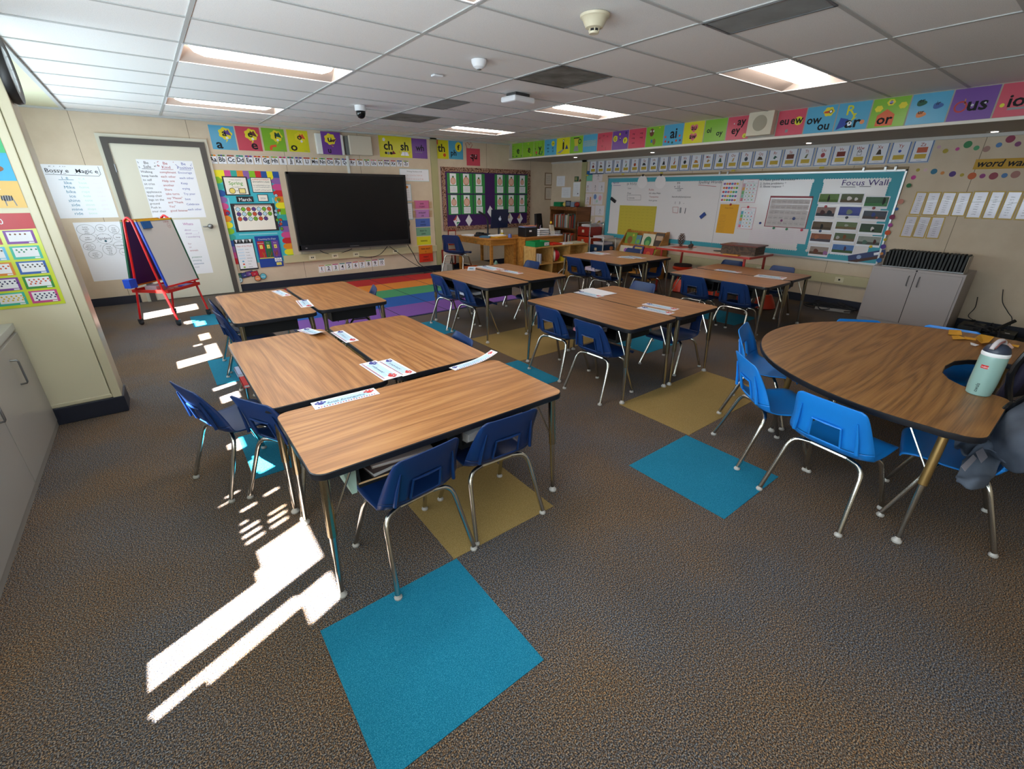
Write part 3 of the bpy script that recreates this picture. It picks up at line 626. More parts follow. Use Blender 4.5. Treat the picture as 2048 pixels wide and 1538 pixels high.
def scrap(pts, z, m, lb, curl=.008):
    P = [fl(*p, .62) for p in pts]; c = sum(P, Vector())/len(P); n = len(P); b = MB()
    top = [(p.x, p.y, z+curl*(.3+.7*random.random())) for p in P]
    b.add(top+[(c.x, c.y, z+.002)]+[(x, y, q_-.0012) for x, y, q_ in top]+[(c.x, c.y, z+.0008)], [(i, (i+1) % n, n) for i in range(n)]+[((i+1) % n+n+1, i+n+1, 2*n+1) for i in range(n)]+[(i, i+n+1, (i+1) % n+n+1, (i+1) % n) for i in range(n)], m)
    tag(b.build('paper_scrap'), lb, 'paper scrap', 'torn paper scraps on the curved table')
scrap([(1897, 661), (1922, 662), (1923, 673), (1896, 670)], .621, YS, 'flat orange yellow paper scrap at the left end of the scraps on the curved table', .012)
scrap([(1902, 674), (1915, 673), (1933, 679), (1925, 681), (1905, 680)], .621, YS, 'thin crumpled yellow scrap just below the leftmost one on the curved table', .015)
scrap([(1928, 675), (1952, 678), (1951, 682), (1930, 680)], .621, YS, 'narrow torn yellow strip in the middle of the scraps on the curved table', .01)
scrap([(1958, 675), (1987, 677), (1976, 689), (1960, 693), (1947, 683)], .6225, YS, 'largest folded yellow scrap behind the bottle on the curved table', .026)
scrap([(1940, 686), (1958, 691), (1950, 694), (1941, 690)], .621, WHITE, 'small white paper scrap left of the bottle lid on the curved table', .006)
scrap([(2018, 688), (2028, 697), (2017, 702), (2010, 692)], .621, mat('#d9b9b0', .8), 'pale pink paper scrap right of the bottle lid on the curved table', .008)
scrap([(2022, 690), (2038, 693), (2036, 696), (2024, 694)], .621, YS, 'small yellow scrap at the right edge of the picture on the curved table', .008)
# black chair holding a bag, beyond the bottle
t = thing('desk_chair', 'black high backed chair behind the bottle at the right edge', 'chair', (3.62, .03, 0), R(174))
BP = mat('#0c0d12', .22); NF = mat('#221f38', .8)
P = [[(x, -.05-.03*(1-(x/.2)**2)-(z-.5)*-.16, z) for x in [-.20+.40*i/8 for i in range(9)]] for z in (.46, .55, .64, .74, .84)]
MB().grid(P, NF).build('backrest', t, smooth=True, solid=.05)
MB().bb((-.24, -.04, .36), (.24, .40, .42), NF).build('seat', t, bevel=.02)
b = MB(); b.tube([(-.21, -.02, .86), (.21, -.02, .86)], .016, BP, 8); b.tube(catmull([(-.23, .02, .42), (-.22, -.06, .66), (-.21, -.02, .86)], 4), .016, BP, 8)
b.tube(catmull([(.23, .02, .42), (.22, -.06, .66), (.21, -.02, .86)], 4), .016, BP, 8); b.build('back_frame', t, smooth='auto')
for s in (-1, 1): MB().tube(catmull([(s*.25, .02, .50), (s*.27, .16, .60), (s*.26, .34, .60), (s*.24, .38, .44)], 5), .016, BP, 8).build('armrest', t, smooth='auto')
for sx in (-1, 1):
    for yy in (.0, .36): MB().tube([(sx*.22, yy, .38), (sx*.25, yy+(.05 if yy else -.05), .0)], .014, BP, 8).build('leg', t, smooth='auto')
# grey jacket slumped over the chair back at the right edge
JK = ramp_mat('grey_cloth', 9, [(.3, '#454c59'), (.7, '#5a6270')], .85, detail=5, bump=.3)
t = thing('jacket', 'crumpled grey jacket with reflective patches hanging over the light blue chair', 'jacket', (0, 0, 0))
def cloth(rows, m, th=.012, nm='body', par=None, sub=2):
    b = MB(); G = []
    for r_ in rows: G.append([Vector(p) for p in r_])
    fine = [catmull(r_, 4) for r_ in G]; cols = [catmull([f[j] for f in fine], 4) for j in range(len(fine[0]))]
    rr = [[cols[j][i]+Vector((random.uniform(-.003, .003), random.uniform(-.003, .003), random.uniform(-.004, .004)+.013*math.sin(i*1.25+j*.35)+.006*math.sin(j*1.1-i*.5))) for j in range(len(cols))] for i in range(len(cols[0]))]
    return b.grid(rr, m).build(nm, par, smooth=True, solid=th, sub=1)
def J(px, py, z): return tuple(fl(px, py, z))
cloth([[J(1905, 878, .43), J(1955, 850, .50), J(2010, 815, .58), J(2075, 780, .68)],
       [J(1912, 893, .41), J(1960, 868, .50), J(2015, 835, .60), J(2085, 805, .68)],
       [J(1925, 905, .44), J(1965, 890, .45), J(2020, 868, .60), J(2090, 840, .68)],
       [J(1948, 920, .40), J(1985, 905, .46), J(2035, 900, .58), J(2100, 880, .66)],
       [J(1968, 918, .38), J(2005, 935, .42), J(2045, 945, .50), J(2100, 930, .62)]], JK, .012, 'body', t)
cloth([[J(1955, 892, .47), J(1985, 888, .48), J(2012, 905, .47)], [J(1930, 915, .43), J(1965, 912, .455), J(2000, 930, .44)], [J(1915, 945, .395), J(1950, 950, .42), J(1985, 955, .40)],
       [J(1910, 968, .36), J(1940, 975, .38), J(1965, 975, .37)]], JK, .014, 'sleeve', t)
cloth([[J(1962, 880, .49), J(1990, 892, .49), J(2015, 915, .48), J(2040, 930, .46)], [J(1968, 890, .485), J(1995, 908, .485), J(2020, 935, .46), J(2045, 944, .44)]], JK, .008, 'strap', t)
bg = thing('black_bag', 'shiny black quilted bag slumped above the grey jacket at the right edge', 'bag', (0, 0, 0))
cloth([[J(1968, 862, .50), J(2000, 838, .56), J(2040, 815, .60), J(2090, 795, .60)], [J(1985, 845, .56), J(2010, 820, .615), J(2045, 800, .64), J(2095, 780, .64)], [J(2003, 822, .57), J(2022, 806, .62), J(2050, 790, .65), J(2095, 770, .65)]], mat('#0d0e12', .18), .02, 'body', bg)
RF = mat('#8b8790', .35)
for q in ([(1922, 933), (1946, 910), (1953, 918), (1930, 943)], [(1951, 905), (1965, 897), (1975, 915), (1962, 927)]):
    P = [Vector(J(*c, .478)) for c in q]; MB().prism(P, (0, 0, .003), RF).build('reflective_patch', t)
b = MB().tube(catmull([J(1912, 880, .46), J(1960, 857, .53), J(2010, 828, .585), J(2060, 800, .62)], 5), .004, INK, 6).build('zipper', t)
# ================= NAME STRIPS AND PAPERS ON THE TABLES =================
LB = mat('#bcd9ec', .7); RD = mat('#cf3b3b', .7); BL = mat('#3c3f95', .7); TAPE = mat('#cfd6dc', .25)
def paw(c, u, v, r_, m):
    r_ = .34*min(1, c.w/(c.h*3.0))
    c.c(u, v-.12*r_, r_*.5, m, 3, r_*.38); k = c.h/c.w
    for dx, dy in ((-.62, .15), (-.25, .55), (.25, .55), (.62, .15)): c.c(u+dx*r_*k*1.1, v+dy*r_, r_*.22, m, 3, r_*.27, 8)
def strip(q, z, label, name='', curl=0, rev=False, plain=False):
    # q: photo corners of the strip's long axis ends and width: left-bottom, right-bottom, right-top, left-top (as read from its front)
    P = [fl(*c, z) for c in q]; U = (P[1]-P[0]+P[2]-P[3])/2; V = (P[3]-P[0]+P[2]-P[1])/2; C = sum(P, Vector())/4
    wd, ht = U.length, V.length; U.normalize(); V = Vector((-U.y, U.x, 0)); O = C-U*wd/2-V*ht/2; O.z = z+.0005
    c = Card(O, U, V, wd, ht, None if curl else PAPER, .0012)
    if curl:
        for i in range(14): c.r(i/14, 0, (i+1)/14, 1, PAPER, 0)
    if not plain:
        for i in range(12): c.r(.14+.06*i, .22, .20+.06*i, .84, LB, 1)
        q = min(.12, .45*ht/wd); paw(c, q, .6, .22, BL); paw(c, 1-q, .6, .22, RD)
        for i in range(22): c.r(.05+i*.041, .06, .07+i*.041, .16, RD if i % 2 else BL, 2)
        if name: c.t(name, .5, .34, .32, mat('#5d7a94', .8), 3, 'c')
        else: c.scrib(.24, .7, .36, .2, mat('#6f90ab', .8), 3, 9)
        c.ln([(.14+.06*i, .53) for i in range(13)], .02, WHITE, 2)
    if curl:      # lift the far end so that the strip curls off the table
        a = Vector(c.O); new = []
        for p in c.v:
            d = (Vector(p)-a).dot(c.U)/wd; k = max(0, d-.45)/.55 if curl > 0 else max(0, .55-d)/.55; new.append((p[0], p[1], p[2]+abs(curl)*k*k))
        c.v = new
    return c.done('name_strip', label, 'name tag', 'paper name strips on the tables')
T = HT+.0005
strip([(628, 820), (762, 788), (745, 776), (624, 807)], T, 'long white name strip with paw prints near the left of the nearest table', 'Ariel Aronguthy')
strip([(900, 742), (990, 716), (988, 708), (908, 736)], T, 'white name strip curling up at the right back corner of the nearest table', curl=.03)
strip([(718, 729), (768, 762), (803, 752), (752, 721)], T+.002, 'left of the two overlapping name strips where the front tables meet', '')
strip([(755, 724), (806, 753), (833, 746), (781, 717)], T, 'right of the two overlapping name strips where the front tables meet', '')
strip([(596, 662), (636, 675), (660, 670), (614, 655)], T, 'curled name strip at the back corner of the left front table', '', curl=.03)
strip([(662, 665), (693, 687), (717, 680), (685, 661)], T, 'flat name strip at the back corner of the right front table', '')
strip([(543, 582), (566, 594), (582, 590), (560, 581)], T, 'name strip at the far end of the rear left tables', '')
strip([(594, 603), (604, 616), (627, 612), (613, 598)], T, 'name strip where the two rear left tables meet at the near end', '')
strip([(937, 541), (953, 542), (949, 533), (934, 534)], T, 'small white strip at the left of the rug corner tables', '')
strip([(958, 535), (996, 542), (1000, 538), (966, 530)], T, 'middle name strip on the rug corner tables', '')
strip([(1001, 542), (1038, 549), (1045, 546), (1012, 540)], T, 'right name strip on the rug corner tables', '')
strip([(1148, 585), (1195, 596), (1207, 592), (1162, 582)], T, 'name strip partly under the white sheet on the centre tables', '')
P = [fl(*c, T+.003) for c in ((1158, 580), (1203, 592), (1234, 587), (1184, 576))]
tag(MB().prism(P, (0, 0, .002), PAPER).build('paper_sheet'), 'blank white sheet of paper lying on the name strip on the centre tables', 'paper')
strip([(1274, 617), (1340, 630), (1347, 626), (1286, 612)], T, 'nearer of the two name strips at the right end of the centre tables', '')
strip([(1286, 610), (1350, 622), (1357, 618), (1293, 605)], T, 'farther of the two name strips at the right end of the centre tables', '')
strip([(1176, 506), (1208, 511), (1215, 507), (1182, 503)], T, 'name strip at the left of the farthest tables', '')
strip([(1235, 515), (1270, 518), (1274, 515), (1242, 512)], T, 'left of the two crossed strips on the farthest tables', '')
strip([(1252, 513), (1286, 518), (1290, 516), (1258, 511)], T+.002, 'right of the two crossed strips on the farthest tables', '')
strip([(1430, 540), (1478, 547), (1482, 544), (1434, 538)], T, 'left name strip on the right rear tables', '')
strip([(1508, 553), (1566, 560), (1574, 555), (1516, 549)], T, 'right name strip on the right rear tables', '')
# books and papers in the open trays of the nearest table
x, y, z = .85, 1.755, HT-.147
PK = mat('#c9b3a8', .8); MG = mat('#8fa79b', .6)
def stackbook(c, d, m, rz, label, pages=True, nm='workbook', cat='book'):
    t = thing(nm, label, cat, (c[0], c[1], c[2]), rz, 'books and papers in the table trays'); a, b_, h = d
    MB().bb((-a/2, -b_/2, 0), (a/2, b_/2, .003), m).bb((-a/2, -b_/2, h-.003), (a/2, b_/2, h), m).bb((-a/2, b_/2-.003, 0), (a/2, b_/2, h), m).build('cover', t)
    MB().bb((-a/2+.004, -b_/2+.003, .003), (a/2-.004, b_/2-.004, h-.003), mat('#d8d2cf', .85, noise=.12, ns=60)).build('pages', t); return t
stackbook((x-.25, y-.10, z+.002), (.28, .21, .022), mat('#5d4a46', .7), .15, 'worn workbook with pinkish pages in the left tray of the nearest table')
stackbook((x-.22, y-.11, z+.026), (.27, .20, .014), PK, -.12, 'thin pink grey booklet on top in the left tray of the nearest table')
stackbook((x+.16, y-.13, z+.002), (.20, .16, .045), mat('#e1dede', .8), .2, 'thick white paperback with curling pages in the right tray of the nearest table')
stackbook((x+.32, y-.11, z+.002), (.22, .2, .03), mat('#3a6c96', .6), -.05, 'blue covered book in the right tray of the nearest table')
stackbook((x+.33, y-.10, z+.034), (.2, .19, .018), mat('#b7a7a0', .7), .1, 'pale book on top of the blue one in the right tray of the nearest table')
q = Vector((x-.43, y-.2, z)); tag(MB().prism([(.375, 1.50, HT-.16), (.395, 1.50, HT-.16), (.42, 1.55, HT-.04), (.36, 1.56, HT-.045)], (0, .14, 0), MG).build('green_folder'), 'pale green folder leaning at the left end of the nearest table tray', 'folder')
tag(MB().tube([(.41, 1.515, z+.012), (.56, 1.51, z+.010)], .004, mat('#c9a277', .6), 6).build('pencil'), 'wooden pencil lying at the front of the left tray of the nearest table', 'pencil')
for k, (cx, cy, m, lb) in enumerate([(.30, 2.93, RD, 'red and white book poking out of the left tray of the left front table'), (.30, 3.14, mat('#b9bfe0', .7), 'pale lilac folder sticking out of the left front table tray')]):
    stackbook((cx, cy, z+.002), (.16, .18, .02), m, R(90), lb)
stackbook((2.72, 2.45, z+.002), (.2, .2, .03), mat('#a06070', .7), R(90), 'reddish book in the open tray of the centre table')
stackbook((2.73, 2.45, z+.034), (.19, .2, .02), mat('#6a6f9a', .7), R(80), 'bluish book on the reddish one in the open tray of the centre table')
stackbook((2.70, 4.3, z+.002), (.2, .2, .03), mat('#c7c9d8', .7), R(90), 'white booklet in the open tray of the rug corner table')
stackbook((5.13, 4.62, z+.002), (.2, .22, .05), mat('#b8a6b4', .7), R(90), 'pile of pale papers in the open tray of the farthest table')
# ================= BACK WALL =================
C_ = dict(b='#4fa3c7', r='#c9475c', g='#7fb52f', y='#d3cf1c', p='#6d3f95', o='#d98a2b', t='#2d8c8a')
LAM = dict((k, mat(v, .3)) for k, v in C_.items())
YL = mat('#e3d42a', .5); ORG = mat('#d8542e', .6); DG = mat('#20553f', .6); GR = mat('#8b8d90', .6); PUR = mat('#5d3f8a', .6); PNK = mat('#d79aa5', .6)
def eyes(c, u, v, s):
    c.c(u, v, s, WHITE, 4); c.c(u, v, s*.4, INK, 5)
# vowel posters: (corners TL TR BR BL), colour, letter drawn inside the thought cloud, plain letter and its place
VOW = [([(415, 249), (467, 253), (475, 301), (426, 298)], 'b', 'a', 'a', .3, .06), ([(469, 252), (518, 255), (525, 302), (478, 301)], 'r', 'e', 'e', .68, .08),
       ([(521, 255), (568, 259), (573, 303), (530, 302)], 'g', 'i', 'r', .3, .05), ([(572, 259), (614, 262), (620, 305), (579, 303)], 'y', 'o', 'o', .25, .06)]
DOOD = {'a': PUR, 'e': mat('#6b2f2a', .6), 'i': DG, 'o': ORG, 'u': mat('#5c3230', .6)}
def vowel(c, ch, low, lu, lv):
    c.c(.62, .68, .27, YL, 1, .24, 28, 7); c.c(.64, .40, .035, YL, 1); c.c(.6, .34, .02, YL, 1)
    c.p([(.55, .66), (.6, .84), (.68, .78), (.74, .86), (.86, .6), (.7, .64)], DOOD[ch], 2)
    c.t(ch, .58, .58, .34, INK, 3, 'c', 1.15); c.c(.66, .5, .055, WHITE, 3); c.t('u', .66, .475, .08, INK, 4, 'c')
    if low == 'r': c.p([(.24, .04), (.34, .04), (.36, .16), (.46, .2), (.44, .28), (.3, .26), (.24, .16)], ORG, 2); c.c(lu+.2, .24, .06, ORG, 3)
    else: c.t(low, lu, lv, .46, INK, 2, 'c', 1.2)
    c.r(.72, .05, .9, .065, GR, 2)
nm = {'a': 'blue poster with the letter a in a yellow thought cloud, above the alphabet cards', 'e': 'red poster with the letter e in a yellow thought cloud, above the alphabet cards', 'i': 'green poster with a cactus shaped i and an orange worm, above the alphabet cards', 'o': 'yellow poster with an orange o creature, above the alphabet cards'}
for q, col, ch, low, lu, lv in VOW:
    c = card_on(bk, q, LAM[col]); vowel(c, ch, low, lu, lv); c.done('letter_poster', nm[ch], 'poster', 'phonics posters high on the walls')
# white surface box carrying the purple u poster, grey box and beige panel beside it
def wbox(q, d, m, name, label, cat, bev=.01):
    P = [bk(*c) for c in q]; x0 = (P[0].x+P[3].x)/2; x1 = (P[1].x+P[2].x)/2; z1 = (P[0].z+P[1].z)/2; z0 = (P[2].z+P[3].z)/2
    return tag(MB().bb((x0, YB-d, z0), (x1, YB, z1), m).build(name, bevel=bev), label, cat), (x0, x1, z0, z1)
UW = mat('#dfe3e0', .4)
o, e = wbox([(627, 266), (683, 271), (687, 310), (634, 309)], .07, UW, 'wall_box', 'white equipment box behind the purple u poster', 'wall box')
c = Card((e[0]+.085, YB-.071, e[2]-.0), (1, 0, 0), (0, 0, 1), e[1]-e[0]-.13, e[3]-e[2]+.03, LAM['p']); c.c(.45, .68, .27, YL, 1, .24, 28, 7); c.p([(.4, .62), (.8, .72), (.62, .55)], DOOD['u'], 2); c.t('u', .42, .56, .34, INK, 3, 'c', 1.15); c.t('u', .35, .07, .32, INK, 2, 'c'); eyes(c, .44, .7, .03)
c.c(.5, .42, .03, ORG, 1); c.c(.55, .37, .02, YL, 1); c.done('letter_poster', 'purple poster with the letter u in a yellow cloud, on the white box', 'poster', 'phonics posters high on the walls')
wbox([(688, 272), (697, 273), (700, 310), (690, 310)], .05, mat('#6d7271', .6), 'junction_box', 'narrow grey conduit box between the white box and the beige panel', 'wall box', .004)
wbox([(693, 271), (738, 274), (742, 311), (698, 311)], .10, mat('#c9c3b2', .5), 'surface_box', 'plain beige square panel box right of the purple u poster', 'wall box')
p = bk(696, 330); tag(MB().bb((p.x-.02, YB-.02, bk(698, 346).z-.02), (p.x+.02, YB, bk(694, 312).z), UW).build('cable_cover'), 'thin white vertical cable cover above the black screen', 'cable cover')
# digraph posters
for q, col, txt, lb in (([(755, 270), (790, 273), (795, 315), (761, 314)], 'y', 'ch', 'yellow poster reading ch with a train drawing, above the black screen'), ([(790, 273), (823, 275), (824, 316), (795, 315)], 'y', 'sh', 'yellow poster reading sh with an open book drawing'),
                        ([(823, 276), (852, 279), (856, 318), (824, 316)], 'p', 'wh', 'purple poster reading wh beside the vertical wall trim'), ([(866, 277), (896, 279), (897, 318), (868, 317)], 'y', 'th', 'yellow poster reading th right of the vertical wall trim'),
                        ([(897, 281), (926, 283), (926, 319), (898, 318)], 'b', 'ph', 'blue poster reading ph, right of the th poster'), ([(932, 296), (960, 298), (960, 332), (934, 331)], 'r', 'qu', 'red poster reading qu with a heart of cord, above the green bulletin board')):
    c = card_on(bk, q, LAM[col]); c.t(txt, .52 if txt != 'ph' else .32, .36 if txt in ('ch', 'sh', 'th') else .2 if txt == 'ph' else .4, .5 if txt not in ('wh', 'ph') else .38, INK, 2, 'c')
    if txt == 'ch': c.c(.3, .82, .08, WHITE, 1, seg=14, bumps=5); c.c(.36, .2, .06, INK, 3); c.c(.5, .19, .07, GR, 3); c.c(.66, .2, .07, INK, 3); c.p([(.7, .14), (.95, .18), (.78, .34)], mat('#7a2530', .6), 2)
    if txt == 'sh': c.p([(.25, .1), (.78, .1), (.7, .28), (.35, .28)], WHITE, 2); c.ln([(.51, .1), (.52, .28)], .012, INK, 3); c.ln([(.14, .3), (.22, .22)], .02, ORG, 3); c.ln([(.86, .3), (.8, .2)], .02, ORG, 3)
    if txt == 'th': c.p([(.12, .86), (.3, .98), (.3, .7), (.16, .76)], mat('#c7303a', .5), 3); c.c(.72, .2, .09, ORG, 3)
    if txt == 'ph': c.c(.68, .68, .24, YL, 1, .27); c.t('f', .68, .52, .36, INK, 3, 'c', 1.4)
    if txt == 'wh': c.scrib(.2, .7, .28, .06, GR, 2)
    if txt == 'qu': c.tube([c.at(.05, 1.0, .004), c.at(-.06, 1.25, .004), c.at(.1, 1.32, .004), c.at(.22, 1.18, .004), c.at(.34, 1.34, .004), c.at(.44, 1.2, .004), c.at(.3, 1.0, .004)], .004, mat('#a2273a', .6), 6); eyes(c, .3, .55, .04); eyes(c, .68, .6, .04)
    c.done('letter_poster', lb, 'poster', 'phonics posters high on the walls')
# alphabet cards: left ends measured along the row
XA = [416, 434.5, 452.5, 471, 489, 506.5, 523.5, 540.5, 557, 573.5, 589, 605.5, 621.5, 637, 652, 667, 682, 697.5, 712, 726.5, 740, 754, 766.5, 779.5, 792.5, 805, 818]
HEAD = ['#dd8a2c', '#5d7d3a', '#8a5a3a', '#2f8a6a', '#5b3d8a', '#c2452f', '#cf7d2a', '#87b455', '#c02a68', '#2f7a5a', '#4a2f8a', '#b8451f', '#cf9a3a', '#78a83a', '#b02a3c', '#7a6a3a', '#2a4a8a', '#b8503f', '#c08040', '#6a9a3a', '#d87f8a', '#9a8a50', '#7a2f6a', '#b85a35', '#3a5a9a', '#8aa23a']
WORDS = 'APPLE BOOKS CRAYON DOG ELEPHANT FISH GUITAR HOUSE ICECREAM JUICE KITE LION MOON NEST OWL PENCIL QUEEN ROBOT SUN TURTLE UP VIOLIN WATCH BOX YARN ZEBRA'.split()
for i in range(26):
    x0, x1 = XA[i], XA[i+1]-1.6; yt = 309+(x0-416)*.0275; ln_ = 19.5-(i*.12)
    yt = 307.5+(x0-416)*(321-307.5)/(818-416); yb_ = 327.5+(x0-416)*(333.5-327.5)/(818-416)
    c = card_on(bk, [(x0, yt), (x1, yt+.6), (x1+2.2, yb_+.3), (x0+2.2, yb_)], PAPER); ch = chr(65+i)
    c.r(.06, .78, .94, .96, mat(HEAD[i], .5), 1); c.c(.5, .87, .09, mat(HEAD[(i*7+3) % 26], .5), 2); c.t(ch+ch.lower(), .5, .24, .60, INK, 2, 'c', .8 if ch in 'MWQ' else .92); c.t(WORDS[i], .5, .08, .09, INK, 2, 'c', .9); c.frame(.012, GR, 1)
    c.done('alphabet_card', 'small white alphabet card reading %s%s with a coloured header, above the black screen row' % (ch, ch.lower()) if False else 'small white wall card with a coloured header, reading %s%s' % (ch, ch.lower()), 'alphabet card', 'small alphabet cards on the back wall')
# calendar display
RB = ['#c81f2a', '#dd8a1e', '#e8dc1c', '#7fb91f', '#2fa59a', '#1c4f9a', '#8a5fa5', '#cc4a8a']
P = [bk(421, 340), bk(558, 343), bk(587, 517), bk(464, 532)]
x0, x1, z0, z1 = (P[0].x+P[3].x)/2, (P[1].x+P[2].x)/2, (P[2].z+P[3].z)/2, (P[0].z+P[1].z)/2
CW, CH_ = x1-x0, z1-z0
t = thing('calendar_display', 'turquoise calendar board with a scalloped rainbow border, March, between door and screen', 'calendar board', (x0, YB, z0))
c = Card((0, -.001, 0), (1, 0, 0), (0, 0, 1), CW, CH_, mat('#3fb4c6', .7)); c.build('backing', t)
c = Card((0, -.002, 0), (1, 0, 0), (0, 0, 1), CW, CH_); bw = .10; k = 0; n = 15
for side in (0, 1):
    for i in range(n):
        v0 = i/n; cc = mat(RB[(i*7+side*3) % 8], .6); u0, u1 = (0, bw) if side == 0 else (1-bw, 1); c.r(u0, v0, u1, v0+1/n, cc, 1)
        c.c(u1 if side == 0 else u0, v0+.5/n, .46/n, cc, 2+i % 2, seg=14)
for i in range(9):
    cc = mat(RB[(i*5+2) % 8], .6); c.r(bw+i*(1-2*bw)/9, 1-.055, bw+(i+1)*(1-2*bw)/9, 1, cc, 4); c.c(bw+(i+.5)*(1-2*bw)/9, 1-.055, .033, cc, 5+i % 2, seg=14)
c.build('rainbow_border', t)
def sub(u0, v0, u1, v1, m, nm_, th=.002, d=.008): return Card((u0*CW, -d, v0*CH_), (1, 0, 0), (0, 0, 1), (u1-u0)*CW, (v1-v0)*CH_, m, th), nm_
BK = mat('#23242a', .7); CREAM = mat('#ece6dc', .7); LBU = mat('#bfe0ef', .6)
c, nm_ = sub(.14, .745, .50, .94, BK, 'season_sign'); c.r(.06, .06, .94, .94, CREAM, 1); c.t('Today\'s season is', .5, .80, .08, INK, 2, 'c'); c.t('Spring', .5, .56, .26, mat('#4f9a1c', .5), 2, 'c', 1.1); c.t('the weather is', .5, .42, .08, INK, 2, 'c'); c.c(.3, .24, .16, INK, 2); c.c(.3, .24, .135, mat('#e6cf6a', .5), 3); c.ln([(.45, .25), (.55, .25)], .02, INK, 2); c.r(.56, .1, .84, .38, INK, 2); c.r(.585, .13, .815, .35, mat('#ecd98a', .5), 3); c.build(nm_, t)
c, nm_ = sub(.545, .775, .86, .935, BK, 'date_sign'); c.r(.03, .04, .97, .96, CREAM, 1)
for i, (a, b_) in enumerate(((.8, RD), (.66, INK), (.42, GR), (.3, GR), (.12, GR))): c.scrib(.08, .92, a, .1, b_, 2, 16)
c.build(nm_, t)
c, nm_ = sub(.28, .675, .53, .735, BK, 'month_sign'); c.t('March', .5, .16, .85, WHITE, 2, 'c', 1.0); c.build(nm_, t)
c, nm_ = sub(.60, .68, .76, .755, BK, 'year_sign'); c.r(.06, .08, .94, .92, CREAM, 1); c.t('2026', .5, .32, .38, GR, 2, 'c'); c.build(nm_, t)
c, nm_ = sub(.17, .355, .84, .66, BK, 'month_grid'); c.r(.07, .05, .93, .90, CREAM, 1); c.r(.09, .905, .91, .955, mat('#b9a39b', .7), 1)
DC = [LBU, LAM['g'], ORG, PUR]; seq = '0123012' '3012330' '231200'
num = 1; pos = []
for r_ in range(3):
    for k in range(7):
        if num <= 20 and not (r_ == 2 and k == 6): pos.append((k, r_)); num += 1
pal = [LBU, LAM['g'], ORG, PUR, LBU, LAM['g'], ORG, PUR, LBU, LAM['g'], ORG, PUR, LBU, LAM['g'], ORG, PUR, LBU, LAM['g'], ORG, PUR]
for i, (k, r_) in enumerate(pos): u, v = .145+k*.118, .80-r_*.17; c.c(u, v, .078, INK, 2, seg=16, bumps=8); c.c(u, v, .062, pal[i], 3, seg=16, bumps=8); c.t(str(i+1), u, v-.025, .07, INK, 4, 'c')
c.build(nm_, t)
EX = [(.96-.06, .745, LBU, '21'), (.93, .70, LAM['g'], '22'), (.85, .575, LBU, '25'), (.90, .58, ORG, '24'), (.84, .535, LBU, '27'), (.845, .475, LAM['g'], '30'), (.90, .475, ORG, '29'), (.89, .43, ORG, '23'), (.86, .41, PUR, '28'), (.89, .375, LAM['g'], '26'), (.115, .56, PUR, '31')]
for u, v, m, s in EX:
    c = Card(((u-.035)*CW, -.012, v*CH_-.026), (1, 0, 0), (0, 0, 1), .05, .05); c.c(.5, .5, .5, INK, 1, seg=16, bumps=8); c.c(.5, .5, .4, m, 2, seg=16, bumps=8); c.t(s, .5, .36, .4, INK, 3, 'c'); c.build('date_tag', t)
c = Card((0, -.003, 0), (1, 0, 0), (0, 0, 1), CW, CH_)
for a, b_, d_, e_ in ((.16, .72, .165, .40), (.83, .72, .835, .40), (.9, .7, .9, .42), (.2, .325, .8, .325)): c.ln([(a, b_), (d_, e_)], .012, mat('#8fd0db', .3), 1)
c.build('tape', t)
c, nm_ = sub(.095, -.075, .385, .275, BK, 'weekday_chart'); c.r(.04, .05, .96, .86, PAPER, 1)
for i in range(5): c.p([(.06+i*.18, .99), (.22+i*.18, .99), (.14+i*.18, .88)], PAPER if i % 2 == 0 else GR, 2)
c.t('Days of the Week', .5, .76, .06, RD, 2, 'c')
for i, d_ in enumerate('Sunday Monday Tuesday Wednesday Thursday Friday Saturday'.split()):
    v = .67-i*.095; c.c(.27, v, .032, [LBU, LBU, LBU, LBU, mat('#5fa8cf', .6), ORG, LAM['g']][i], 2, .026) if i > 3 else c.r(.1, v-.02, .42, v+.025, mat('#cfe0f0', .7), 2); c.t(d_, .5, v-.012, .035, INK, 2)
c.build(nm_, t)
c, nm_ = sub(.42, -.06, .80, .30, mat('#17429a', .45), 'pocket_chart', .006, .010); c.t('Counting the Days', .5, .88, .07, CREAM, 2, 'c')
for i, (m, s, d_) in enumerate(((mat('#b51f2a', .5), 'Hundreds', '1'), (mat('#1f6b3f', .5), 'Tens', '3'), (mat('#6b3f95', .5), 'Ones', '6'))):
    u = .06+i*.30; c.r(u, .32, u+.28, .84, m, 1); c.t(s, u+.14, .76, .045, WHITE, 2, 'c'); c.r(u+.08, .60, u+.2, .72, mat('#e9dd6a', .6), 2); c.t(d_, u+.14, .62, .09, INK, 3, 'c')
c.r(.04, .28, .66, .31, mat('#d8c84a', .5), 2)
for i in range(3): c.r(.66+i*.105, .16, .75+i*.105, .28, PAPER, 2); c.t('136'[i], .705+i*.105, .18, .09, INK, 3, 'c')
c.r(.7, .04, .92, .13, mat('#e6e06a', .6), 2); c.t('1-31', .81, .06, .05, INK, 3, 'c')
pc = c.build(nm_, t); b = MB()
for i in range(22): u = .42+.38*random.choice((.2, .5, .78))+random.uniform(-.03, .03); z = CH_*(.05+random.uniform(0, .03)); b.tube([(u*CW, -.02, z), (u*CW+random.uniform(-.03, .03), -.022, z+.07)], .0022, random.choice([mat('#a2452a', .6), mat('#c9852f', .6), mat('#7a2f2a', .6)]), 4)
b.build('straw_bundle', t)
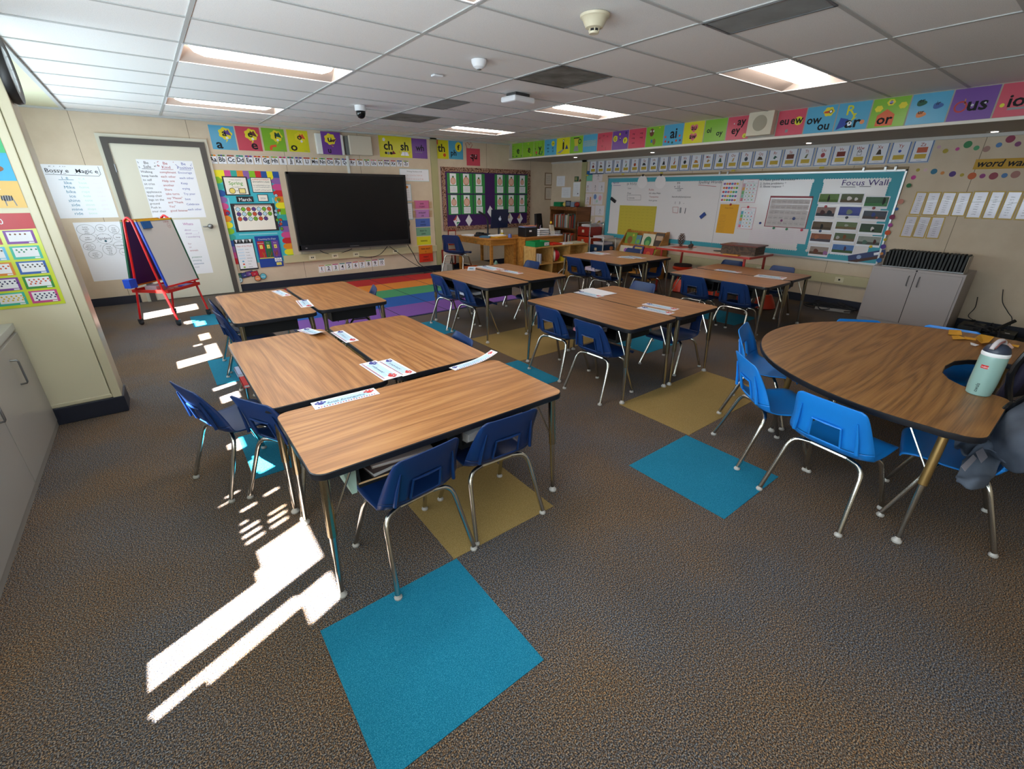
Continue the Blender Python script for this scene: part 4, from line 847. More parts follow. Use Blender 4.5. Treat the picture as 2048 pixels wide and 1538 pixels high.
# word discs under the calendar
for i, (px, py, m, s, sq) in enumerate([(478, 552, mat('#1f6b63', .5), 'cool', 1), (479, 560, LBU, 'cold', 0), (490, 550, mat('#2b3a7a', .5), 'rainy', 1), (499, 547, PUR, 'foggy', 1), (509, 547, mat('#b51f3a', .5), 'hot', 1), (515, 556, mat('#df8a5a', .5), 'warm', 0), (526, 552, mat('#5fb8cf', .5), 'windy', 0)]):
    p = bk(px, py); h_ = .085 if sq else .10; c = Card((p.x-.055, YB-.002-i*.003, p.z-h_/2), (1, 0, 0), (0, 0, 1), .11, h_, BK if sq else None, tilt=.15 if sq else 0)
    if sq: c.r(.06, .08, .94, .92, m, 1)
    else: c.c(.5, .5, .5, BK, 1); c.c(.5, .5, .43, m, 2)
    c.t(s, .5, .4, .22, WHITE if sq or s != 'cold' else INK, 3, 'c'); c.done('weather_card', 'small %s weather word %s reading %s, below the calendar board' % (['teal', 'pale blue', 'dark blue', 'purple', 'red', 'orange', 'light blue'][i], 'card' if sq else 'disc', s), 'word card', 'weather word cards below the calendar')
# number cards 1-10
XN = [637, 650.5, 664.5, 678.5, 691.5, 705, 718, 731, 743.5, 757, 770]
NC = ['#c8763a', '#8ab84a', '#b02a6a', '#1f7a7a', '#5b3d8a', '#c2452f', '#c9802a', '#8ab83a', '#a02a4a', '#1f6a6a']
for i in range(10):
    x0 = XN[i]; x1 = XN[i+1]-1.5; k = (x0-637)/120; yt = 531-13*k; yb_ = 545.5-13.5*k
    c = card_on(bk, [(x0, yt), (x1, yt-1.2), (x1+1, yb_-1.2), (x0+1, yb_)], PAPER); c.r(.04, .86, .96, .98, mat(NC[i], .6), 1); c.t(str(i+1), .5, .26, .62, INK, 2, 'c', .9 if i < 9 else .72)
    c.r(.2, .1, .8, .15, mat(NC[(i*3+5) % 10], .6), 1); c.done('number_card', 'small white number card reading %d, low on the wall under the screen' % (i+1), 'number card', 'number cards under the screen')
# screen
P = [bk(568, 346), bk(802, 348), bk(814, 486), bk(598, 504)]; x0, x1, z0, z1 = (P[0].x+P[3].x)/2-.01, (P[1].x+P[2].x)/2+.02, (P[2].z+P[3].z)/2, (P[0].z+P[1].z)/2
t = thing('flat_screen', 'large black flat screen display on the wall between the calendar and colour tags', 'display screen', (x0, YB, z0)); W_, H_ = x1-x0, z1-z0; D = .13
MB().bb((0, -D, 0), (W_, -.05, H_), mat('#0f0f11', .35)).build('housing', t, bevel=.008)
MB().bb((.035, -D-.002, .10), (W_-.035, -D, H_-.035), mat('#131417', .22, spec=.5)).build('screen', t)
b = MB(); FRM = mat('#1c1c20', .3)
for a, d_ in (((0, -D-.006, H_-.035), (W_, -D, H_)), ((0, -D-.006, .0), (.035, -D, H_)), ((W_-.035, -D-.006, 0), (W_, -D, H_)), ((0, -D-.006, .02), (W_, -D, .10))): b.bb(a, d_, FRM)
b.build('bezel', t, bevel=.002); MB().bb((0, -D-.012, 0), (W_, -D+.02, .018), mat('#8d8785', .3, .8)).build('lower_strip', t)
MB().bb((.10, -D-.009, .045), (.13, -D-.006, .06), GR).bb((W_*.42, -D-.009, .035), (W_*.50, -D-.006, .05), mat('#555559', .4)).bb((W_-.45, -D-.012, .04), (W_-.3, -D-.006, .055), BK).build('control_panel', t)
MB().bb((.3, -.05, .2), (W_-.3, -.003, H_-.2), BK).build('wall_bracket', t)
def cable(pts, lb, r_=.006, m=BK, g='loose cables'): tag(MB().tube(catmull(pts, 6), r_, m, 6).build('cable', smooth=True), lb, 'cable', g)
def B(px, py, d=.03): p = bk(px, py); return (p.x, YB-d, p.z)
cable([B(637, 500, .06), B(650, 506, .05), B(668, 508, .04), B(688, 503, .05), B(702, 497, .06)], 'black cable sagging under the left half of the screen')
cable([B(716, 512, .06), B(738, 514, .05), B(758, 508, .05), B(772, 492, .07)], 'black cable from the screen to a middle wall outlet')
cable([B(776, 492, .07), B(800, 510, .08), B(830, 530, .10), (bk(858, 545).x, YB-.14, .02)], 'black cable hanging from the screen corner down to the floor')
cable([B(812, 488, .07), B(822, 506, .10), B(834, 528, .14), (bk(862, 548).x, YB-.22, .02)], 'outermost black cable running from the screen corner to the desk', .008)
cable([B(805, 425, .03), B(816, 440, .04), B(817, 452, .04), B(811, 460, .05)], 'thin black cable looping beside the right edge of the screen')
cable([(4.2, YB-.16, .012), (4.5, YB-.25, .012), (4.7, YB-.2, .02), (4.82, YB-.15, .12), (4.9, YB-.12, .3)], 'black cable bundle on the floor under the teacher desk', .01)
# charts right of the screen
c = card_on(bk, [(797, 337), (857, 339), (858, 363), (802, 362)], mat('#9fcbd6', .6)); c.r(.01, .03, .99, .97, PAPER, 1); c.t('Writing Numbers 0-20', .5, .74, .16, GR, 2, 'c'); [c.t('0 1 2 3 4 5 6 7 8 9 10' if i == 0 else '11 12 13 14 15 16 17 18', .5, .42-.3*i, .17, mat('#d0a9a5', .7), 2, 'c') for i in range(2)]; c.done('number_chart', 'wide white chart titled Writing Numbers 0-20, above the right corner of the screen', 'chart')
for q, lb, m in (([(805, 368), (822, 368), (823, 402), (807, 402)], 'white sheet with orange oval and blue border, upper one beside the screen', LAM['o']), ([(806, 406), (825, 406), (826, 439), (809, 440)], 'white lined sheet with blue border, lower one beside the screen', PAPER)):
    c = card_on(bk, q, mat('#8fb9c9', .6)); c.r(.06, .04, .94, .96, PAPER, 1); c.c(.5, .82, .10, m, 2, .08)
    for i in range(4): c.ln([(.2, .62-.13*i), (.8, .62-.13*i)], .008, GR, 2)
    c.done('framed_sheet', lb, 'sheet')
# behaviour colour tags
TG = [('#c86a9a', 'SUPER STUDENT', 401), ('#b57fc0', 'EXCELLENT JOB', 419), ('#4a68b8', 'GOOD CHOICES', 437), ('#74a58a', 'READY TO LEARN', 455), ('#d8d42a', 'WARNING', 473), ('#d97a1e', 'THINK ABOUT IT', 490.5), ('#cf2f18', 'PARENT CONTACT', 506.5)]
for i, (cc, s, y) in enumerate(TG):
    xa = 828+i*1.3; c = card_on(bk, [(xa, y), (xa+30-i*.5, y), (xa+31-i*.5, y+16.5), (xa+1, y+16.5)], mat(cc, .5), .002, lift=.052 if i > 4 else 0); a, b_ = (s.split(' ')+[''])[:2] if s.count(' ') < 2 else (s.rsplit(' ', 1))
    c.t(a, .5, .52 if b_ else .38, .26, INK, 2, 'c', .75); c.t(b_, .5, .16, .26, INK, 2, 'c', .75) if b_ else None; c.done('behaviour_tag', '%s rectangular tag reading %s, in the column right of the screen' % (['magenta', 'lilac', 'blue', 'grey green', 'yellow', 'orange', 'red'][i], s), 'tag', 'coloured behaviour tags in a column')
    if i < 2:
        for k in range(5):
            for s_ in (0, 1): p = c.at(s_, .15+.16*k, .003); d_ = -1 if s_ == 0 else 1; tag(MB().bb((p.x+(-.05 if s_ == 0 else -.02), YB-.016, p.z-.006), (p.x+(.02 if s_ == 0 else .05), YB-.006, p.z+.006), mat('#b98d5c', .6)).build('clothespin'), 'tiny wooden clothespin clipped on the %s of the %s tag' % ('left' if s_ == 0 else 'right', ['magenta', 'lilac'][i]), 'clothespin', 'wooden clothespins on the %s of the %s tag' % ('left' if s_ == 0 else 'right', ['magenta', 'lilac'][i]))
# green bulletin board
P = [bk(881, 335), bk(1060, 339), bk(1058, 452), bk(887, 463)]; x0, x1, z0, z1 = (P[0].x+P[3].x)/2, (P[1].x+P[2].x)/2, (P[2].z+P[3].z)/2, (P[0].z+P[1].z)/2; BWd, BH = x1-x0, z1-z0
t = thing('bulletin_board', 'purple bulletin board with green panels of plant pot drawings and a speckled border', 'bulletin board', (x0, YB, z0))
MB().bb((0, -.02, 0), (BWd, -.003, BH), mat('#3d1a5a', .8)).build('backing', t)
sp = ramp_mat('speckled_border', 60, [(.38, '#1a1210'), (.46, '#7a4a30'), (.54, '#c9a08a'), (.6, '#2a1a18'), (.68, '#d8c0a8')], .7, detail=3)
b = MB(); bw = .085
for a, d_ in (((0, 0), (BWd, bw)), ((0, BH-bw), (BWd, BH)), ((0, bw), (bw, BH-bw)), ((BWd-bw, bw), (BWd, BH-bw))): b.bb((a[0], -.024, a[1]), (d_[0], -.02, d_[1]), sp)
b.build('speckled_border', t)
GP = mat('#2f8a46', .7); n = 0
for blk, ub in enumerate((.055, .565)):
    for r_ in range(2):
        for k in range(3):
            u0 = ub+k*.135+.0; c = Card((u0*BWd, -.022, (.26+(1-r_)*.335)*BH), (1, 0, 0), (0, 0, 1), .127*BWd, .315*BH, GP, .0015); n += 1
            c.r(.22, .42, .72, .98, PAPER, 1); hh = .13+.03*((n*7) % 3); c.c(.47, .62, hh, mat('#d7967c', .7), 2, hh*1.1); c.c(.47, .62, hh*.75, mat('#e0b8a6', .7), 3, hh*.8); c.c(.47, .62+hh*1.25, .06, mat('#3a7a3a', .7), 3, .045, 12, 5)
            c.r(.2, .04, .78, .38, PAPER, 1); [c.scrib(.26, .7, .28-.08*j, .04, GR, 2, 6) for j in range(3)]
            c.build('plant_drawing', t)
KT = mat('#cfc0b0', .7)
for u, v, m in ((.125, .13, mat('#c23a2a', .6)), (.255, .13, PAPER), (.50, .27, PAPER), (.735, .14, KT), (.86, .13, mat('#c98a6a', .7))):
    c = Card((u*BWd-.06, -.024, v*BH-.09), (1, 0, 0), (0, 0, 1), .17, .24, None, .0015, tilt=random.uniform(-.15, .15)); c.p([(.5, 0), (1, .5), (.5, 1), (0, .5)], PAPER, 1); c.p([(.5, .5), (.5, 1), (.02, .52)], m, 2)
    if m == mat('#c23a2a', .6): [c.ln([(.12+.1*i, .5), (.5, .62+.1*i)], .03, PAPER, 3) for i in range(3)]; c.p([(.5, 0), (.9, .42), (.5, .42)], mat('#3a9a6a', .6), 2); c.ln([(.5, .15), (.75, .3)], .05, PAPER, 3)
    c.build('paper_kite', t)
# framed sheets between board and corner
for q, lb in (([(1089, 346), (1104, 345), (1103, 371), (1090, 371)], 'upper small framed sheet right of the green bulletin board'), ([(1089, 375), (1104, 374), (1103, 399), (1090, 400)], 'lower small framed sheet right of the green bulletin board')):
    c = card_on(bk, q, mat('#8a7358', .6), .008); c.r(.1, .07, .9, .93, mat('#cfc4b6', .7), 1); [c.scrib(.2, .8, .2+.15*i, .08, GR, 2, 6) for i in range(4)]; c.done('framed_notice', lb, 'framed sheet', 'framed sheets near the corner')
# door papers and charts beside the door
def chart(q, lb, rows=(), name='chart_paper', m=PAPER, fn=bk, lift=0): c = card_on(fn, q, m, .001, lift=lift); return c
c = card_on(bk, [(273, 320), (385, 321), (411, 434), (305, 437)], PAPER, .001, lift=.031); RDk = mat('#a8323c', .8); BLk = mat('#4a5aa8', .8); BK2 = mat('#3c3f45', .8)
for i, (h1, h2, m, L_) in enumerate((('Be', 'Safe', BK2, ['Walking', 'keep hands', 'to self', 'sit criss', 'cross', 'applesauce', 'keep chair', 'legs on the', 'ground', 'Push in', 'your chair']), ('Be', 'Kind', RDk, ['compliment', 'each other', 'Help one', 'another', 'Share', 'take turns', 'say "Please"', 'and "Thank', 'You"', 'good listener']), ('Be', 'Positive', BLk, ['Encourage', 'each other', 'Keep', 'trying', 'Try your', 'best', 'Celebrate', 'each other']))):
    u = .16+.33*i; c.t(h1, u, .925, .065, m, 2, 'c', 1.1); c.t(h2, u, .86, .065, m, 2, 'c', 1.1); c.ln([(u-.1, .845), (u+.12, .845)], .006, m, 2); [c.c(u+random.choice((-.13, .14))+random.uniform(-.015, .015), random.uniform(.86, .98), .006, m, 2) for _ in range(8)]
    dy = .74/len(L_)
    for j, s in enumerate(L_): c.t(s, u-.14, .78-dy*j, .052, m, 2, 'l', 1.0)
c.done('chart_paper', 'white handwritten chart on the door reading Be Safe, Be Kind, Be Positive', 'chart', 'large handwritten charts near the door')
c = card_on(bk, [(352, 438), (402, 439), (424, 546), (372, 548)], PAPER, .001, lift=.031); c.t('Whats', .3, .9, .06, mat('#b05fa5', .8), 2)
for i, (s, m) in enumerate((('about ____', '#a58ab8'), ('about ____!', '#a58ab8'), ('I wondering', '#a58ab8'), ('', '#fff'), ('for', '#b08a9a'), ('or', '#b08a9a'), ('animals', '#b06a7a'), ('', '#fff'), ('presence', '#4a8a7a'), ('amazing', '#7a9aa8'), ('awesome', '#5a7aa8'), ('cool', '#a8a8b8'))):
    if s: c.t(s, .3, .8-.062*i, .045, mat(m, .8), 2)
c.done('chart_paper', 'white chart with pink and purple writing low on the door behind the easel', 'chart', 'large handwritten charts near the door')
c = card_on(bk, [(66, 329), (203, 330), (237, 432), (108, 440)], PAPER, .001, lift=.002); TB_ = mat('#2f7f9f', .8); c.t('Bossy e   Magic e', .52, .855, .105, BK2, 2, 'c', 1.1); c.ln([(.12, .82), (.9, .80), (.94, .84), (.93, .98)], .007, BK2, 2); [c.c(random.uniform(.15, .95), random.choice((.965, .84)), .006, BK2, 2) for _ in range(12)]
c.t('i_e', .38, .735, .085, TB_, 2, 'c'); c.ln([(.28, .725), (.5, .725)], .007, TB_, 2)
for j, s in enumerate('like Mike bike ice shine side mine ride'.split()): c.t(s, .40, .645-.083*j, .075, TB_, 2, 'c', 1.15)
for j, s in enumerate('o_e hose home rope hole note stove slope bone'.split()): c.t(s, .62, .735-.083*j, .06, mat('#bfe0d2', .8), 2, 'c', 1.1)
for j, s in enumerate('a_e name tape cake make tale gave date'.split()): c.t(s, .84, .735-.083*j, .055, mat('#e6dfe4', .8), 2, 'c', 1.1)
c.done('chart_paper', 'white chart titled Bossy e Magic e left of the door', 'chart', 'large handwritten charts near the door')
c = card_on(bk, [(145, 447), (252, 441), (262, 556), (189, 564)], PAPER, .001, lift=.002)
EL = [(.22, .88, .19, .085, 'Some spiders spin webs'), (.55, .90, .11, .06, 'eight legs'), (.82, .87, .12, .07, 'two body parts'), (.20, .74, .17, .07, 'baby spiders'), (.55, .72, .17, .085, 'Spiders'), (.86, .74, .11, .055, 'fangs'), (.17, .60, .13, .065, 'many different shapes'), (.84, .60, .14, .06, 'camouflage'), (.24, .46, .15, .07, 'some spiders hide'), (.58, .53, .15, .095, 'some spiders jump and hide'), (.88, .48, .10, .06, 'hunt')]
for u, v, ru, rv, s in EL:
    c.ln([(u+ru*math.cos(2*math.pi*i/20), v+rv*math.sin(2*math.pi*i/20)) for i in range(21)], .0045, GR, 1)
    if (u, v) != (.55, .72): c.ln([(u+(.55-u)*.5, v+(.72-v)*.5), (u+(.55-u)*.62, v+(.72-v)*.62)], .004, GR, 1)
    ws = s.split(); n = len(ws); [c.t(w_, u, v-.012+(n/2-.6-i)*.032, .06 if s == 'Spiders' else .032, BK2, 2, 'c') for i, w_ in enumerate(ws)]
c.c(.56, .68, .018, mat('#2f5a6a', .8), 2, seg=10, bumps=5); c.done('chart_paper', 'white spider fact web chart of ovals, behind the easel left of the door', 'chart', 'large handwritten charts near the door')
# ================= RIGHT WALL AND SOFFIT =================
SEP = [1024, 1045, 1067.4, 1088.5, 1112.7, 1139, 1165, 1193, 1222.6, 1254.8, 1289, 1324, 1362.6, 1403.6, 1448, 1494, 1546, 1601.6, 1661.9, 1728, 1802.6, 1883, 1974, 2080]
CL = 'g g g b y g b r p r g b y g r - r b b g b p r'.split()
def sy(x): return 318-.0653*(x-1024)
zt, zb_ = ZC-.004, ZS+.026; BRN = mat('#6e3a2c', .6)
info = {0: ('e', 'small green strip poster with a letter e, first at the far end of the soffit'), 1: ('e', 'green strip poster with a letter e among yellow flowers'), 2: ('y', 'green strip poster with a letter y on a swing'), 3: ('', 'blue strip poster of small words with a yellow disc'), 4: ('i', 'yellow strip poster with a tall letter i casting a shadow'),
        5: ('', 'green strip poster with a kitchen blender drawing'), 6: ('', 'blue strip poster with a band of pale orange waves'), 7: ('', 'red strip poster with scattered letters W H S J'), 8: ('', 'purple strip poster with yellow discs G and F'), 9: ('', 'red strip poster with short ending words'), 10: ('', 'green strip poster with a brown owl face'),
        11: ('ai', 'blue strip poster reading ai with fruit'), 12: ('', 'yellow strip poster reading au and aw on pink hearts'), 13: ('', 'green strip poster reading oi and oy'), 14: ('', 'red strip poster reading ay and ey, left of the wall speaker'), 16: ('', 'red strip poster reading eu and ew, right of the wall speaker'), 17: ('', 'blue strip poster reading ow and ou'), 18: ('', 'blue strip poster reading R over ar with a cape'),
        19: ('', 'green strip poster reading or in an orange house'), 20: ('', 'blue strip poster reading er, ir and ur on little craft'), 21: ('', 'purple strip poster reading ous with a red ring'), 22: ('', 'dark red strip poster reading ion at the right edge')}
HRT = mat('#d8707a', .5); SKINP = mat('#d98a5a', .6)
for i, cl in enumerate(CL):
    y0 = sf(SEP[i], sy(SEP[i])).y; y1 = sf(SEP[i+1], sy(SEP[i+1])).y
    if cl == '-': SPK = (y0, y1); continue
    c = Card((XS-.001, y0-.006, zb_), (0, -1, 0), (0, 0, 1), y0-y1-.012, zt-zb_, LAM[cl]); s, lb = info[i]
    if i in (0, 1, 2): c.t(s, .6, .3, .6, INK, 2, 'c'); [c.c(random.uniform(.08, .92), random.choice((.12, .88, .5)), .05, LAM['y'] if i == 1 else DG, 1) for _ in range(6)]
    if i == 0: [c.t('eeioy'[k], .12, .78-.17*k, .14, INK, 2, 'c') for k in range(5)]
    if i == 2: c.ln([(.15, .9), (.15, .3)], .02, BRN, 3); c.ln([(.45, .9), (.45, .4)], .02, BRN, 3); c.ln([(.85, .95), (.85, .3)], .02, BRN, 3); c.c(.25, .25, .1, mat('#c9404a', .5), 2); c.c(.8, .25, .09, mat('#2f8a4a', .5), 2)
    if i == 3: [c.t(w_, u, v, .2, INK, 3, 'c') for w_, u, v in (('wo', .32, .62), ('on', .74, .66), ('wa', .3, .4), ('al', .7, .4), ('au', .32, .2), ('al', .72, .2))]; c.c(.72, .72, .17, LAM['y'], 1)
    if i == 4: c.r(.46, .3, .58, .72, INK, 2); c.c(.52, .82, .08, INK, 2); c.c(.52, .82, .045, WHITE, 3); c.p([(.46, .3), (.6, .3), (.3, .06), (.04, .1)], GR, 2); c.p([(.66, .3), (.9, .3), (.78, .58)], mat('#233a7a', .6), 2)
    if i == 5: c.p([(.3, .1), (.7, .1), (.62, .42), (.38, .42)], GR, 2); c.p([(.38, .42), (.62, .42), (.7, .86), (.3, .86)], mat('#c9b83a', .5), 2); c.r(.28, .86, .72, .92, INK, 3); c.ring(.76, .68, .1, .15, INK, 3)
    if i == 6:
        for j in range(6): c.ln([(.05+.09*k, .34+.06*j+.02*(k % 2)) for k in range(11)], .02, mat('#b8b070', .5), 2)
    if i == 7: [c.t(w_, u, v, .17, BRN, 3, 'c') for w_, u, v in (('W', .14, .66), ('W', .42, .78), ('H', .68, .72), ('S', .38, .5), ('H', .36, .2), ('J', .6, .08))]
    if i == 8: [(c.c(u, v, .17, LAM['y'], 1), c.t(w_, u, v-.1, .24, INK, 2, 'c')) for w_, u, v in (('G', .18, .6), ('F', .82, .46))]; c.c(.46, .82, .07, LAM['y'], 1); c.c(.5, .56, .09, mat('#4a2a7a', .5), 2); eyes(c, .5, .6, .03); c.c(.85, .86, .08, mat('#3a2a6a', .5), 2)
    if i == 9: [c.t(w_, u, v, .13, INK, 3, 'c') for w_, u, v in (('-ing', .27, .72), ('-ang', .74, .72), ('-ong', .27, .5), ('-ung', .74, .5), ('-ank', .3, .24))]
    if i == 10: c.c(.32, .72, .15, BRN, 1, .2); eyes(c, .26, .78, .05); eyes(c, .42, .78, .05); c.c(.76, .92, .06, LAM['y'], 1, .03); c.c(.5, .24, .1, mat('#8a6a3a', .6), 1, .16); c.r(.3, .2, .4, .36, mat('#2f6aa8', .5), 1)
    if i == 11: c.t('ai', .52, .34, .62, INK, 2, 'c'); [c.c(u, v, .06, m, 3) for u, v, m in ((.1, .42, ORG), (.12, .2, mat('#c9304a', .5)), (.3, .16, BRN), (.5, .12, DG), (.7, .2, ORG), (.85, .42, ORG), (.9, .2, PUR))]
    if i in (12,): [(c.c(.42, v+.08, .11, HRT, 1), c.c(.6, v+.08, .11, HRT, 1), c.p([(.3, v+.04), (.72, v+.04), (.51, v-.18)], HRT, 2), c.t(w_, .5, v-.06, .3, INK, 3, 'c')) for w_, v in (('au', .68), ('aw', .28))]
    if i == 13: c.t('oi', .22, .42, .3, INK, 2, 'c'); c.t('oy', .72, .26, .3, INK, 2, 'c')
    if i == 14: c.t('ay', .62, .62, .42, INK, 2, 'c'); c.t('ey', .42, .26, .42, INK, 2, 'c'); c.c(.84, .14, .1, LAM['y'], 1); c.t('a', .84, .09, .12, INK, 2, 'c')
    if i == 16: c.t('eu', .26, .44, .38, INK, 2, 'c'); c.c(.78, .54, .17, LAM['y'], 1); c.t('ew', .72, .44, .38, INK, 2, 'c'); c.r(.36, .12, .46, .24, GR, 1)
    if i == 17: c.t('ow', .3, .36, .4, INK, 2, 'c'); c.t('ou', .66, .1, .4, INK, 2, 'c'); c.c(.74, .76, .2, YL, 1, .17, 24, 6); c.c(.8, .76, .07, INK, 2); c.c(.8, .76, .045, WHITE, 3); c.p([(.56, .72), (.74, .7), (.74, .8), (.6, .78)], ORG, 2)
    if i == 18: c.t('R', .42, .56, .5, LAM['y'], 2, 'c', 1.1); c.p([(.5, .6), (.62, .6), (.56, .46), (.64, .46), (.46, .30), (.52, .46)], LAM['y'], 2); c.p([(.06, .04), (.14, .48), (.4, .4), (.36, .16), (.2, .1)], mat('#1c3f9a', .5), 1); c.t('ar', .56, .1, .5, INK, 3, 'c', 1.15); c.c(.46, .24, .08, WHITE, 4); c.c(.46, .26, .03, INK, 5); c.c(.84, .26, .08, SKINP, 2)
    if i == 19: c.p([(.2, .05), (.68, .05), (.68, .42), (.44, .62), (.2, .42)], mat('#d8653a', .5), 1); c.t('or', .44, .12, .42, INK, 2, 'c', 1.1); [(c.c(u, v, .13, YL, 1, .11, 20, 6)) for u, v in ((.2, .66), (.5, .84), (.84, .7))]; c.c(.5, .84, .06, PUR, 2); c.ln([(.44, .85), (.56, .85)], .02, WHITE, 3)
    if i == 20: [(c.c(u, v-.02, .15, m, 1, .1, 18, 3), c.t(w_, u, v, .2, INK, 2, 'c')) for w_, u, v, m in (('er', .28, .72, DG), ('ir', .72, .58, mat('#2a5a9a', .5)), ('ur', .34, .34, SKINP))]
    if i == 21: c.ring(.24, .44, .13, .18, mat('#b02a2a', .5), 2); c.t('us', .62, .3, .52, INK, 2, 'c', 1.1); eyes(c, .5, .46, .035); c.ln([(.32, .5), (.3, .68)], .03, mat('#c98a4a', .5), 2)
    if i == 22: c.t('ion', .5, .3, .46, INK, 2, 'c', 1.1); c.r(.25, .2, .95, .27, GR, 1); c.r(.66, .62, .95, .95, mat('#4a1a2a', .6), 1); c.c(.12, .36, .06, LAM['y'], 2)
    if i in (8, 14, 21): eyes(c, .3 if i != 21 else .78, .7 if i != 21 else .5, .025)
    c.done('strip_poster', lb, 'poster', 'phonics strip posters along the soffit')
t = thing('wall_speaker', 'square beige wall speaker with a round grille on the soffit between posters', 'speaker', (XS, (SPK[0]+SPK[1])/2, ZS+.03)); hw = (SPK[0]-SPK[1])/2-.01
MB().bb((-.10, -hw, .015), (-.012, hw, .285), mat('#cfc7b2', .5)).build('cabinet', t, bevel=.004)
MB().lathe([(.088, 0), (.088, .003)], (-.10, 0, .15), mat('#a39b88', .7), 32, Matrix.Rotation(R(-90), 3, 'Y')).build('grille', t)
# A-Z cards with blue frames
BLF = mat('#2a5a9c', .3); SIL = mat('#b9bec6', .25); PIC = ['#7a2a2a', '#6a5a4a', '#3a3a4a', '#2a4a7a', '#5a7a4a', '#b04a2a', '#3a3a3a', '#2a3a5a', '#2a2a2a', '#b0603a', '#20242a', '#c9873a', '#b08a4a', '#3a5a4a', '#c9a06a', '#3a4a5a', '#4a3a2a', '#2f5a4a', '#6a3a2a', '#6a6a4a', '#a03a4a', '#7a2a1a', '#3a3a4a', '#3a2a1a', '#2a4aa0', '#c05a3a']
ya, yz = rt(1176, 335).y, rt(1868, 310).y; ya, yz = 7.36, 1.70; pitch = (ya-yz)/26; zc0, zc1 = 1.885, ZS-.012
for i in range(26):
    c = Card((XR-.002, ya-i*pitch-.004, zc0), (0, -1, 0), (0, 0, 1), pitch-.008, zc1-zc0, SIL); ch = chr(65+i)
    c.r(.05, .04, .95, .96, BLF, 1); c.r(.1, .07, .9, .93, PAPER, 2); c.t(ch+ch.lower(), .5, .70, .2, mat('#a03a3a', .7), 3, 'c', .95); m = mat(PIC[i], .6)
    k = i % 5
    if i == 22: c.frame(.015, INK, 3, .38, .44, .62, .64); c.ring(.5, .64, .05, .07, INK, 3)
    elif i == 25 or i == 18 or i == 21: c.r(.28, .44, .76, .66, m, 3)
    elif i == 24: c.c(.5, .54, .06, m, 3)
    elif k == 0: c.c(.5, .54, .10, m, 3, .11)
    elif k == 1: c.p([(.3, .46), (.7, .46), (.6, .6), (.4, .64)], m, 3)
    elif k == 2: c.c(.5, .52, .06, m, 3); c.p([(.4, .5), (.7, .54), (.5, .64)], m, 4)
    elif k == 3: c.p([(.36, .44), (.64, .44), (.56, .66), (.46, .66)], m, 3)
    else: c.p([(.42, .44), (.56, .44), (.62, .66), (.5, .6)], m, 3)
    c.r(.24, .19, .78, .38, mat('#c9ab3c', .6), 3); c.ln([(.38, .125), (.62, .125)], .012, GR, 3)
    c.done('letter_card', 'blue framed letter card reading %s%s above the whiteboard' % (ch, ch.lower()), 'letter card', 'blue framed letter cards above the whiteboard')
# whiteboard
P = [rt(1218, 352), rt(1820, 342), rt(1752, 536), rt(1206, 472)]; y0, y1 = 6.80, 1.88; z1, z0 = 1.82, .635; WW, WH = y0-y1, z1-z0
O = Vector((0, 0, 0)); U = (0, -1, 0); V = (0, 0, 1)
t = thing('whiteboard', 'long wall whiteboard with a scalloped turquoise border, full of writing and sheets', 'whiteboard', (XR, y0, z0))
MB().bb((-.02, -WW, 0), (0, 0, WH), mat('#e3dfe0', .18)).build('writing_surface', t)
b = MB(); AL = mat('#c9cbcc', .3, .6)
for a, d_ in (((0, 0), (WW, .02)), ((0, WH-.02), (WW, WH)), ((0, 0), (.02, WH)), ((WW-.02, 0), (WW, WH))): b.bb((-.03, -a[0], a[1]), (0, -d_[0], d_[1]), AL)
b.build('metal_frame', t); MB().bb((-.035, -WW, WH), (0, 0, WH+.03), mat('#8a7658', .6)).build('map_rail', t)
def wbu(px, py): p = rt(px, py); return (y0-p.y)/WW, (p.z-z0)/WH
c = Card((-.020, 0, 0), U, V, WW, WH); TQ = mat('#3f9fb0', .6); bh = .052
c.r(.004, .02, .996, .02+bh, TQ, 1); c.r(.004, 1-.02-bh, .996, .98, TQ, 1); c.r(.004, .02+bh, .022, .98-bh, TQ, 1); c.r(.972, .02+bh, .996, .98-bh, TQ, 1); um = wbu(1634, 380)[0]; c.r(um-.012, .02+bh, um+.012, .98-bh, TQ, 1)
for k in range(150):
    u = .01+k*.98/150; c.c(u, .02+bh, .014, TQ, 2, seg=8); c.c(u, .98-bh, .014, TQ, 2, seg=8)
for k in range(34):
    v = .12+k*.77/34
    for u in (.022, .972, um-.012, um+.012): c.c(u, v, .014, TQ, 2, seg=8)
c.build('scalloped_border', t)
def wtext(px, py, s, size, m, al='l', sh=0): u, v = wbu(px, py); WT.t(s, u, v, size*.72, m, 2, al, 1.15, sh)
WT = Card((-.0215, 0, 0), U, V, WW, WH); IK = mat('#4a4a55', .8); RK = mat('#a8484f', .8); PK_ = mat('#6a4a8a', .8)
wtext(1227, 367, 'Agenda', .055, PK_); WT.ln([wbu(1228, 371), wbu(1243, 371)], .006, PK_, 2)
wtext(1255, 370, '(6 9/5/5)', .07, IK); wtext(1257, 378, 'Line', .05, IK); wtext(1256, 388, 'Due', .055, IK); wtext(1258, 397, 'Calendar', .045, IK); WT.ln([wbu(1256, 390), wbu(1283, 390), wbu(1283, 400), wbu(1256, 400), wbu(1256, 390)], .004, IK, 2)
wtext(1299, 381, 'Rules', .055, RK); wtext(1299, 388, 'All reflex Math', .045, IK); wtext(1300, 395, 'Trampoline', .045, RK); wtext(1299, 402, 'finish games', .04, IK)
wtext(1355, 369, '99', .07, IK); wtext(1349, 376, '+ 10', .07, IK); WT.ln([wbu(1351, 377), wbu(1368, 377)], .006, IK, 2); wtext(1355, 383, '109', .06, IK)
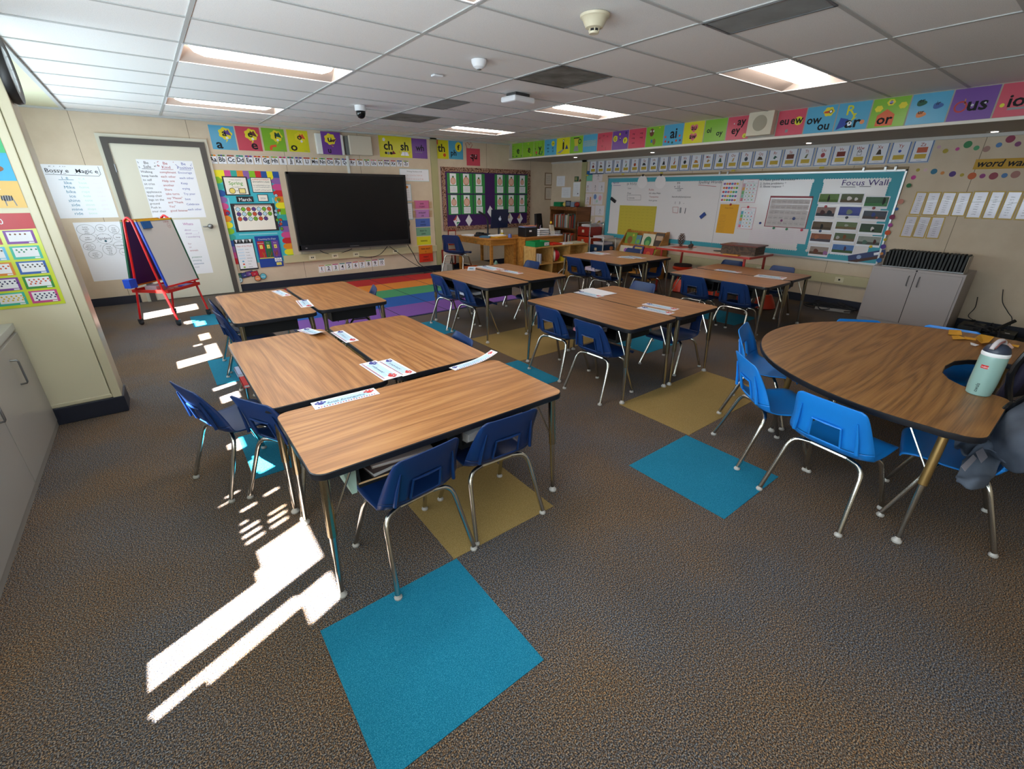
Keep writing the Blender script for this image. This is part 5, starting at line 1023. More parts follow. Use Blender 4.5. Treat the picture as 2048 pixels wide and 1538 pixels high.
wtext(1345, 395, 'hundreds|tens|ones', .05, IK); wtext(1350, 408, '1   3   -', .07, IK); WT.ln([wbu(1347, 414), wbu(1358, 414), wbu(1357, 426), wbu(1347, 425), wbu(1347, 414)], .005, RK, 2); WT.ln([wbu(1362, 426), wbu(1363, 415)], .03, GR, 2); WT.ln([wbu(1371, 427), wbu(1373, 416)], .012, IK, 2)
wtext(1398, 367, 'Spelling Words', .07, IK, sh=.2); WT.ln([wbu(1398, 370), wbu(1434, 373)], .006, RK, 2)
wtext(1521, 362, '1. Make good decisions *', .055, IK); wtext(1521, 369, '2. Solve problems *', .05, IK); wtext(1521, 375, '3. Show respect *', .05, IK)
wtext(1683, 371, 'Focus Wall', .12, mat('#4a3a7a', .7)); WT.ln([wbu(1682, 374), wbu(1712, 374)], .006, IK, 2); WT.ln([wbu(1720, 373), wbu(1743, 373)], .006, IK, 2); WT.ln([wbu(1446, 358), wbu(1424, 493)], .004, GR, 2)
tag(WT.build('marker_writing', t), kind='stuff')
XB = XR-.0225
def onb(q, m, lb, nm_, cat, group=None, fill=None, th=.001, dx=0):
    P = [rt(*p) for p in q]; ya_ = (P[0].y+P[3].y)/2; yb = (P[1].y+P[2].y)/2; za = (P[2].z+P[3].z)/2; zb2 = (P[0].z+P[1].z)/2
    c = Card((XB-dx, ya_, za), U, V, ya_-yb, zb2-za, m, th)
    if fill: fill(c)
    return c.done(nm_, lb, cat, group)
YW_ = mat('#c3b23c', .6)
def fyel(c):
    for i in range(9):
        for j in range(8): c.scrib(.06+.115*j, .13+.115*j, .08+.1*i, .02, mat('#8a7a2a', .8), 1, 3)
onb([(1240, 410), (1315, 413), (1308, 473), (1237, 470)], YW_, 'large yellow lined sheet low on the left part of the whiteboard', 'yellow_chart', 'chart', fill=fyel)
def fdots(c):
    cl_ = ['#c05a7a', '#d88a3a', '#5aa05a', '#4a7ac0', '#8a5aa0', '#d8b83a', '#c9404a', '#3a9aa0']
    for i in range(5):
        for j in range(6): c.c(.1+.16*j, .1+.18*i, .06, mat(cl_[(i*3+j*5) % 8], .6), 1, .05)
def ftab(pal_):
    def f(c):
        c.frame(.015, mat(pal_[0], .6), 1); c.t('short vowels', .5, .88, .06, mat(pal_[0], .6), 2, 'c')
        for i in range(5): c.r(.04, .06+.155*i, .2, .2+.155*i, mat(pal_[i % len(pal_)], .6), 1); c.ln([(.04, .21+.155*i), (.96, .21+.155*i)], .008, mat(pal_[1], .6), 1); [c.c(.34+.22*j, .13+.155*i, .03, mat(pal_[(i+j) % len(pal_)], .6), 2) for j in range(3)]
        for j in range(3): c.ln([(.23+.24*j, .05), (.23+.24*j, .84)], .008, mat(pal_[1], .6), 1)
    return f
onb([(1448, 360), (1480, 359), (1475, 404), (1443, 405)], PAPER, 'white chart of small coloured letter pictures at the top middle of the whiteboard', 'letter_chart', 'chart', fill=fdots)
onb([(1487, 359), (1519, 358), (1512, 406), (1481, 405)], PAPER, 'white chart with a pink border, upper right of the letter pictures', 'vowel_chart', 'chart', fill=ftab(['#c97a8a', '#8ac0b0', '#7ab87a', '#d8a05a', '#c9a0b0']))
onb([(1482, 417), (1512, 412), (1509, 455), (1477, 461)], PAPER, 'slightly crooked white chart right of the orange sheet on the whiteboard', 'vowel_chart', 'chart', fill=ftab(['#d87a8a', '#a8c8d8', '#d89a5a', '#6ab86a', '#5aa8c0']))
def forg(c): [c.scrib(.08, .45, .06+.055*i, .02, BRN, 1, 8) or c.scrib(.54, .92, .06+.055*i, .02, BRN, 1, 8) for i in range(11)]; c.t('Dragon Words', .5, .86, .05, BRN, 1, 'c')
onb([(1441, 409), (1477, 408), (1472, 467), (1434, 466)], mat('#e0a41c', .6), 'bright orange yellow sheet of word lists on the whiteboard', 'orange_sheet', 'sheet', fill=forg)
def fcal(c):
    c.r(0, .94, 1, 1, mat('#8a2030', .4), 1); c.r(0, 0, 1, .02, mat('#8a2030', .4), 1); c.r(0, 0, .02, 1, mat('#8a2030', .4), 1); c.r(.98, 0, 1, 1, mat('#8a2030', .4), 1)
    for i in range(5):
        for j in range(7): c.r(.05+.13*j, .07+.17*i, .17+.13*j, .22+.17*i, mat('#b9b2b2', .5), 1); c.scrib(.06+.13*j, .16+.13*j, .12+.17*i, .03, IK, 2, 3)
    c.c(.68, .3, .05, mat('#3a4a7a', .6), 3); c.c(.4, .22, .04, mat('#8a4a7a', .6), 3)
onb([(1543, 391), (1628, 393), (1613, 457), (1529, 453)], mat('#c9c2c2', .12), 'shiny laminated calendar sheet with a dark red border on the whiteboard', 'laminated_calendar', 'calendar', fill=fcal)
for i, (a, b_) in enumerate(((1500, 1529), (1531, 1560), (1562, 1590), (1592, 1615))):
    onb([(a+3, 457), (b_+3, 458), (b_-3, 489), (a-4, 486)], mat('#ded5da', .7), '%s of the four faint pale pink sheets under the laminated calendar' % ['leftmost', 'second from left', 'second from right', 'rightmost'][i], 'lined_sheet', 'sheet', 'pale sheets under the laminated calendar', fill=lambda c: [c.ln([(.1, .12+.12*k), (.9, .12+.12*k)], .005, mat('#c0b8c4', .7), 1) for k in range(7)], dx=.0003*i)
# photographs on the focus wall
def photo(i, q, lb, sky_, gnd, f):
    def fill(c):
        c.r(.03, .2, .97, .94, mat(sky_, .5, noise=.2, ns=30), 1); c.r(.03, .2, .97, .45, mat(gnd, .6, noise=.25, ns=50), 2); f(c)
    onb(q, PAPER, lb, 'photo_sheet', 'photograph', 'photographs on the focus wall', fill, dx=.0012*(i % 3))
def blob(c, u, v, r_, m, ry=None): c.c(u, v, r_, mat(m, .7), 3, ry, 14, 3)
PHS = [((1641, 386), (1682, 387), (1677, 409), (1636, 408), 'photograph of a dark figure in a green field', '#5a7a3a', '#4a6a2a', lambda c: (blob(c, .5, .5, .1, '#1c2418', .26), blob(c, .5, .78, .06, '#2a2420'))), ((1684, 386), (1730, 387), (1726, 410), (1679, 409), 'photograph of two white animals on brown ground', '#4f5a3a', '#5a4a34', lambda c: (blob(c, .4, .55, .2, '#cfcac6', .18), blob(c, .7, .5, .14, '#d8d4d0', .14))),
       ((1732, 392), (1781, 393), (1776, 418), (1727, 417), 'photograph of a green lawn with trees', '#2f5a38', '#3f7a48', lambda c: (blob(c, .8, .62, .1, '#1a2a20', .3),)), ((1636, 412), (1675, 414), (1668, 439), (1630, 435), 'photograph of two people in dark jackets', '#8a7068', '#3a3a42', lambda c: (blob(c, .35, .5, .2, '#4a2f34'), blob(c, .7, .5, .2, '#2a2f3a'))),
       ((1680, 412), (1725, 413), (1721, 437), (1675, 434), 'photograph with a pale green shape on blue', '#3f4a9a', '#39468f', lambda c: (blob(c, .5, .5, .24, '#7a8a78', .22),)), ((1728, 420), (1777, 421), (1773, 443), (1723, 442), 'photograph of a blue figure on dark grey', '#39404e', '#4a3f3f', lambda c: (blob(c, .45, .6, .16, '#3a4a8a', .2), blob(c, .62, .34, .1, '#a05a4a'))),
       ((1627, 441), (1668, 443), (1663, 464), (1622, 463), 'photograph of a dark bird on brown', '#5a4a34', '#4a3c2c', lambda c: (blob(c, .5, .5, .12, '#14120f', .24),)), ((1674, 443), (1718, 443), (1714, 463), (1669, 461), 'photograph of a pale shape in green grass', '#5f7048', '#6a5a38', lambda c: (blob(c, .5, .6, .2, '#9aa094', .12),)),
       ((1722, 446), (1771, 447), (1765, 470), (1717, 468), 'photograph of a black and white animal among leaves', '#28402a', '#2f4a2c', lambda c: (blob(c, .55, .5, .14, '#d0d0cc', .2), blob(c, .6, .4, .1, '#15171a'))), ((1624, 465), (1666, 467), (1662, 488), (1618, 486), 'photograph of an orange brown close up', '#8a5238', '#4a4450', lambda c: (blob(c, .3, .6, .2, '#a0603f'),)),
       ((1671, 464), (1714, 466), (1710, 487), (1665, 485), 'photograph of a brown animal on grass', '#4f5f40', '#6a5a42', lambda c: (blob(c, .5, .6, .14, '#7a4520', .2), blob(c, .2, .5, .16, '#a8a8a8'))), ((1718, 471), (1766, 472), (1760, 495), (1711, 492), 'photograph of people sitting indoors', '#8a9088', '#4a4f4a', lambda c: (blob(c, .35, .4, .2, '#4f6a62'), blob(c, .75, .5, .12, '#4a2420', .2))),
       ((1623, 491), (1660, 493), (1656, 514), (1615, 511), 'photograph of two people with brown hair and purple top', '#9a8a80', '#5f4a3a', lambda c: (blob(c, .35, .5, .22, '#6a3f30'), blob(c, .85, .4, .2, '#9a6aa0'))), ((1667, 487), (1710, 489), (1707, 511), (1661, 508), 'photograph of a building on a green hill', '#4a74b0', '#3f5a34', lambda c: (blob(c, .6, .6, .1, '#4a3448', .22),))]
for i, d_ in enumerate(PHS): photo(i, list(d_[:4]), d_[4]+', on the focus wall', d_[5], d_[6], d_[7])
c = Card((XB-.004, rt(1700, 505).y, rt(1700, 515).z-.02), U, V, .42, .11, mat('#2a3a6a', .5), .001, tilt=R(17)); c.r(.0, 0, 1, .35, mat('#4a3028', .6), 1); c.c(.3, .6, .25, mat('#8aa0c8', .5), 2); c.r(.7, .5, .85, .8, PAPER, 2); c.done('photo_sheet', 'crooked dark blue photograph overlapping the bottom right of the focus wall', 'photograph', 'photographs on the focus wall')
# magnets, erasers, clips, paper plates
AX2 = Matrix.Rotation(R(-90), 3, 'Y')
for px, py, cc, lb in ((1653, 413, '#a0202a', 'dark red round magnet on the left column of focus wall photographs'), (1749, 416, '#7a1620', 'dark red round magnet under the green lawn photograph'), (1695, 435, '#15151c', 'black round magnet in the middle of the focus wall photographs'), (1642, 462, '#26406a', 'blue round magnet on the dark bird photograph'), (1522, 446, '#2a3a7a', 'blue round magnet left of the laminated calendar'), (1549, 456, '#1f7a5a', 'green round magnet under the left part of the laminated calendar'),
                       (1575, 458, '#1f7a4a', 'green round magnet under the middle of the laminated calendar'), (1605, 460, '#c9304a', 'red round magnet under the right part of the laminated calendar'), (1463, 409, '#a82a2a', 'red round magnet at the top of the orange sheet'), (1498, 414, '#d8304a', 'red round magnet on the crooked white chart'), (1743, 493, '#d8b82a', 'yellow round magnet on the crooked photograph')):
    p = rt(px, py); tag(MB().lathe([(.018, 0), (.018, .006), (.012, .009)], (XB-.003, p.y, p.z), mat(cc, .3), 16, AX2).build('magnet'), lb, 'magnet', 'round magnets on the whiteboard')
for px, py, cc, lb, a in ((1229, 400, '#1c1c22', 'black eraser hanging tilted at the left end of the whiteboard', -.5), (1408, 431, '#1f3f8a', 'blue eraser tilted on the middle of the whiteboard', .75)):
    p = rt(px, py); t = thing('board_eraser', lb, 'eraser', (XB, p.y, p.z), 0); q_ = Matrix.Rotation(-a, 3, 'X'); MB().box((-.022, 0, 0), (.014, .15 if a < 0 else .11, .06), mat(cc, .5), rot=q_).build('handle', t, bevel=.004); MB().box((-.008, 0, 0), (.014, .145 if a < 0 else .105, .055), GR, rot=q_).build('felt', t)
for px, py, lb in ((1287, 364, 'left round paper plate clipped at the top of the whiteboard'), (1323, 364, 'right round paper plate clipped at the top of the whiteboard')):
    p = rt(px, py); t = thing('paper_plate', lb, 'paper plate', (XB, p.y, p.z)); MB().lathe([(.115, .014), (.105, .012), (.085, .003), (.001, .002)], (0, 0, 0), mat('#e6e2e3', .7), 28, AX2).build('plate', t)
    MB().lathe([(.088, .006), (.084, .006)], (0, 0, 0), GR, 28, AX2).build('ring', t); MB().bb((-.022, -.02, .10), (-.004, .02, .135), BK).build('clip', t)
for k, (px, lb) in enumerate(((1442, 'left map rail clip above the spelling words'), (1458, 'right map rail clip above the spelling words'), (1727, 'small clip above the focus wall title'), (1770, 'left of the two clips above the end of the focus wall'), (1790, 'right of the two clips above the end of the focus wall'))):
    p = rt(px, 347); tag(MB().bb((XR-.05, p.y-.012, z1-.01), (XR-.036, p.y+.012, z1+.045), AL).bb((XR-.05, p.y-.012, z1+.035), (XR-.01, p.y+.012, z1+.045), AL).build('rail_clip'), lb, 'clip', 'metal clips on the map rail')
# drawings left of the whiteboard
DP = [(1169, 342, 17, 20, 0), (1187, 342, 19, 21, 1), (1168, 363, 16, 22, 2), (1184, 363, 14, 22, 3), (1198, 364, 12, 21, 4), (1167, 387, 18, 22, 5), (1186, 387, 20, 22, 6), (1175, 411, 15, 20, 7), (1191, 411, 18, 20, 8), (1190, 434, 15, 36, 9)]
DL = ['drawing of blue sky over green', 'white drawing with a small grey figure', 'faint pink drawing', 'white drawing of a thin dark stick figure', 'narrow white drawing with blue marks', 'pale drawing with an orange stripe', 'drawing with blue and pink balloons', 'drawing of a red and black pattern', 'white drawing of two small dark figures', 'tall brown sketch, lowest']
for x, y, wd, hh, k in DP:
    c = card_on(rt, [(x, y), (x+wd, y), (x+wd-1.5, y+hh), (x-1.5, y+hh)], mat('#d9cfd2' if k % 2 else '#d6d2d8', .7), lift=.002)
    if k == 0: c.r(0, .62, 1, 1, mat('#2a68b0', .6), 1); c.r(0, 0, 1, .62, mat('#6ab8a0', .6), 1); c.c(.5, .6, .06, PUR, 2)
    elif k == 6: c.c(.25, .7, .2, mat('#6a88c0', .6), 1, .24); c.c(.75, .6, .2, mat('#d8a0b0', .6), 1, .24); c.c(.45, .3, .14, mat('#a8c8b8', .6), 1); c.ln([(.25, .5), (.3, 0)], .02, GR, 1)
    elif k == 7: [c.ring(.5, .15+.17*i, .05, .08, mat('#6a2a3a', .7), 1) for i in range(5)]
    elif k == 9: [c.ln([(.2+.12*i, .1), (.3+.1*i, .6+.05*i)], .015, BRN, 1) for i in range(5)]; c.c(.5, .7, .06, mat('#8a5a3a', .6), 2)
    else: c.c(.55, .6, .05, IK, 1); c.ln([(.55, .6), (.55, .3), (.45, .15)], .02, IK, 1); c.ln([(.55, .3), (.68, .15)], .02, IK, 1); c.ln([(.4, .45), (.7, .5)], .02, RK if k == 2 else IK, 1)
    if k == 5: c.r(.75, 0, .9, .7, mat('#c98a5a', .6), 1)
    c.done('child_drawing', DL[k]+', on the wall left of the whiteboard', 'drawing', 'drawings left of the whiteboard')
for q, lb in (([(1113, 352), (1131, 352), (1129, 372), (1114, 373)], 'blank white notice nearest the room corner'), ([(1124, 375), (1142, 374), (1141, 395), (1123, 396)], 'white lined notice above the bookcase, the lowest one'), ([(1147, 365), (1161, 364), (1159, 393), (1146, 393)], 'tall white notice with small print and a dark dot, beside the wall trim')):
    c = card_on(rt, q, PAPER, lift=.003); [c.scrib(.15, .85, .15+.09*i, .03, IK, 1, 7) for i in range(8)]; c.c(.75, .2, .05, IK, 2) if 'tall' in lb else None; c.done('notice', lb, 'notice', 'white notices by the room corner')
p = rt(1154, 358); tag(MB().bb((XR-.03, p.y-.05, p.z-.05), (XR, p.y+.05, p.z+.05), DG).bb((XR-.032, p.y-.035, p.z-.03), (XR-.03, p.y+.035, p.z+.035), mat('#8a8a5a', .6)).build('framed_picture'), 'tiny dark green square picture above the tall notice', 'picture')
p = rt(1161, 361); tag(MB().prism([(XR-.02, p.y+.03, p.z-.02), (XR-.02, p.y-.03, p.z-.02), (XR-.02, p.y, p.z+.03)], (.02, 0, 0), BRN).build('wall_ornament'), 'tiny brown triangular ornament right of the green square picture', 'ornament')
# word wall
p = rt(1943, 345); q_ = rt(1954, 318); c = Card((XR-.002, rt(1948, 331).y, 1.80), U, V, 1.0, .105, mat('#b98f1c', .6)); c.t('word wall', .02, .24, .86, INK, 1, 'l', 1.0, .2); c.done('word_wall_banner', 'mustard banner reading word wall in slanted black letters', 'banner')
LW = [(1829, 372, 25), (1855, 372, 27), (1883, 372, 28), (1913, 372, 30), (1944, 372, 33), (1976, 372, 35), (2008, 372, 36), (2046, 372, 38)]; GLD = mat('#b8952e', .4); n_ = 0
YLs = [rt(x+dx, 372).y for x, dx in ((1836, 0), (1861, 0), (1890, 0), (1921, 0), (1952, 0), (1987, 0), (2019, 0), (2054, 0), (2091, 0))]
ords = ['first', 'second', 'third', 'fourth', 'fifth', 'sixth', 'seventh', 'last']
def wlist(ya_, yb, za, zb2, lb, k):
    c = Card((XR-.002-.002*(k % 2), ya_, za), U, V, ya_-yb, zb2-za, mat('#d3cfda', .14), .0015, tilt=random.uniform(-.03, .03)); c.frame(.045, GLD, 1); [c.scrib(.35, .65, .14+.09*i, .045, IK, 1, 4) for i in range(8)]
    c.ln([(.12, .5+.1*(k % 3)), (.9, .62)], .02, WHITE, 2); c.done('word_list', lb, 'word list', 'laminated word lists with gold borders')
for i in range(8): wlist(YLs[i]-.004, YLs[i+1]+.004, 1.29 if i < 4 else 1.27, 1.56 if i < 4 else 1.57, 'shiny gold edged word list, %s from the left in the upper row' % ords[i], i)
YM = [rt(x, 424).y for x in (1815, 1841, 1868, 1897)]
for i in range(3): wlist(YM[i]-.003, YM[i+1]+.003, 1.02, 1.28, 'shiny gold edged word list, %s in the short lower row' % ['left', 'middle', 'right'][i], i+1)
DT = [(1818, 302-8, 's', '#c9a8b8'), (1891, 302, 4, '#a8952a'), (1878, 294, 3, '#c8a0b0'), (1915, 298, 3, '#c04a90'), (1936, 289, 6, '#2a7a4a'), (1953, 296, 4, '#4a9a6a'), (1973, 298, 5, '#a07a72'), (1998, 290, 4, '#4a7ab0'), (2021, 278, 6, '#8a2a4a'), (2036, 288, 4, '#7a3a6a'), (1836, 340, 3, '#a8952a'), (1851, 340, 3, '#d8b8c0'), (1868, 343, 5, '#1f6a8a'), (1885, 346, 3, '#c9803a'), (1905, 348, 5, '#4a2f7a'), (1924, 350, 3, '#a8952a'), (1944, 352, 6, '#c05a2a'), (1965, 352, 4, '#8a3a7a'), (1987, 352, 6, '#8a3a4a'), (2009, 351, 4, '#4a7ab0'), (2031, 349, 6, '#a07068'),
      (1827, 355, 4, '#c03a90'), (1819, 371, 4, '#1f6a3a'), (1803, 403, 5, '#c08070'), (1795, 418, 3, '#1f5a9a'), (1786, 434, 5, '#7a1f4a'), (1782, 450, 4, '#a03a90'), (1777, 465, 5, '#c0501f'), (1772, 479, 3, '#c8b01f'), (1768, 493, 5, '#4a2f8a'), (1765, 507, 3, '#c9803a'), (1760, 520, 5, '#1f5f9a')]
CN = {'#a8952a': 'mustard', '#c8a0b0': 'pale pink', '#c04a90': 'magenta', '#2a7a4a': 'green', '#4a9a6a': 'mint', '#a07a72': 'dusty rose', '#4a7ab0': 'blue', '#8a2a4a': 'wine', '#7a3a6a': 'plum', '#d8b8c0': 'pale pink', '#1f6a8a': 'teal', '#c9803a': 'tan orange', '#4a2f7a': 'purple', '#c05a2a': 'orange', '#8a3a7a': 'violet', '#8a3a4a': 'dark red', '#a07068': 'dusty rose', '#c03a90': 'magenta', '#1f6a3a': 'dark green', '#c08070': 'salmon', '#1f5a9a': 'blue', '#7a1f4a': 'wine', '#a03a90': 'magenta', '#c0501f': 'orange', '#c8b01f': 'yellow', '#4a2f8a': 'purple', '#1f5f9a': 'blue'}
for i, (px, py, r_, cc) in enumerate(DT[1:]):
    p = rt(px, py); w_ = 'above the word wall banner' if i < 9 else 'in the row under the word wall banner' if i < 20 else 'down the right end of the whiteboard'; sz = 'small' if r_ < 4 else 'medium' if r_ < 5 else 'large'
    side = ''
    if i in (0,): side = ', nearest the letter card Zz'
    elif i == 9: side = ', the leftmost'
    elif i == 14: side = ', near the banner start'
    tag(MB().lathe([(r_*.0062, 0), (r_*.0062, .0015)], (XR-(.001 if i < 21 else .034), p.y, p.z), mat(cc, .6), 18, AX2).build('paper_dot'), '%s %s paper dot %s%s' % (sz, CN[cc], w_, side), 'paper dot', 'coloured paper dots round the word wall')
# yellow tabs on the rail
for px in (1177, 1248, 1325, 1467, 1645):
    p = rt(px, 350 if px < 1500 else 338); tag(MB().bb((XR-.04, p.y-.03, 1.855), (XR-.037, p.y+.03, 1.882), YW_).build('sticky_tab'), 'small yellow sticky tab under the letter cards, %s' % {1177: 'at the far left', 1248: 'second from left', 1325: 'above the paper plates', 1467: 'above the letter pictures chart', 1645: 'above the focus wall'}[px], 'sticky note', 'yellow tabs under the letter cards')
# ================= TEACHER CORNER =================
def legbox(t, x, y, z1, s=.05, m=DESKW, z0=0): MB().bb((x-s/2, y-s/2, z0), (x+s/2, y+s/2, z1), m).build('leg', t, bevel=.003)
t = thing('teacher_desk', 'small oak table with four straight legs, left of the larger desk, cluttered with papers', 'desk', (4.93, 7.05, 0)); W1, D1 = .62, 1.2
MB().bb((0, 0, .695), (W1, D1, .72), DESKW).build('desktop', t, bevel=.004)
for x, y in ((.04, .04), (W1-.04, .04), (.04, D1-.04), (W1-.04, D1-.04)): legbox(t, x, y, .695)
MB().bb((.03, .03, .60), (W1-.03, .05, .695), DESKW).bb((.03, D1-.05, .60), (W1-.03, D1-.03, .695), DESKW).bb((.03, .03, .60), (.05, D1-.03, .695), DESKW).bb((W1-.05, .03, .60), (W1-.03, D1-.03, .695), DESKW).build('apron', t)
MB().ball((.022, .55, .645), .014, GOLD, 10).build('knob', t)
MB().bb((.05, .05, .16), (W1-.05, D1-.05, .175), mat('#b9a890', .7)).build('lower_shelf', t)
t = thing('office_desk', 'large oak desk with a closed front panel behind the low birch shelf', 'desk', (5.60, 6.85, 0)); W2, D2 = 1.0, .7
MB().bb((0, 0, .70), (W2, D2, .73), DESKW).build('desktop', t, bevel=.004); MB().bb((.02, .02, .06), (W2-.02, .04, .70), DESKW).build('front_panel', t)
for x in (.0, W2-.03): MB().bb((x, .02, 0), (x+.03, D2-.02, .70), DESKW).build('side_panel', t)
MB().bb((W2-.4, .04, .3), (W2-.03, D2-.04, .69), DESKW).build('drawer_unit', t)
# things on the desks
def item(mb, nm_, lb, cat, grp=None, **k): return tag(mb.build(nm_, **k), lb, cat, grp)
def papers(x, y, z, w_, d_, h_, m, rz, lb, n=3):
    b = MB()
    for i in range(n): b.box((x+random.uniform(-.008, .008), y+random.uniform(-.008, .008), z+h_*(i+.5)/n), (w_, d_, h_/n*.92), m, rz+random.uniform(-.06, .06))
    return item(b, 'paper_pile', lb, 'papers', 'papers on the desks')
z = .7205
papers(5.06, 7.95, z, .22, .28, .02, PAPER, .2, 'white papers at the far left end of the oak table', 3)
papers(5.30, 7.28, z, .30, .22, .03, mat('#d8a020', .7), .1, 'yellow folders near the front of the oak table', 3)
papers(5.28, 7.32, z+.031, .28, .2, .02, PAPER, -.1, 'white papers on the yellow folders on the oak table', 3)
papers(5.10, 7.45, z, .16, .2, .03, mat('#3a6a8a', .6), .6, 'small heap of blue things at the left edge of the oak table', 4)
item(MB().lathe([(.035, 0), (.038, .03), (.03, .07)], (5.46, 7.16, z), mat('#5a6ab0', .5), 16), 'cup', 'small blue violet cup at the front right corner of the oak table', 'cup', smooth='auto')
item(MB().lathe([(.032, 0), (.036, .08), (.033, .08), (.03, .01)], (5.44, 7.38, z), mat('#b8a020', .5), 16).lathe([(.02, .08), (.02, .13)], (5.44, 7.38, z), mat('#c9c9c9', .4), 10), 'glue_bottle', 'yellow container with a pale bottle in it on the oak table', 'bottle', smooth='auto')
t = thing('tape_dispenser', 'black curved tape dispenser on the oak table', 'tape dispenser', (5.10, 7.72, z)); MB().bb((-.08, -.03, 0), (.08, .03, .04), BK).lathe([(.035, -.015), (.035, .015)], (-.02, 0, .05), BK, 16, Matrix.Rotation(R(90), 3, 'X')).build('base', t, bevel=.005)
t = thing('desk_phone', 'black desk phone among clutter on the oak table', 'phone', (5.32, 7.86, z)); MB().prism([(-.1, -.1, 0), (.1, -.1, 0), (.1, .1, .0), (-.1, .1, 0)], (0, 0, .035), BK).build('base', t, bevel=.006); MB().bb((-.09, -.09, .035), (-.04, .09, .065), mat('#101014', .3)).build('handset', t, bevel=.008)
t = thing('laptop_monitor', 'dark blue computer display with a pale fruit shaped mark, on the oak desks', 'computer', (5.46, 7.50, .7205)); LBK = mat('#17213f', .35)
MB().prism([(-.20, 0, .16), (.20, 0, .16), (.20, -.03, .50), (-.20, -.03, .50)], (0, .02, 0), LBK).build('display', t, bevel=.004); MB().tube([(0, .03, .0), (0, .02, .2)], .02, BK, 8).bb((-.1, -.06, 0), (.1, .1, .012), BK).build('stand', t, smooth='auto')
MB().lathe([(.032, 0), (.030, .002)], (0, -.018, .325), mat('#b9c4d6', .4), 18, Matrix.Rotation(R(85), 3, 'X')).ball((.006, -.02, .366), .009, mat('#b9c4d6', .4), 8, (1, .2, 1.6)).build('lid_mark', t)
t = thing('monitor_bracket', 'black monitor arm reaching left of the dark blue display', 'monitor arm', (5.20, 7.62, z)); MB().tube(catmull([(.06, 0, 0), (.06, 0, .3), (-.02, 0, .40), (-.14, 0, .46)], 4), .018, BK, 8).build('arm', t, smooth='auto')
t = thing('printer', 'black box printer with papers on it behind the white trays', 'printer', (5.72, 7.0, .7305)); MB().bb((0, 0, 0), (.30, .24, .17), mat('#121216', .4)).build('body', t, bevel=.008); MB().bb((.09, -.003, .09), (.15, 0, .12), PAPER).build('sticker', t)
papers(5.86, 7.12, .902, .28, .2, .015, mat('#8a95c0', .7), 0, 'lilac folder on top of the black printer', 2); papers(5.9, 7.10, .918, .24, .16, .012, mat('#d88a6a', .7), .1, 'salmon paper on top of the lilac folder', 2)
t = thing('paper_tray', 'stack of white letter trays on the office desk', 'letter tray', (6.02, 6.93, .7305)); 
for i in range(4): MB().bb((0, 0, .006+i*.035), (.24, .26, .010+i*.035), WHITE).bb((0, 0, .01+i*.035), (.004, .26, .032+i*.035), WHITE).bb((0, 0, .01+i*.035), (.24, .004, .026+i*.035), WHITE).bb((.236, 0, .01+i*.035), (.24, .26, .032+i*.035), WHITE).build('tray', t)
t = thing('wire_basket', 'white wire basket at the front edge of the office desk', 'basket', (6.30, 6.90, .7305)); b = MB(); b.bb((0, 0, 0), (.24, .2, .006), WHITE)
for i in range(9): b.bb((i*.029, -.002, 0), (i*.029+.006, .002, .09), WHITE); b.bb((i*.029, .198, 0), (i*.029+.006, .202, .09), WHITE)
for i in range(3): b.bb((0, -.003, .02+.033*i), (.24, .001, .026+.033*i), WHITE); b.bb((0, -.003, .02+.033*i), (.004, .2, .026+.033*i), WHITE)
b.build('mesh', t)
t = thing('pencil_cup', 'dark cup full of pens and scissors on the office desk', 'pen cup', (6.22, 7.22, .7305)); MB().lathe([(.05, 0), (.055, .1)], (0, 0, 0), BK, 16).build('cup', t)
for i in range(8):
    a = i*.8; MB().tube([(.03*math.cos(a), .03*math.sin(a), .05), (.055*math.cos(a), .055*math.sin(a), .17+.02*(i % 3))], .005, mat(['#3a5aa0', '#c9802a', '#a02a2a', '#2a7a5a', '#c9b83a', '#222228', '#7a3a8a', '#b0b0b8'][i], .5), 6).build('pen', t)
item(MB().prism([(6.42, 7.0, .735), (6.50, 7.0, .735), (6.44, 7.0, .93), (6.36, 7.0, .93)], (0, .05, 0), mat('#d8cbb4', .6)), 'hand_sanitizer', 'cream coloured upright dispenser on the office desk', 'dispenser', bevel=.01)
item(MB().lathe([(.045, 0), (.055, .07)], (6.48, 7.3, .7305), mat('#d8601e', .5), 18), 'orange_bowl', 'small orange bowl at the right of the office desk', 'bowl', smooth='auto')
t = thing('flag_pen', 'red and yellow flower pen sticking up behind the office desk', 'pen', (6.45, 7.12, .7305)); MB().lathe([(.02, 0), (.02, .1)], (0, 0, 0), BK, 10).build('holder', t); MB().tube([(0, 0, .08), (.03, 0, .22)], .004, mat('#a02a2a', .5), 6).build('stem', t); MB().ball((.03, 0, .235), .022, mat('#d8b02a', .5), 10, (1, 1, 1.3)).build('flower', t)
papers(6.50, 6.92, .7305, .16, .12, .02, PAPER, .2, 'small pad at the right front corner of the office desk', 3)
t = thing('office_chair', 'black office chair back between the office desk and the bookcase', 'chair', (6.82, 7.82, 0), R(30)); MB().prism([(-.22, 0, .60), (.22, 0, .60), (.17, .05, 1.10), (-.17, .05, 1.10)], (0, .05, 0), mat('#15151a', .8)).build('backrest', t, bevel=.02); MB().bb((-.22, -.45, .42), (.22, -.02, .50), mat('#15151a', .8)).build('seat', t, bevel=.02); MB().tube([(0, -.2, .1), (0, -.2, .42)], .025, BK, 8).tube([(0, -.1, .44), (0, .04, .7)], .02, BK, 8).build('column', t)
b = MB()
for k in range(5): a = k*1.2566; b.tube([(0, -.2, .09), (.25*math.cos(a), -.2+.25*math.sin(a), .05)], .015, BK, 6); b.ball((.25*math.cos(a), -.2+.25*math.sin(a), .027), .027, BK, 8)
b.build('star_base', t)
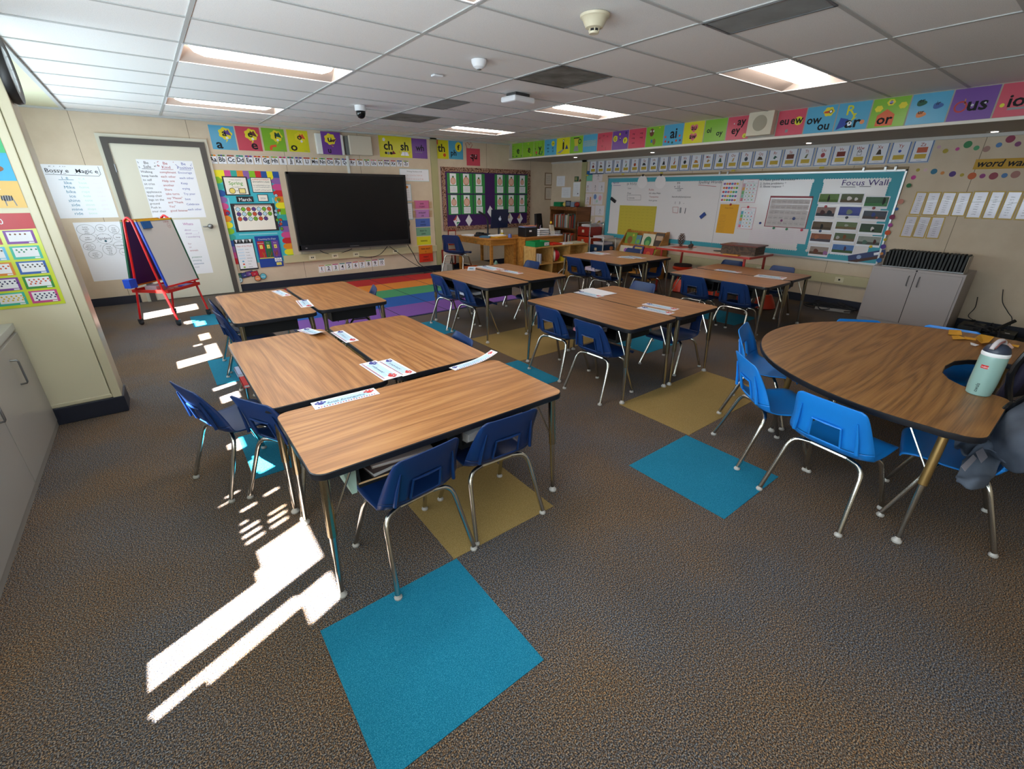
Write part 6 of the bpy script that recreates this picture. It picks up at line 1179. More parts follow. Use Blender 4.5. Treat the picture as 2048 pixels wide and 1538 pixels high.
# things on the floor by the desks
def rbin(x, y, w_, d_, h_, m, lb, nm_='storage_bin', cat='bin'):
    t = thing(nm_, lb, cat, (x, y, 0)); b = MB(); b.bb((0, 0, 0), (w_, d_, .01), m)
    for a, e in (((0, 0), (.008, d_)), ((w_-.008, 0), (w_, d_)), ((0, 0), (w_, .008)), ((0, d_-.008), (w_, d_))): b.bb((a[0], a[1], 0), (e[0], e[1], h_), m)
    b.build('body', t, bevel=.002); return t
rbin(4.66, 7.36, .28, .22, .2, mat('#b5531c', .5), 'orange storage bin on the floor under the oak table')
t = rbin(4.50, 7.95, .12, .25, .2, mat('#b9b4ac', .7), 'white box of papers on the floor beside the orange bin')
item(MB().ball((4.74, 7.14, .13), .16, mat('#6f8f92', .25), 20, (1.1, .8, .8)), 'plastic_dome', 'greenish grey plastic dome on the floor under the oak table', 'plastic dome', smooth=True)
t = thing('round_tray', 'stack of dark round trays on the floor under the office desk', 'tray', (5.13, 6.60, 0)); [MB().lathe([(.16, i*.035), (.18, .012+i*.035), (.17, .03+i*.035)], (0, 0, 0), mat('#1a1a20', .3), 22).build('dish', t) for i in range(3)]
item(MB().prism([(5.28, 7.4, .176), (5.36, 7.4, .176), (5.32, 7.4, .27)], (0, .06, 0), mat('#8ab0a0', .5)), 'small_tent', 'small pale green triangular piece on the lower shelf of the oak table', 'toy')
# framed red sheets low on the wall behind the desk
for q, lb in (([(893, 459), (909, 459), (910, 489), (894, 490)], 'upper red framed sheet below the green bulletin board'), ([(880, 499), (909, 497), (909, 528), (882, 530)], 'lower red framed sheet behind the navy chair')):
    P = [bk(*c_) for c_ in q]; c = card_on(bk, q, mat('#8a2a1e', .5), .004, lift=.053); c.r(.12, .1, .88, .9, mat('#cdbdae', .7), 1); [c.scrib(.2, .8, .2+.16*i, .07, GR, 2, 6) for i in range(4)]; c.done('red_framed_sheet', lb, 'framed sheet')
# low birch shelf with trays and a ball
t = thing('low_bookshelf', 'low birch cubby shelf between the rug corner tables and the office desk', 'shelf', (5.38, 6.30, 0)); SW, SD, SH = 1.36, .34, .60
for x in (0, .42, .86, SW-.02): MB().bb((x, 0, 0), (x+.02, SD, SH), LIGHTW).build('divider' if 0 < x < 1.3 else 'side_panel', t)
MB().bb((0, 0, SH), (SW, SD, SH+.02), LIGHTW).build('top_panel', t, bevel=.003); MB().bb((0, SD-.012, 0), (SW, SD, SH), LIGHTW).build('back_panel', t)
for z_ in (.04, .30): MB().bb((.02, .01, z_), (SW-.02, SD-.012, z_+.018), LIGHTW).build('shelf_board', t)
zt_ = SH+.0205
def tray(x, y, w_, d_, h_, m, lb, label_=''):
    t = thing('plastic_tray', lb, 'tray', (x, y, zt_), .05); b = MB(); b.bb((0, 0, 0), (w_, d_, .006), m)
    for a, e in (((0, 0), (.006, d_)), ((w_-.006, 0), (w_, d_)), ((0, 0), (w_, .006)), ((0, d_-.006), (w_, d_))): b.bb((a[0], a[1], 0), (e[0], e[1], h_), m)
    b.bb((-.006, -.006, h_-.012), (w_+.006, 0, h_), m); b.build('body', t, bevel=.002)
    if label_: c = Card((w_*.62, -.0075, .015), (1, 0, 0), (0, 0, 1), w_*.32, h_*.6, PAPER, .001); c.t(label_, .5, .25, .6, INK, 2, 'c', .8); c.build('tray_label', t)
    return t
tray(5.40, 6.33, .36, .26, .09, mat('#0c8a4a', .4), 'green labelled tray on the left end of the low birch shelf', 'Turn in')
tray(5.86, 6.36, .24, .24, .03, mat('#c8301f', .4), 'shallow red orange tray on the low birch shelf')
papers(6.25, 6.46, zt_, .26, .2, .02, PAPER, .1, 'white papers right of the red tray on the low birch shelf', 3); papers(6.55, 6.46, zt_, .26, .22, .025, mat('#c9c4a8', .7), -.1, 'pale booklets on the right end of the low birch shelf', 3)
t = thing('beach_ball', 'red and cream beach ball in the low birch shelf', 'ball', (5.955, 6.42, .322)); b = MB(); n = 24; m_ = 10
for k in range(n):
    a0, a1 = 2*math.pi*k/n, 2*math.pi*(k+1)/n; mm = mat('#b51428', .35) if (k//4) % 2 == 0 else mat('#e0d4c0', .35)
    P = [[(.11*math.sin(math.pi*j/m_)*math.cos(a)*1, .11*math.sin(math.pi*j/m_)*math.sin(a), .11-.11*math.cos(math.pi*j/m_)) for a in (a0, a1)] for j in range(m_+1)]; b.grid(P, mm)
b.build('panels', t, smooth=True)
for i in range(4): item(MB().box((5.46+.025*i, 6.40, .318+.09), (.016, .16, .18), [PAPER, mat('#b9b9c4', .6), PAPER, mat('#8a8a9a', .6)][i], .04*i), 'booklet', '%s of the four thin upright booklets in the left cubby of the birch shelf' % ['leftmost', 'second', 'third', 'rightmost'][i], 'book', 'booklets in the birch shelf')
item(MB().bb((6.10, 6.36, .318), (6.18, 6.5, .39), mat('#c9b020', .5)), 'yellow_box', 'small yellow box right of the beach ball in the shelf', 'box')
item(MB().bb((5.46, 6.36, .0585), (5.78, 6.54, .15), mat('#2a2420', .6)), 'black_case', 'dark case in the bottom left cubby of the birch shelf', 'case'); item(MB().tube(catmull([(6.0, 6.36, .08), (6.1, 6.34, .16), (6.2, 6.36, .2), (6.22, 6.4, .1)], 5), .008, WHITE, 6), 'white_hose', 'bent white wire in the bottom of the birch shelf', 'wire', smooth=True)
# bookcase
BX, BY0, BY1, BH_ = 7.30, 7.22, 8.06, 1.24
t = thing('bookcase', 'dark brown wooden bookcase full of books in the room corner', 'bookcase', (BX, BY0, 0)); bd, bl = XR-.015-BX, BY1-BY0
MB().bb((0, 0, 0), (bd, .025, BH_), DARKW).build('side_panel', t); MB().bb((0, bl-.025, 0), (bd, bl, BH_), DARKW).build('side_panel', t); MB().bb((-.01, -.005, BH_-.07), (bd, bl+.005, BH_), DARKW).build('top_panel', t, bevel=.003); MB().bb((bd-.015, 0, 0), (bd, bl, BH_), DARKW).build('back_panel', t)
for z_ in (.05, .42, .80): MB().bb((.01, .025, z_-.02), (bd-.015, bl-.025, z_), DARKW).build('shelf_board', t)
BC = ['#b0604a', '#c9b8b0', '#8a3a2a', '#3a5a4a', '#4a6a5a', '#556a5a', '#b8b090', '#7a4a3a', '#a04a3a', '#2a5a7a', '#b8c4c8', '#2a6a8a', '#8aa0a8', '#4a3a2a', '#20242a', '#c8502a', '#d8401f', '#c9c4c0', '#8a2a1e', '#3a3a3a', '#5a4a3a', '#6a7a6a', '#9a8a6a', '#2a3a4a']
CW_ = ['salmon', 'pale pink', 'dark red', 'dark green', 'green', 'grey green', 'cream', 'brown', 'brick red', 'dark blue', 'pale blue', 'teal', 'grey blue', 'dark brown', 'black', 'orange', 'bright orange', 'off white', 'maroon', 'charcoal', 'olive brown', 'sage', 'khaki', 'navy']
for sh, (z_, hh) in enumerate(((.80, .30), (.42, .27))):
    y = BY1-.03-.01; k = 0
    while y > BY0+.06 and k < 22:
        w_ = random.uniform(.016, .042); h_ = hh*random.uniform(.82, 1); lean = 0 if k % 6 else .05; i = (k*5+sh*3) % 24
        b = MB(); q_ = Matrix.Rotation(lean, 3, 'X'); b.box((BX+.16, y-w_/2, z_+.003+h_/2), (.21, w_*.9, h_), mat(BC[i], .6), rot=q_); b.box((BX+.165, y-w_/2, z_+.004+h_/2), (.206, w_*.7, h_-.004), PAPER, rot=q_)
        tag(b.build('book'), '%s book standing on the %s shelf of the dark bookcase, %s' % (CW_[i], 'upper' if sh == 0 else 'lower', 'at its left end' if k < 7 else 'near its middle' if k < 14 else 'toward its right end'), 'book', 'books in the dark bookcase'); y -= w_+.002+(.012 if lean else 0); k += 1
zt2 = BH_+.001
def onb2(y0_, y1_, h_, m, nm_, lb, cat, x0=.04, x1=.22): item(MB().bb((BX+x0, y0_, zt2), (BX+x1, y1_, zt2+h_), m), nm_, lb, cat, bevel=.004)
onb2(7.78, 8.0, .09, mat('#0c7a4a', .4), 'green_box', 'green plastic box on top of the dark bookcase', 'box'); item(MB().ball((BX+.1, 7.70, zt2+.045), .045, mat('#d8c060', .5), 12), 'soft_toy', 'small yellow and white figure on top of the dark bookcase', 'toy', smooth=True)
t = thing('framed_photo', 'small dark photo frame on top of the dark bookcase', 'picture frame', (BX+.08, 7.50, zt2)); MB().bb((0, 0, 0), (.015, .16, .12), BK).build('frame', t); MB().bb((-.002, .02, .02), (0, .14, .10), mat('#6f7884', .4)).build('picture', t)
onb2(7.36, 7.46, .10, mat('#7a8aa0', .5), 'grey_box', 'grey and white box on top of the dark bookcase', 'box'); item(MB().ball((BX+.08, 7.30, zt2+.05), .05, mat('#9a2a1a', .5), 12, (1, 1.2, 1)), 'apple_box', 'round red object at the right end of the bookcase top', 'ornament', smooth=True)
# drawer carts
def cart(x, y, w_, d_, h_, drawers, lb, chrome, top=None):
    t = thing('drawer_cart', lb, 'drawer cart', (x, y, 0))
    for yy in (.0, w_): MB().tube(catmull([(0, yy, .03), (0, yy, h_-.04), (.03, yy, h_), (d_-.03, yy, h_), (d_, yy, h_-.04), (d_, yy, .03)], 5), .010, chrome, 8).build('frame_loop', t, smooth='auto')
    for i, (z0_, z1_, m) in enumerate(drawers):
        dr = MB().bb((-.015, .015, z0_), (d_-.02, w_-.015, z1_), m).build('drawer', t, bevel=.008)
        MB().bb((-.022, w_*.42, (z0_+z1_)/2-.02), (-.015, w_*.58, (z0_+z1_)/2+.035), mat('#cfc0a0', .6)).build('label_tag', dr)
    return t
RDD = mat('#8f1f12', .4)
cart(7.28, 6.78, .36, .40, .93, [(.68, .86, RDD), (.49, .665, mat('#b8381a', .4)), (.29, .475, mat('#2a7a1a', .4)), (.10, .275, mat('#1a2a7a', .4))], 'tall chrome framed cart with red, orange and green drawers', CHROME)
papers(7.47, 6.96, .862, .28, .24, .05, mat('#c8c4c8', .7), .1, 'papers heaped on top of the red drawer cart', 4); item(MB().tube([(7.55, 6.85, .92), (7.68, 6.9, .96)], .02, mat('#b89a4a', .6), 6), 'paper_roll', 'gold brown roll lying on top of the red drawer cart', 'paper roll')
cart(7.20, 6.32, .36, .38, .66, [(.36, .54, mat('#17385a', .4)), (.14, .33, mat('#17385a', .4))], 'lower white framed cart with dark blue drawers', mat('#d8d4d0', .35))
papers(7.39, 6.50, .545, .3, .26, .05, mat('#cfc8cf', .7), 0, 'papers under the top rail of the blue drawer cart', 4); papers(7.39, 6.5, .672, .32, .28, .04, mat('#d8d0d4', .7), .1, 'papers heaped over the top of the blue drawer cart', 3)
t = thing('plush_toy', 'small orange and white plush toy hanging on the blue drawer cart', 'soft toy', (7.42, 6.285, .36)); MB().ball((0, 0, .12), .04, mat('#a8653a', .8), 12).ball((0, 0, .05), .045, mat('#b07a4a', .8), 12, (.8, .6, 1.2)).ball((-.02, -.02, .03), .022, PAPER, 8).build('body', t, smooth=True)
# book display rack with picture books
t = thing('book_rack', 'tiered wooden rack of picture books leaning under the whiteboard', 'book rack', (7.16, 5.12, 0)); RWd = DESKW
for yy in (0, .90): MB().prism([(.0, yy, 0), (.5, yy, 0), (.5, yy, .86), (.42, yy, .86), (0, yy, .34)], (0, .018, 0), RWd).build('side_panel', t)
for i, (x_, z_) in enumerate(((.02, .10), (.14, .34), (.27, .56))): MB().bb((x_, .018, z_), (x_+.13, .90, z_+.015), RWd).bb((x_, .018, z_+.015), (x_+.01, .90, z_+.05), RWd).build('tier', t)
MB().bb((.48, .018, .05), (.5, .90, .84), RWd).build('back_panel', t)
def pbook(y_, tier, w_, h_, cc, lb, f):
    x_, z_ = ((7.18, .115), (7.30, .355), (7.43, .575))[tier]; V2 = Vector((.28, 0, 1)).normalized(); c = Card((x_+.035, y_, z_+.002), (0, -1, 0), V2, w_, h_, mat(cc, .3), .012); f(c); c.done('picture_book', lb, 'picture book', 'picture books on the rack')
pbook(6.0, 2, .26, .24, '#7a9a3a', 'green picture book with a brown animal on the rack, upper left', lambda c: (c.c(.45, .4, .25, mat('#8a5a2a', .5), 1, .3), c.c(.7, .8, .1, mat('#c9b83a', .5), 1)))
pbook(5.74, 2, .12, .2, '#5a8a9a', 'small blue picture book on the rack between green and white books', lambda c: (c.c(.5, .4, .2, mat('#7ab84a', .5), 1),))
pbook(5.60, 2, .28, .24, '#d8cfb4', 'cream picture book with a big green shape on the rack', lambda c: (c.c(.5, .4, .34, mat('#2f7a4a', .5), 1, .4), c.c(.5, .3, .2, mat('#6aa85a', .5), 2)))
pbook(5.31, 2, .18, .27, '#3a2a24', 'dark brown book at the upper right of the rack', lambda c: (c.r(.1, .5, .9, .8, mat('#b89a80', .5), 1),))
pbook(6.02, 1, .30, .22, '#cfc4b0', 'pale picture book with violet figures, middle left of the rack', lambda c: (c.c(.5, .6, .18, mat('#a05ab0', .5), 1), c.r(.05, .1, .95, .3, mat('#8ab89a', .5), 1)))
pbook(5.70, 1, .24, .24, '#4a3a7a', 'purple blue picture book in the middle of the rack', lambda c: (c.r(.1, .12, .9, .7, mat('#8a90b0', .5), 1), c.r(.15, .75, .85, .9, mat('#c9b060', .5), 1)))
pbook(5.44, 1, .22, .22, '#b8242f', 'red picture book with an orange sun, right of the purple one', lambda c: (c.c(.5, .5, .22, mat('#d85a2a', .5), 1),))
pbook(5.21, 1, .07, .2, '#8aa03a', 'narrow green book at the lower right of the rack', lambda c: None)
pbook(5.9, 0, .3, .2, '#8ab03a', 'light green picture book on the lowest tier of the rack', lambda c: (c.c(.5, .5, .2, mat('#c9a03a', .5), 1),))
# red edged activity table and its things
RDE = mat('#a8281c', .35)
t = thing('activity_table', 'pale topped table with a red edge and red legs below the whiteboard', 'table', (6.82, 3.78, 0)); ol = rrect(.36, .78, .03)
MB().prism([(x, y, .70) for x, y in inset(ol, .006)], (0, 0, .0205), mat('#c5b0a4', .25)).build('tabletop', t); MB().prism([(x, y, .688) for x, y in ol], (0, 0, .03), RDE).build('edge_band', t)
for sx in (-1, 1):
    for sy in (-1, 1): L = MB().tube([(sx*.3, sy*.68, .69), (sx*.31, sy*.7, .02)], .018, RDE, 10).build('leg', t, smooth='auto'); MB().lathe([(.02, 0), (.02, .02)], (sx*.31, sy*.7, 0), BK, 12).build('glide', L)
za = .7205
t = thing('pine_cone', 'large brown pine cone standing on the red edged table', 'pine cone', (6.78, 4.30, za)); b = MB()
for i in range(9):
    for k in range(8): a = k*.785+i*.4; rr = .042*math.sin(math.pi*(i+1.6)/11.5)+.006; b.prism([(rr*.3*math.cos(a), rr*.3*math.sin(a), .012+.022*i), (rr*1.3*math.cos(a-.25), rr*1.3*math.sin(a-.25), .026+.022*i), (rr*1.3*math.cos(a+.25), rr*1.3*math.sin(a+.25), .026+.022*i)], (0, 0, .006), mat('#5c3822', .8))
b.build('scales', t)
q_ = [(6.60, 4.42), (6.98, 4.36), (6.92, 4.10), (6.62, 4.22)]; item(MB().prism([(x, y, za) for x, y in q_], (0, 0, .003), mat('#c24a30', .7)), 'orange_paper', 'orange red paper under the pine cone', 'paper')
t = thing('wood_slice', 'small dark log piece on the orange paper beside the pine cone', 'log', (6.80, 4.13, za+.004)); MB().tube([(-.07, -.03, .03), (.07, .03, .03)], .03, mat('#3a2016', .7), 12).build('bark', t); MB().tube([(0, 0, .055), (.0, .01, .10)], .008, BK, 6).build('twig', t)
item(MB().lathe([(.055, 0), (.055, .008)], (6.78, 3.66, za), mat('#1c1c1f', .5), 24), 'black_disc', 'flat black disc lying on the red edged table', 'disc')
t = thing('wooden_box', 'large dark wooden box with a red brown lid on the red edged table', 'box', (6.78, 3.28, za), R(4)); MB().bb((-.17, -.24, 0), (.17, .24, .115), wood('box_side', '#2a1c12', '#4a3424', '#5c4430', .6)).build('body', t); MB().bb((-.19, -.27, .115), (.19, .26, .13), mat('#6a2418', .4)).build('lid', t, bevel=.003)
item(MB().bb((6.42, 3.16, za), (6.50, 3.38, za+.014), mat('#c98a3a', .6)), 'ruler', 'orange brown strip lying in front of the wooden box', 'ruler')
def stool(x, y, lb):
    t = thing('wobble_stool', lb, 'stool', (x, y, 0)); O_ = mat('#c8361a', .4); MB().lathe([(.12, 0), (.15, .02), (.13, .08), (.09, .16), (.07, .20)], (0, 0, 0), O_, 24).build('base', t, smooth='auto'); MB().lathe([(.035, .2), (.035, .36)], (0, 0, 0), BK, 14).build('column', t)
    MB().lathe([(.10, .35), (.15, .37), (.16, .40), (.14, .42)], (0, 0, 0), O_, 24).build('seat', t, smooth='auto'); MB().lathe([(.145, .42), (.14, .45), (.001, .455)], (0, 0, 0), mat('#3a1c16', .8), 24).build('cushion', t, smooth='auto')
stool(6.85, 4.25, 'red orange wobble stool under the red edged table, fully visible one'); stool(6.9, 3.62, 'red orange wobble stool mostly hidden behind the right rear tables'); stool(6.8, 2.82, 'red orange wobble stool low behind the nearer navy chair')
# metal cabinet with tablets
CBM = mat('#a69e9d', .45, .05)
t = thing('metal_cabinet', 'pale grey two door metal cabinet under the word lists', 'cabinet', (7.17, .90, 0)); cw, cdp, ch_ = .88, XR-.03-7.17, .70
MB().bb((0, 0, 0), (cdp, cw, ch_), CBM).build('body', t, bevel=.004)
for s, lb in ((0, 'right'), (1, 'left')):
    d_ = MB().bb((-.012, .02+s*(cw/2-.02)+.003, .05), (-.001, cw/2-.003+s*(cw/2-.02), ch_-.03), CBM).build('door', t, bevel=.002)
    yh = cw/2-.05+s*.1; MB().tube([(-.012, yh, ch_-.08), (-.035, yh, ch_-.085), (-.035, yh, ch_-.19), (-.012, yh, ch_-.195)], .006, STEEL, 8).build('handle', d_, smooth='auto')
b = MB(); b.bb((-.0125, cw/2-.003, .05), (-.003, cw/2+.003, ch_-.03), INK); b.build('door_gap', t)
MB().lathe([(.009, 0), (.009, .006)], (-.001, cw/2, ch_-.015), INK, 12, AX2).build('lock', t)
t = thing('tablet_rack', 'thin metal rack holding dark tablets on the metal cabinet', 'rack', (7.19, .94, ch_)); MB().bb((0, 0, 0), (.22, .76, .004), STEEL).bb((0, -.003, 0), (.22, 0, .19), mat('#b9b2a8', .5)).bb((0, .757, 0), (.22, .76, .17), mat('#b9b2a8', .5)).bb((0, 0, .0), (.004, .76, .014), STEEL).build('frame', t)
TBM = mat('#262b2b', .6)
for k in range(22):
    y = .962+k*.0335; a = random.choice((0, 0, 0, .05, -.04)); b = MB().box((7.30, y, ch_+.005+.10), (.20, .019, .19), TBM, rot=Matrix.Rotation(a, 3, 'X'))
    tag(b.build('tablet'), 'dark cased tablet standing upright in the rack on the metal cabinet', 'tablet', 'dark cased tablets in the rack on the metal cabinet')
# clutter on the floor right of the cabinet
random.seed(3)
t = thing('power_strip', 'long white power strip on the floor left of the metal cabinet', 'power strip', (7.35, 2.35, 0), R(-78)); MB().bb((0, 0, 0), (.42, .05, .035), mat('#a8a19c', .5)).build('body', t, bevel=.004); MB().bb((.04, .01, .035), (.36, .04, .037), GR).build('sockets', t)
def tangle(x0, y0, x1, y1, n, lb, z1=.08, r_=.007):
    b = MB()
    for k in range(n): b.tube(catmull([(random.uniform(x0, x1), random.uniform(y0, y1), random.uniform(.01, z1)) for _ in range(6)], 5), r_, BK, 6)
    tag(b.build('cord_tangle', smooth=True), lb, 'cords', kind='stuff')
tangle(7.3, 1.85, 7.68, 2.5, 5, 'tangled black cords on the floor left of the metal cabinet')
tangle(7.25, .45, 7.68, .85, 9, 'tangled black cords on the floor right of the metal cabinet', .14, .009)
for k, (x, y, w_, d_, h_, lb) in enumerate(((7.3, .62, .3, .2, .12, 'black adapter box on the floor right of the metal cabinet'), (7.4, .35, .28, .22, .08, 'low black charger box on the floor between cords and green bin'))): item(MB().bb((x, y, 0), (x+w_, y+d_, h_), BLACK).bb((x+.05, y+.05, h_), (x+.08, y+.09, h_+.002), WHITE), 'charger_box', lb, 'charger box', bevel=.01)
item(MB().tube([(7.32, .52, .12), (7.42, .40, .24)], .018, BLACK, 8), 'cable_plug', 'thick black plug end sticking up from the cords', 'plug')
cable([(7.70, .62, .52), (7.69, .58, .38), (7.66, .5, .28), (7.64, .44, .2), (7.6, .44, .02)], 'thin black cord hanging down the wall right of the metal cabinet', .004); cable([(7.7, .80, .40), (7.66, .78, .28), (7.6, .8, .18), (7.55, .7, .14)], 'short black cord hanging close beside the metal cabinet', .004)
GB = mat('#0f7a1c', .45); rbin(7.30, .02, .32, .24, .20, GB, 'bright green fabric bin at the right edge behind the curved table', 'green_bin'); item(MB().ball((7.46, .14, .21), .12, mat('#b9c0b8', .3, alpha=.5), 14, (1.1, .9, .5)), 'plastic_bag', 'clear crumpled plastic bag in the green bin', 'plastic bag', smooth=True)
t = thing('metal_locker', 'pale grey metal cabinet corner at the far right edge', 'cabinet', (7.05, -.62, 0)); MB().bb((0, 0, 0), (XR-.03-7.05, .60, .34), CBM).build('body', t, bevel=.004); MB().bb((-.01, .02, .03), (0, .58, .32), CBM).build('door', t)
# ================= LEFT SIDE =================
# easel
P = [fl(*p) for p in ((284, 650), (350, 652), (415, 628), (362, 628))]
ex, ey = sum(p.x for p in P)/4, sum(p.y for p in P)/4; er = math.atan2(P[2].y-P[1].y, P[2].x-P[1].x)
t = thing('easel', 'two sided easel on casters with red frame, white board and purple side, before the door', 'easel', (ex, ey, 0), er)
RT = mat('#c8171a', .3); hw, hd = .27, .24
def ring_(y): pass
fr_ = []
for s in (-1, 1):      # end frames: an inverted U each, legs spreading front and back
    L = MB().tube(catmull([(s*hw, -hd, .06), (s*hw, -hd*.55, .62), (s*hw, -.055, 1.16), (s*hw, -.03, 1.225), (s*hw, 0, 1.245), (s*hw, .03, 1.225), (s*hw, .055, 1.16), (s*hw, hd*.55, .62), (s*hw, hd, .06)], 5), .0125, RT, 10).build('end_frame', t, smooth='auto')
    for q in (-1, 1): W_ = MB().ball((s*hw, q*hd, .032), .032, BK, 12, (.7, 1, 1)).build('caster', t, smooth=True); MB().bb((s*hw-.02, q*hd-.02, .045), (s*hw+.02, q*hd+.02, .075), BK).build('caster_fork', W_)
MB().bb((-hw, -.012, 1.20), (hw, .012, 1.215), RT).build('top_bar', t)
def eboard(s, face, nm_, side):
    # panel plane through (y=-s*.05,z=1.21) and (y=-s*.235,z=.42)
    a = Vector((0, s*.055, 1.215)); b_ = Vector((0, s*.20, .46)); V = (a-b_).normalized(); U = Vector((1, 0, 0)) if s < 0 else Vector((-1, 0, 0)); O = b_-U*(hw-.005)+U.cross(V)*.018; W_ = 2*hw-.01; H_ = (a-b_).length
    c = Card(O, U, V, W_, H_, face, .012); pn = c.build(nm_, t); e = .018; k = .006
    def bar(u0, v0, u1, v1, m, nn): q = Card(O-U*k+U.cross(V)*.0, U, V, W_+2*k, H_, None, .012); b = MB(); b.prism([q.at(u0, v0, -.014), q.at(u1, v0, -.014), q.at(u1, v1, -.014), q.at(u0, v1, -.014)], U.cross(V)*.02, m); b.build(nn, t)
    bar(0, .975, 1, 1.0, mat('#d8a51c', .4), 'yellow_top_edge'); bar(0, 0, 1, .022, RT if s < 0 else mat('#d8801c', .4), 'bottom_edge'); bar(0, 0, .035, 1, mat('#1a3fa8', .4), 'blue_edge'); bar(.965, 0, 1, 1, mat('#14503a', .4), 'green_edge'); return O, U, V, W_, H_
O, U, V, W_, H_ = eboard(-1, mat('#c9c6c6', .35), 'whiteboard_panel', 0)
c = Card(O+U.cross(V)*.012, U, V, W_, H_); RK2 = mat('#9a4a4a', .8); c.t('3-20-26', .80, .935, .035, RK2, 1, 'c'); c.ring(.84, .885, .03, .033, RK2, 1, 1.1); c.t('1/6', .84, .872, .03, RK2, 1, 'c'); c.build('marker_note', t)
eboard(1, mat('#3a1a5a', .5), 'purple_panel', 1)
q = Card(O+U.cross(V)*.012, U, V, W_, H_); a = q.at(.22, .935); er_ = thing('board_eraser', 'blue eraser stuck to the top of the easel whiteboard', 'eraser', (0, 0, 0)); m4 = Matrix.Translation((ex, ey, 0))@Matrix.Rotation(er, 4, 'Z')
b = MB(); N = U.cross(V); b.prism([m4@(a+U*x+V*z) for x, z in ((-.06, -.05), (.06, -.05), (.06, .03), (-.06, .03))], m4.to_3x3()@N*.02, mat('#12508f', .4)); b.build('handle', er_, bevel=.004); b = MB(); b.prism([m4@(a+U*x+V*z-N*.0) for x, z in ((-.055, -.045), (.055, -.045), (.055, .025), (-.055, .025))], m4.to_3x3()@N*.008, GR); b.build('felt', er_)
er_.location = (0, 0, 0)
tr = MB(); TRAY = mat('#b8201c', .4); z0 = .40
tr.bb((-hw, -.225, z0), (hw, .225, z0+.004), TRAY); [tr.bb((-hw, y_-.004, z0), (hw, y_+.004, z0+.035), TRAY) for y_ in (-.225, .225)]; tr.bb((-hw-.004, -.225, z0), (-hw+.004, .225, z0+.035), TRAY).bb((hw-.004, -.225, z0), (hw+.004, .225, z0+.035), TRAY); tr.build('tray', t)
def ept(x, y, z): return m4@Vector((x, y, z))
def eitem(mn, mx, m, nm_, lb, cat): p = ept((mn[0]+mx[0])/2, (mn[1]+mx[1])/2, mn[2]); o = MB().bb((mn[0]-(mn[0]+mx[0])/2, mn[1]-(mn[1]+mx[1])/2, 0), (mx[0]-(mn[0]+mx[0])/2, mx[1]-(mn[1]+mx[1])/2, mx[2]-mn[2]), m).build(nm_, loc=p, rz=er, bevel=.003); tag(o, lb, cat)
eitem((.05, -.19, z0+.005), (.2, -.1, z0+.03), mat('#2026b0', .4), 'blue_box', 'bright blue box lying in the easel tray', 'box'); eitem((-.22, -.05, z0+.005), (-.08, .1, z0+.07), mat('#b8a0a8', .3, alpha=.7), 'clear_bin', 'clear pinkish plastic bin in the easel tray', 'bin'); eitem((-.05, -.2, z0+.005), (.03, -.12, z0+.022), mat('#4a2a2a', .5), 'marker_case', 'dark marker case in the middle of the easel tray', 'case')
p_ = ept(-hw-.06, .16, .47); tag(MB().bb((-.05, -.04, 0), (.05, .04, .10), mat('#124ac0', .45)).build('side_pocket', loc=p_, rz=er), 'bright blue plastic pocket hanging at the back left of the easel', 'pocket')
# cabinet run along the left side under the windows
CAB = mat('#a3a09b', .38, noise=.02, ns=3)
t = thing('base_cabinet', 'long grey base cabinet with a pale worktop edge at the left edge of the picture', 'cabinet', (-.86, YW0-.003, 0)); L_ = 3.6
MB().bb((-.33, -L_, .0), (0, 0, .705), CAB).build('body', t)
MB().bb((-.335, -L_, .705), (.012, 0, .745), mat('#b9bdbd', .3)).build('worktop', t, bevel=.002)
for i, (a, b_) in enumerate(((-.022, -.93), (-.94, -1.85), (-1.86, -2.77))):
    d_ = MB().bb((0, b_, .045), (.018, a, .688), CAB).build('door', t, bevel=.002)
    yh = a-.40 if i == 0 else a-.1; MB().tube([(.018, yh, .46), (.046, yh, .462), (.050, yh, .47), (.050, yh, .60), (.046, yh, .608), (.018, yh, .61)], .0055, STEEL, 8).build('handle', d_, smooth='auto')
MB().bb((.0, -L_, 0), (.012, 0, .04), mat('#8f8c86', .5)).build('toe_kick', t)
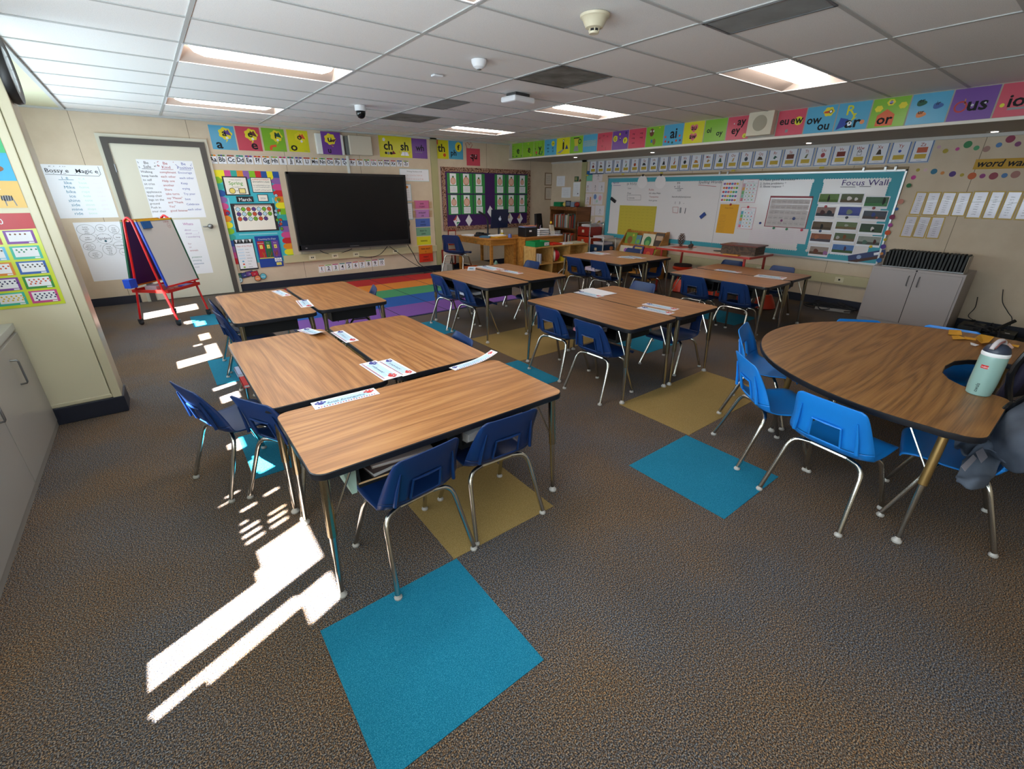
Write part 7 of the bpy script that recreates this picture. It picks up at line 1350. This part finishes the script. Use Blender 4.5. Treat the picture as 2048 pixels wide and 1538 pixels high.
# posters on the wing wall
X0 = -.57
c = Card((X0-.62, YW0-.002, .835), (1, 0, 0), (0, 0, 1), .62, .565, mat('#c9d83a', .25)); c.r(0, .86, 1, 1, mat('#b8202a', .4), 1); c.p([(0, .86), (1, .86), (1, .84), (.6, .83), (0, .86)], mat('#b8202a', .4), 1); c.t('Numbers 1-20', .79, .89, .085, WHITE, 2, 'r', 1.1)
CCs = ['#7a3a9a', '#c84a8a', '#b03a4a', '#3ab8a0', '#3aa8c8', '#5ab8e0', '#2a5aa8', '#c8207a', '#d8801c', '#2f8a3a', '#7a3a9a']
for r_ in range(5):
    for k in range(4):
        u = .97-.245*k; v = .83-.163*r_; m = mat(CCs[(r_*3+k*2) % 11], .4); cx = u-.105; c.r(u-.215, v-.145, u, v-.005, m, 1); c.r(u-.195, v-.12, u-.02, v-.02, PAPER, 2); n_ = 4+r_*3-k; n_ = max(2, n_)
        for q in range(n_): c.c(u-.17+.035*(q % 5)+.012*((q//5) % 2), v-.045-.022*(q//5), .009, mat(['#7a4a2a', '#3a8a6a', '#4a4a4a', '#c8502a', '#2a2a5a', '#d8b83a'][(r_+k) % 6], .5), 3, None, 8)
        c.r(u-.06, v-.14, u-.02, v-.127, WHITE, 2)
c.done('counting_poster', 'large yellow green counting poster to 20 on the wing wall, partly cut off', 'poster')
c = Card((X0-.60, YW0-.002, 1.43), (1, 0, 0), (0, 0, 1), .60, .60, mat('#d8c86a', .3)); cols = ['#e0b860', '#2aa8d8', '#3ab878', '#7a3a9a', '#d8b020', '#d8402a', '#c8307a', '#3a7ad8']
for r_ in range(4):
    for k in range(4): u, v = .75-.25*k, .25*r_; c.r(u, v, u+.25, v+.25, mat(cols[(r_+k*3) % 8], .4), 1)
c.t('Zz', .83, .17, .06, WHITE, 2, 'c'); c.c(.88, .09, .045, mat('#8a8a90', .5), 2, .028); [c.ln([(.84+.018*i, .07), (.845+.018*i, .115)], .006, INK, 3) for i in range(5)]; c.c(.82, .12, .02, mat('#8a8a90', .5), 3); c.ln([(.86, .08), (.86, .02)], .01, GR, 2); c.ln([(.92, .08), (.93, .02)], .01, GR, 2)
c.c(.88, .36, .06, mat('#8a5a3a', .5), 2, .03); c.c(.82, .4, .025, mat('#8a5a3a', .5), 3); c.c(.86, .62, .06, BRN, 2); c.c(.60, .12, .07, mat('#c8303a', .5), 2); c.done('alphabet_poster', 'colourful alphabet picture poster with a zebra, above the counting poster', 'poster')
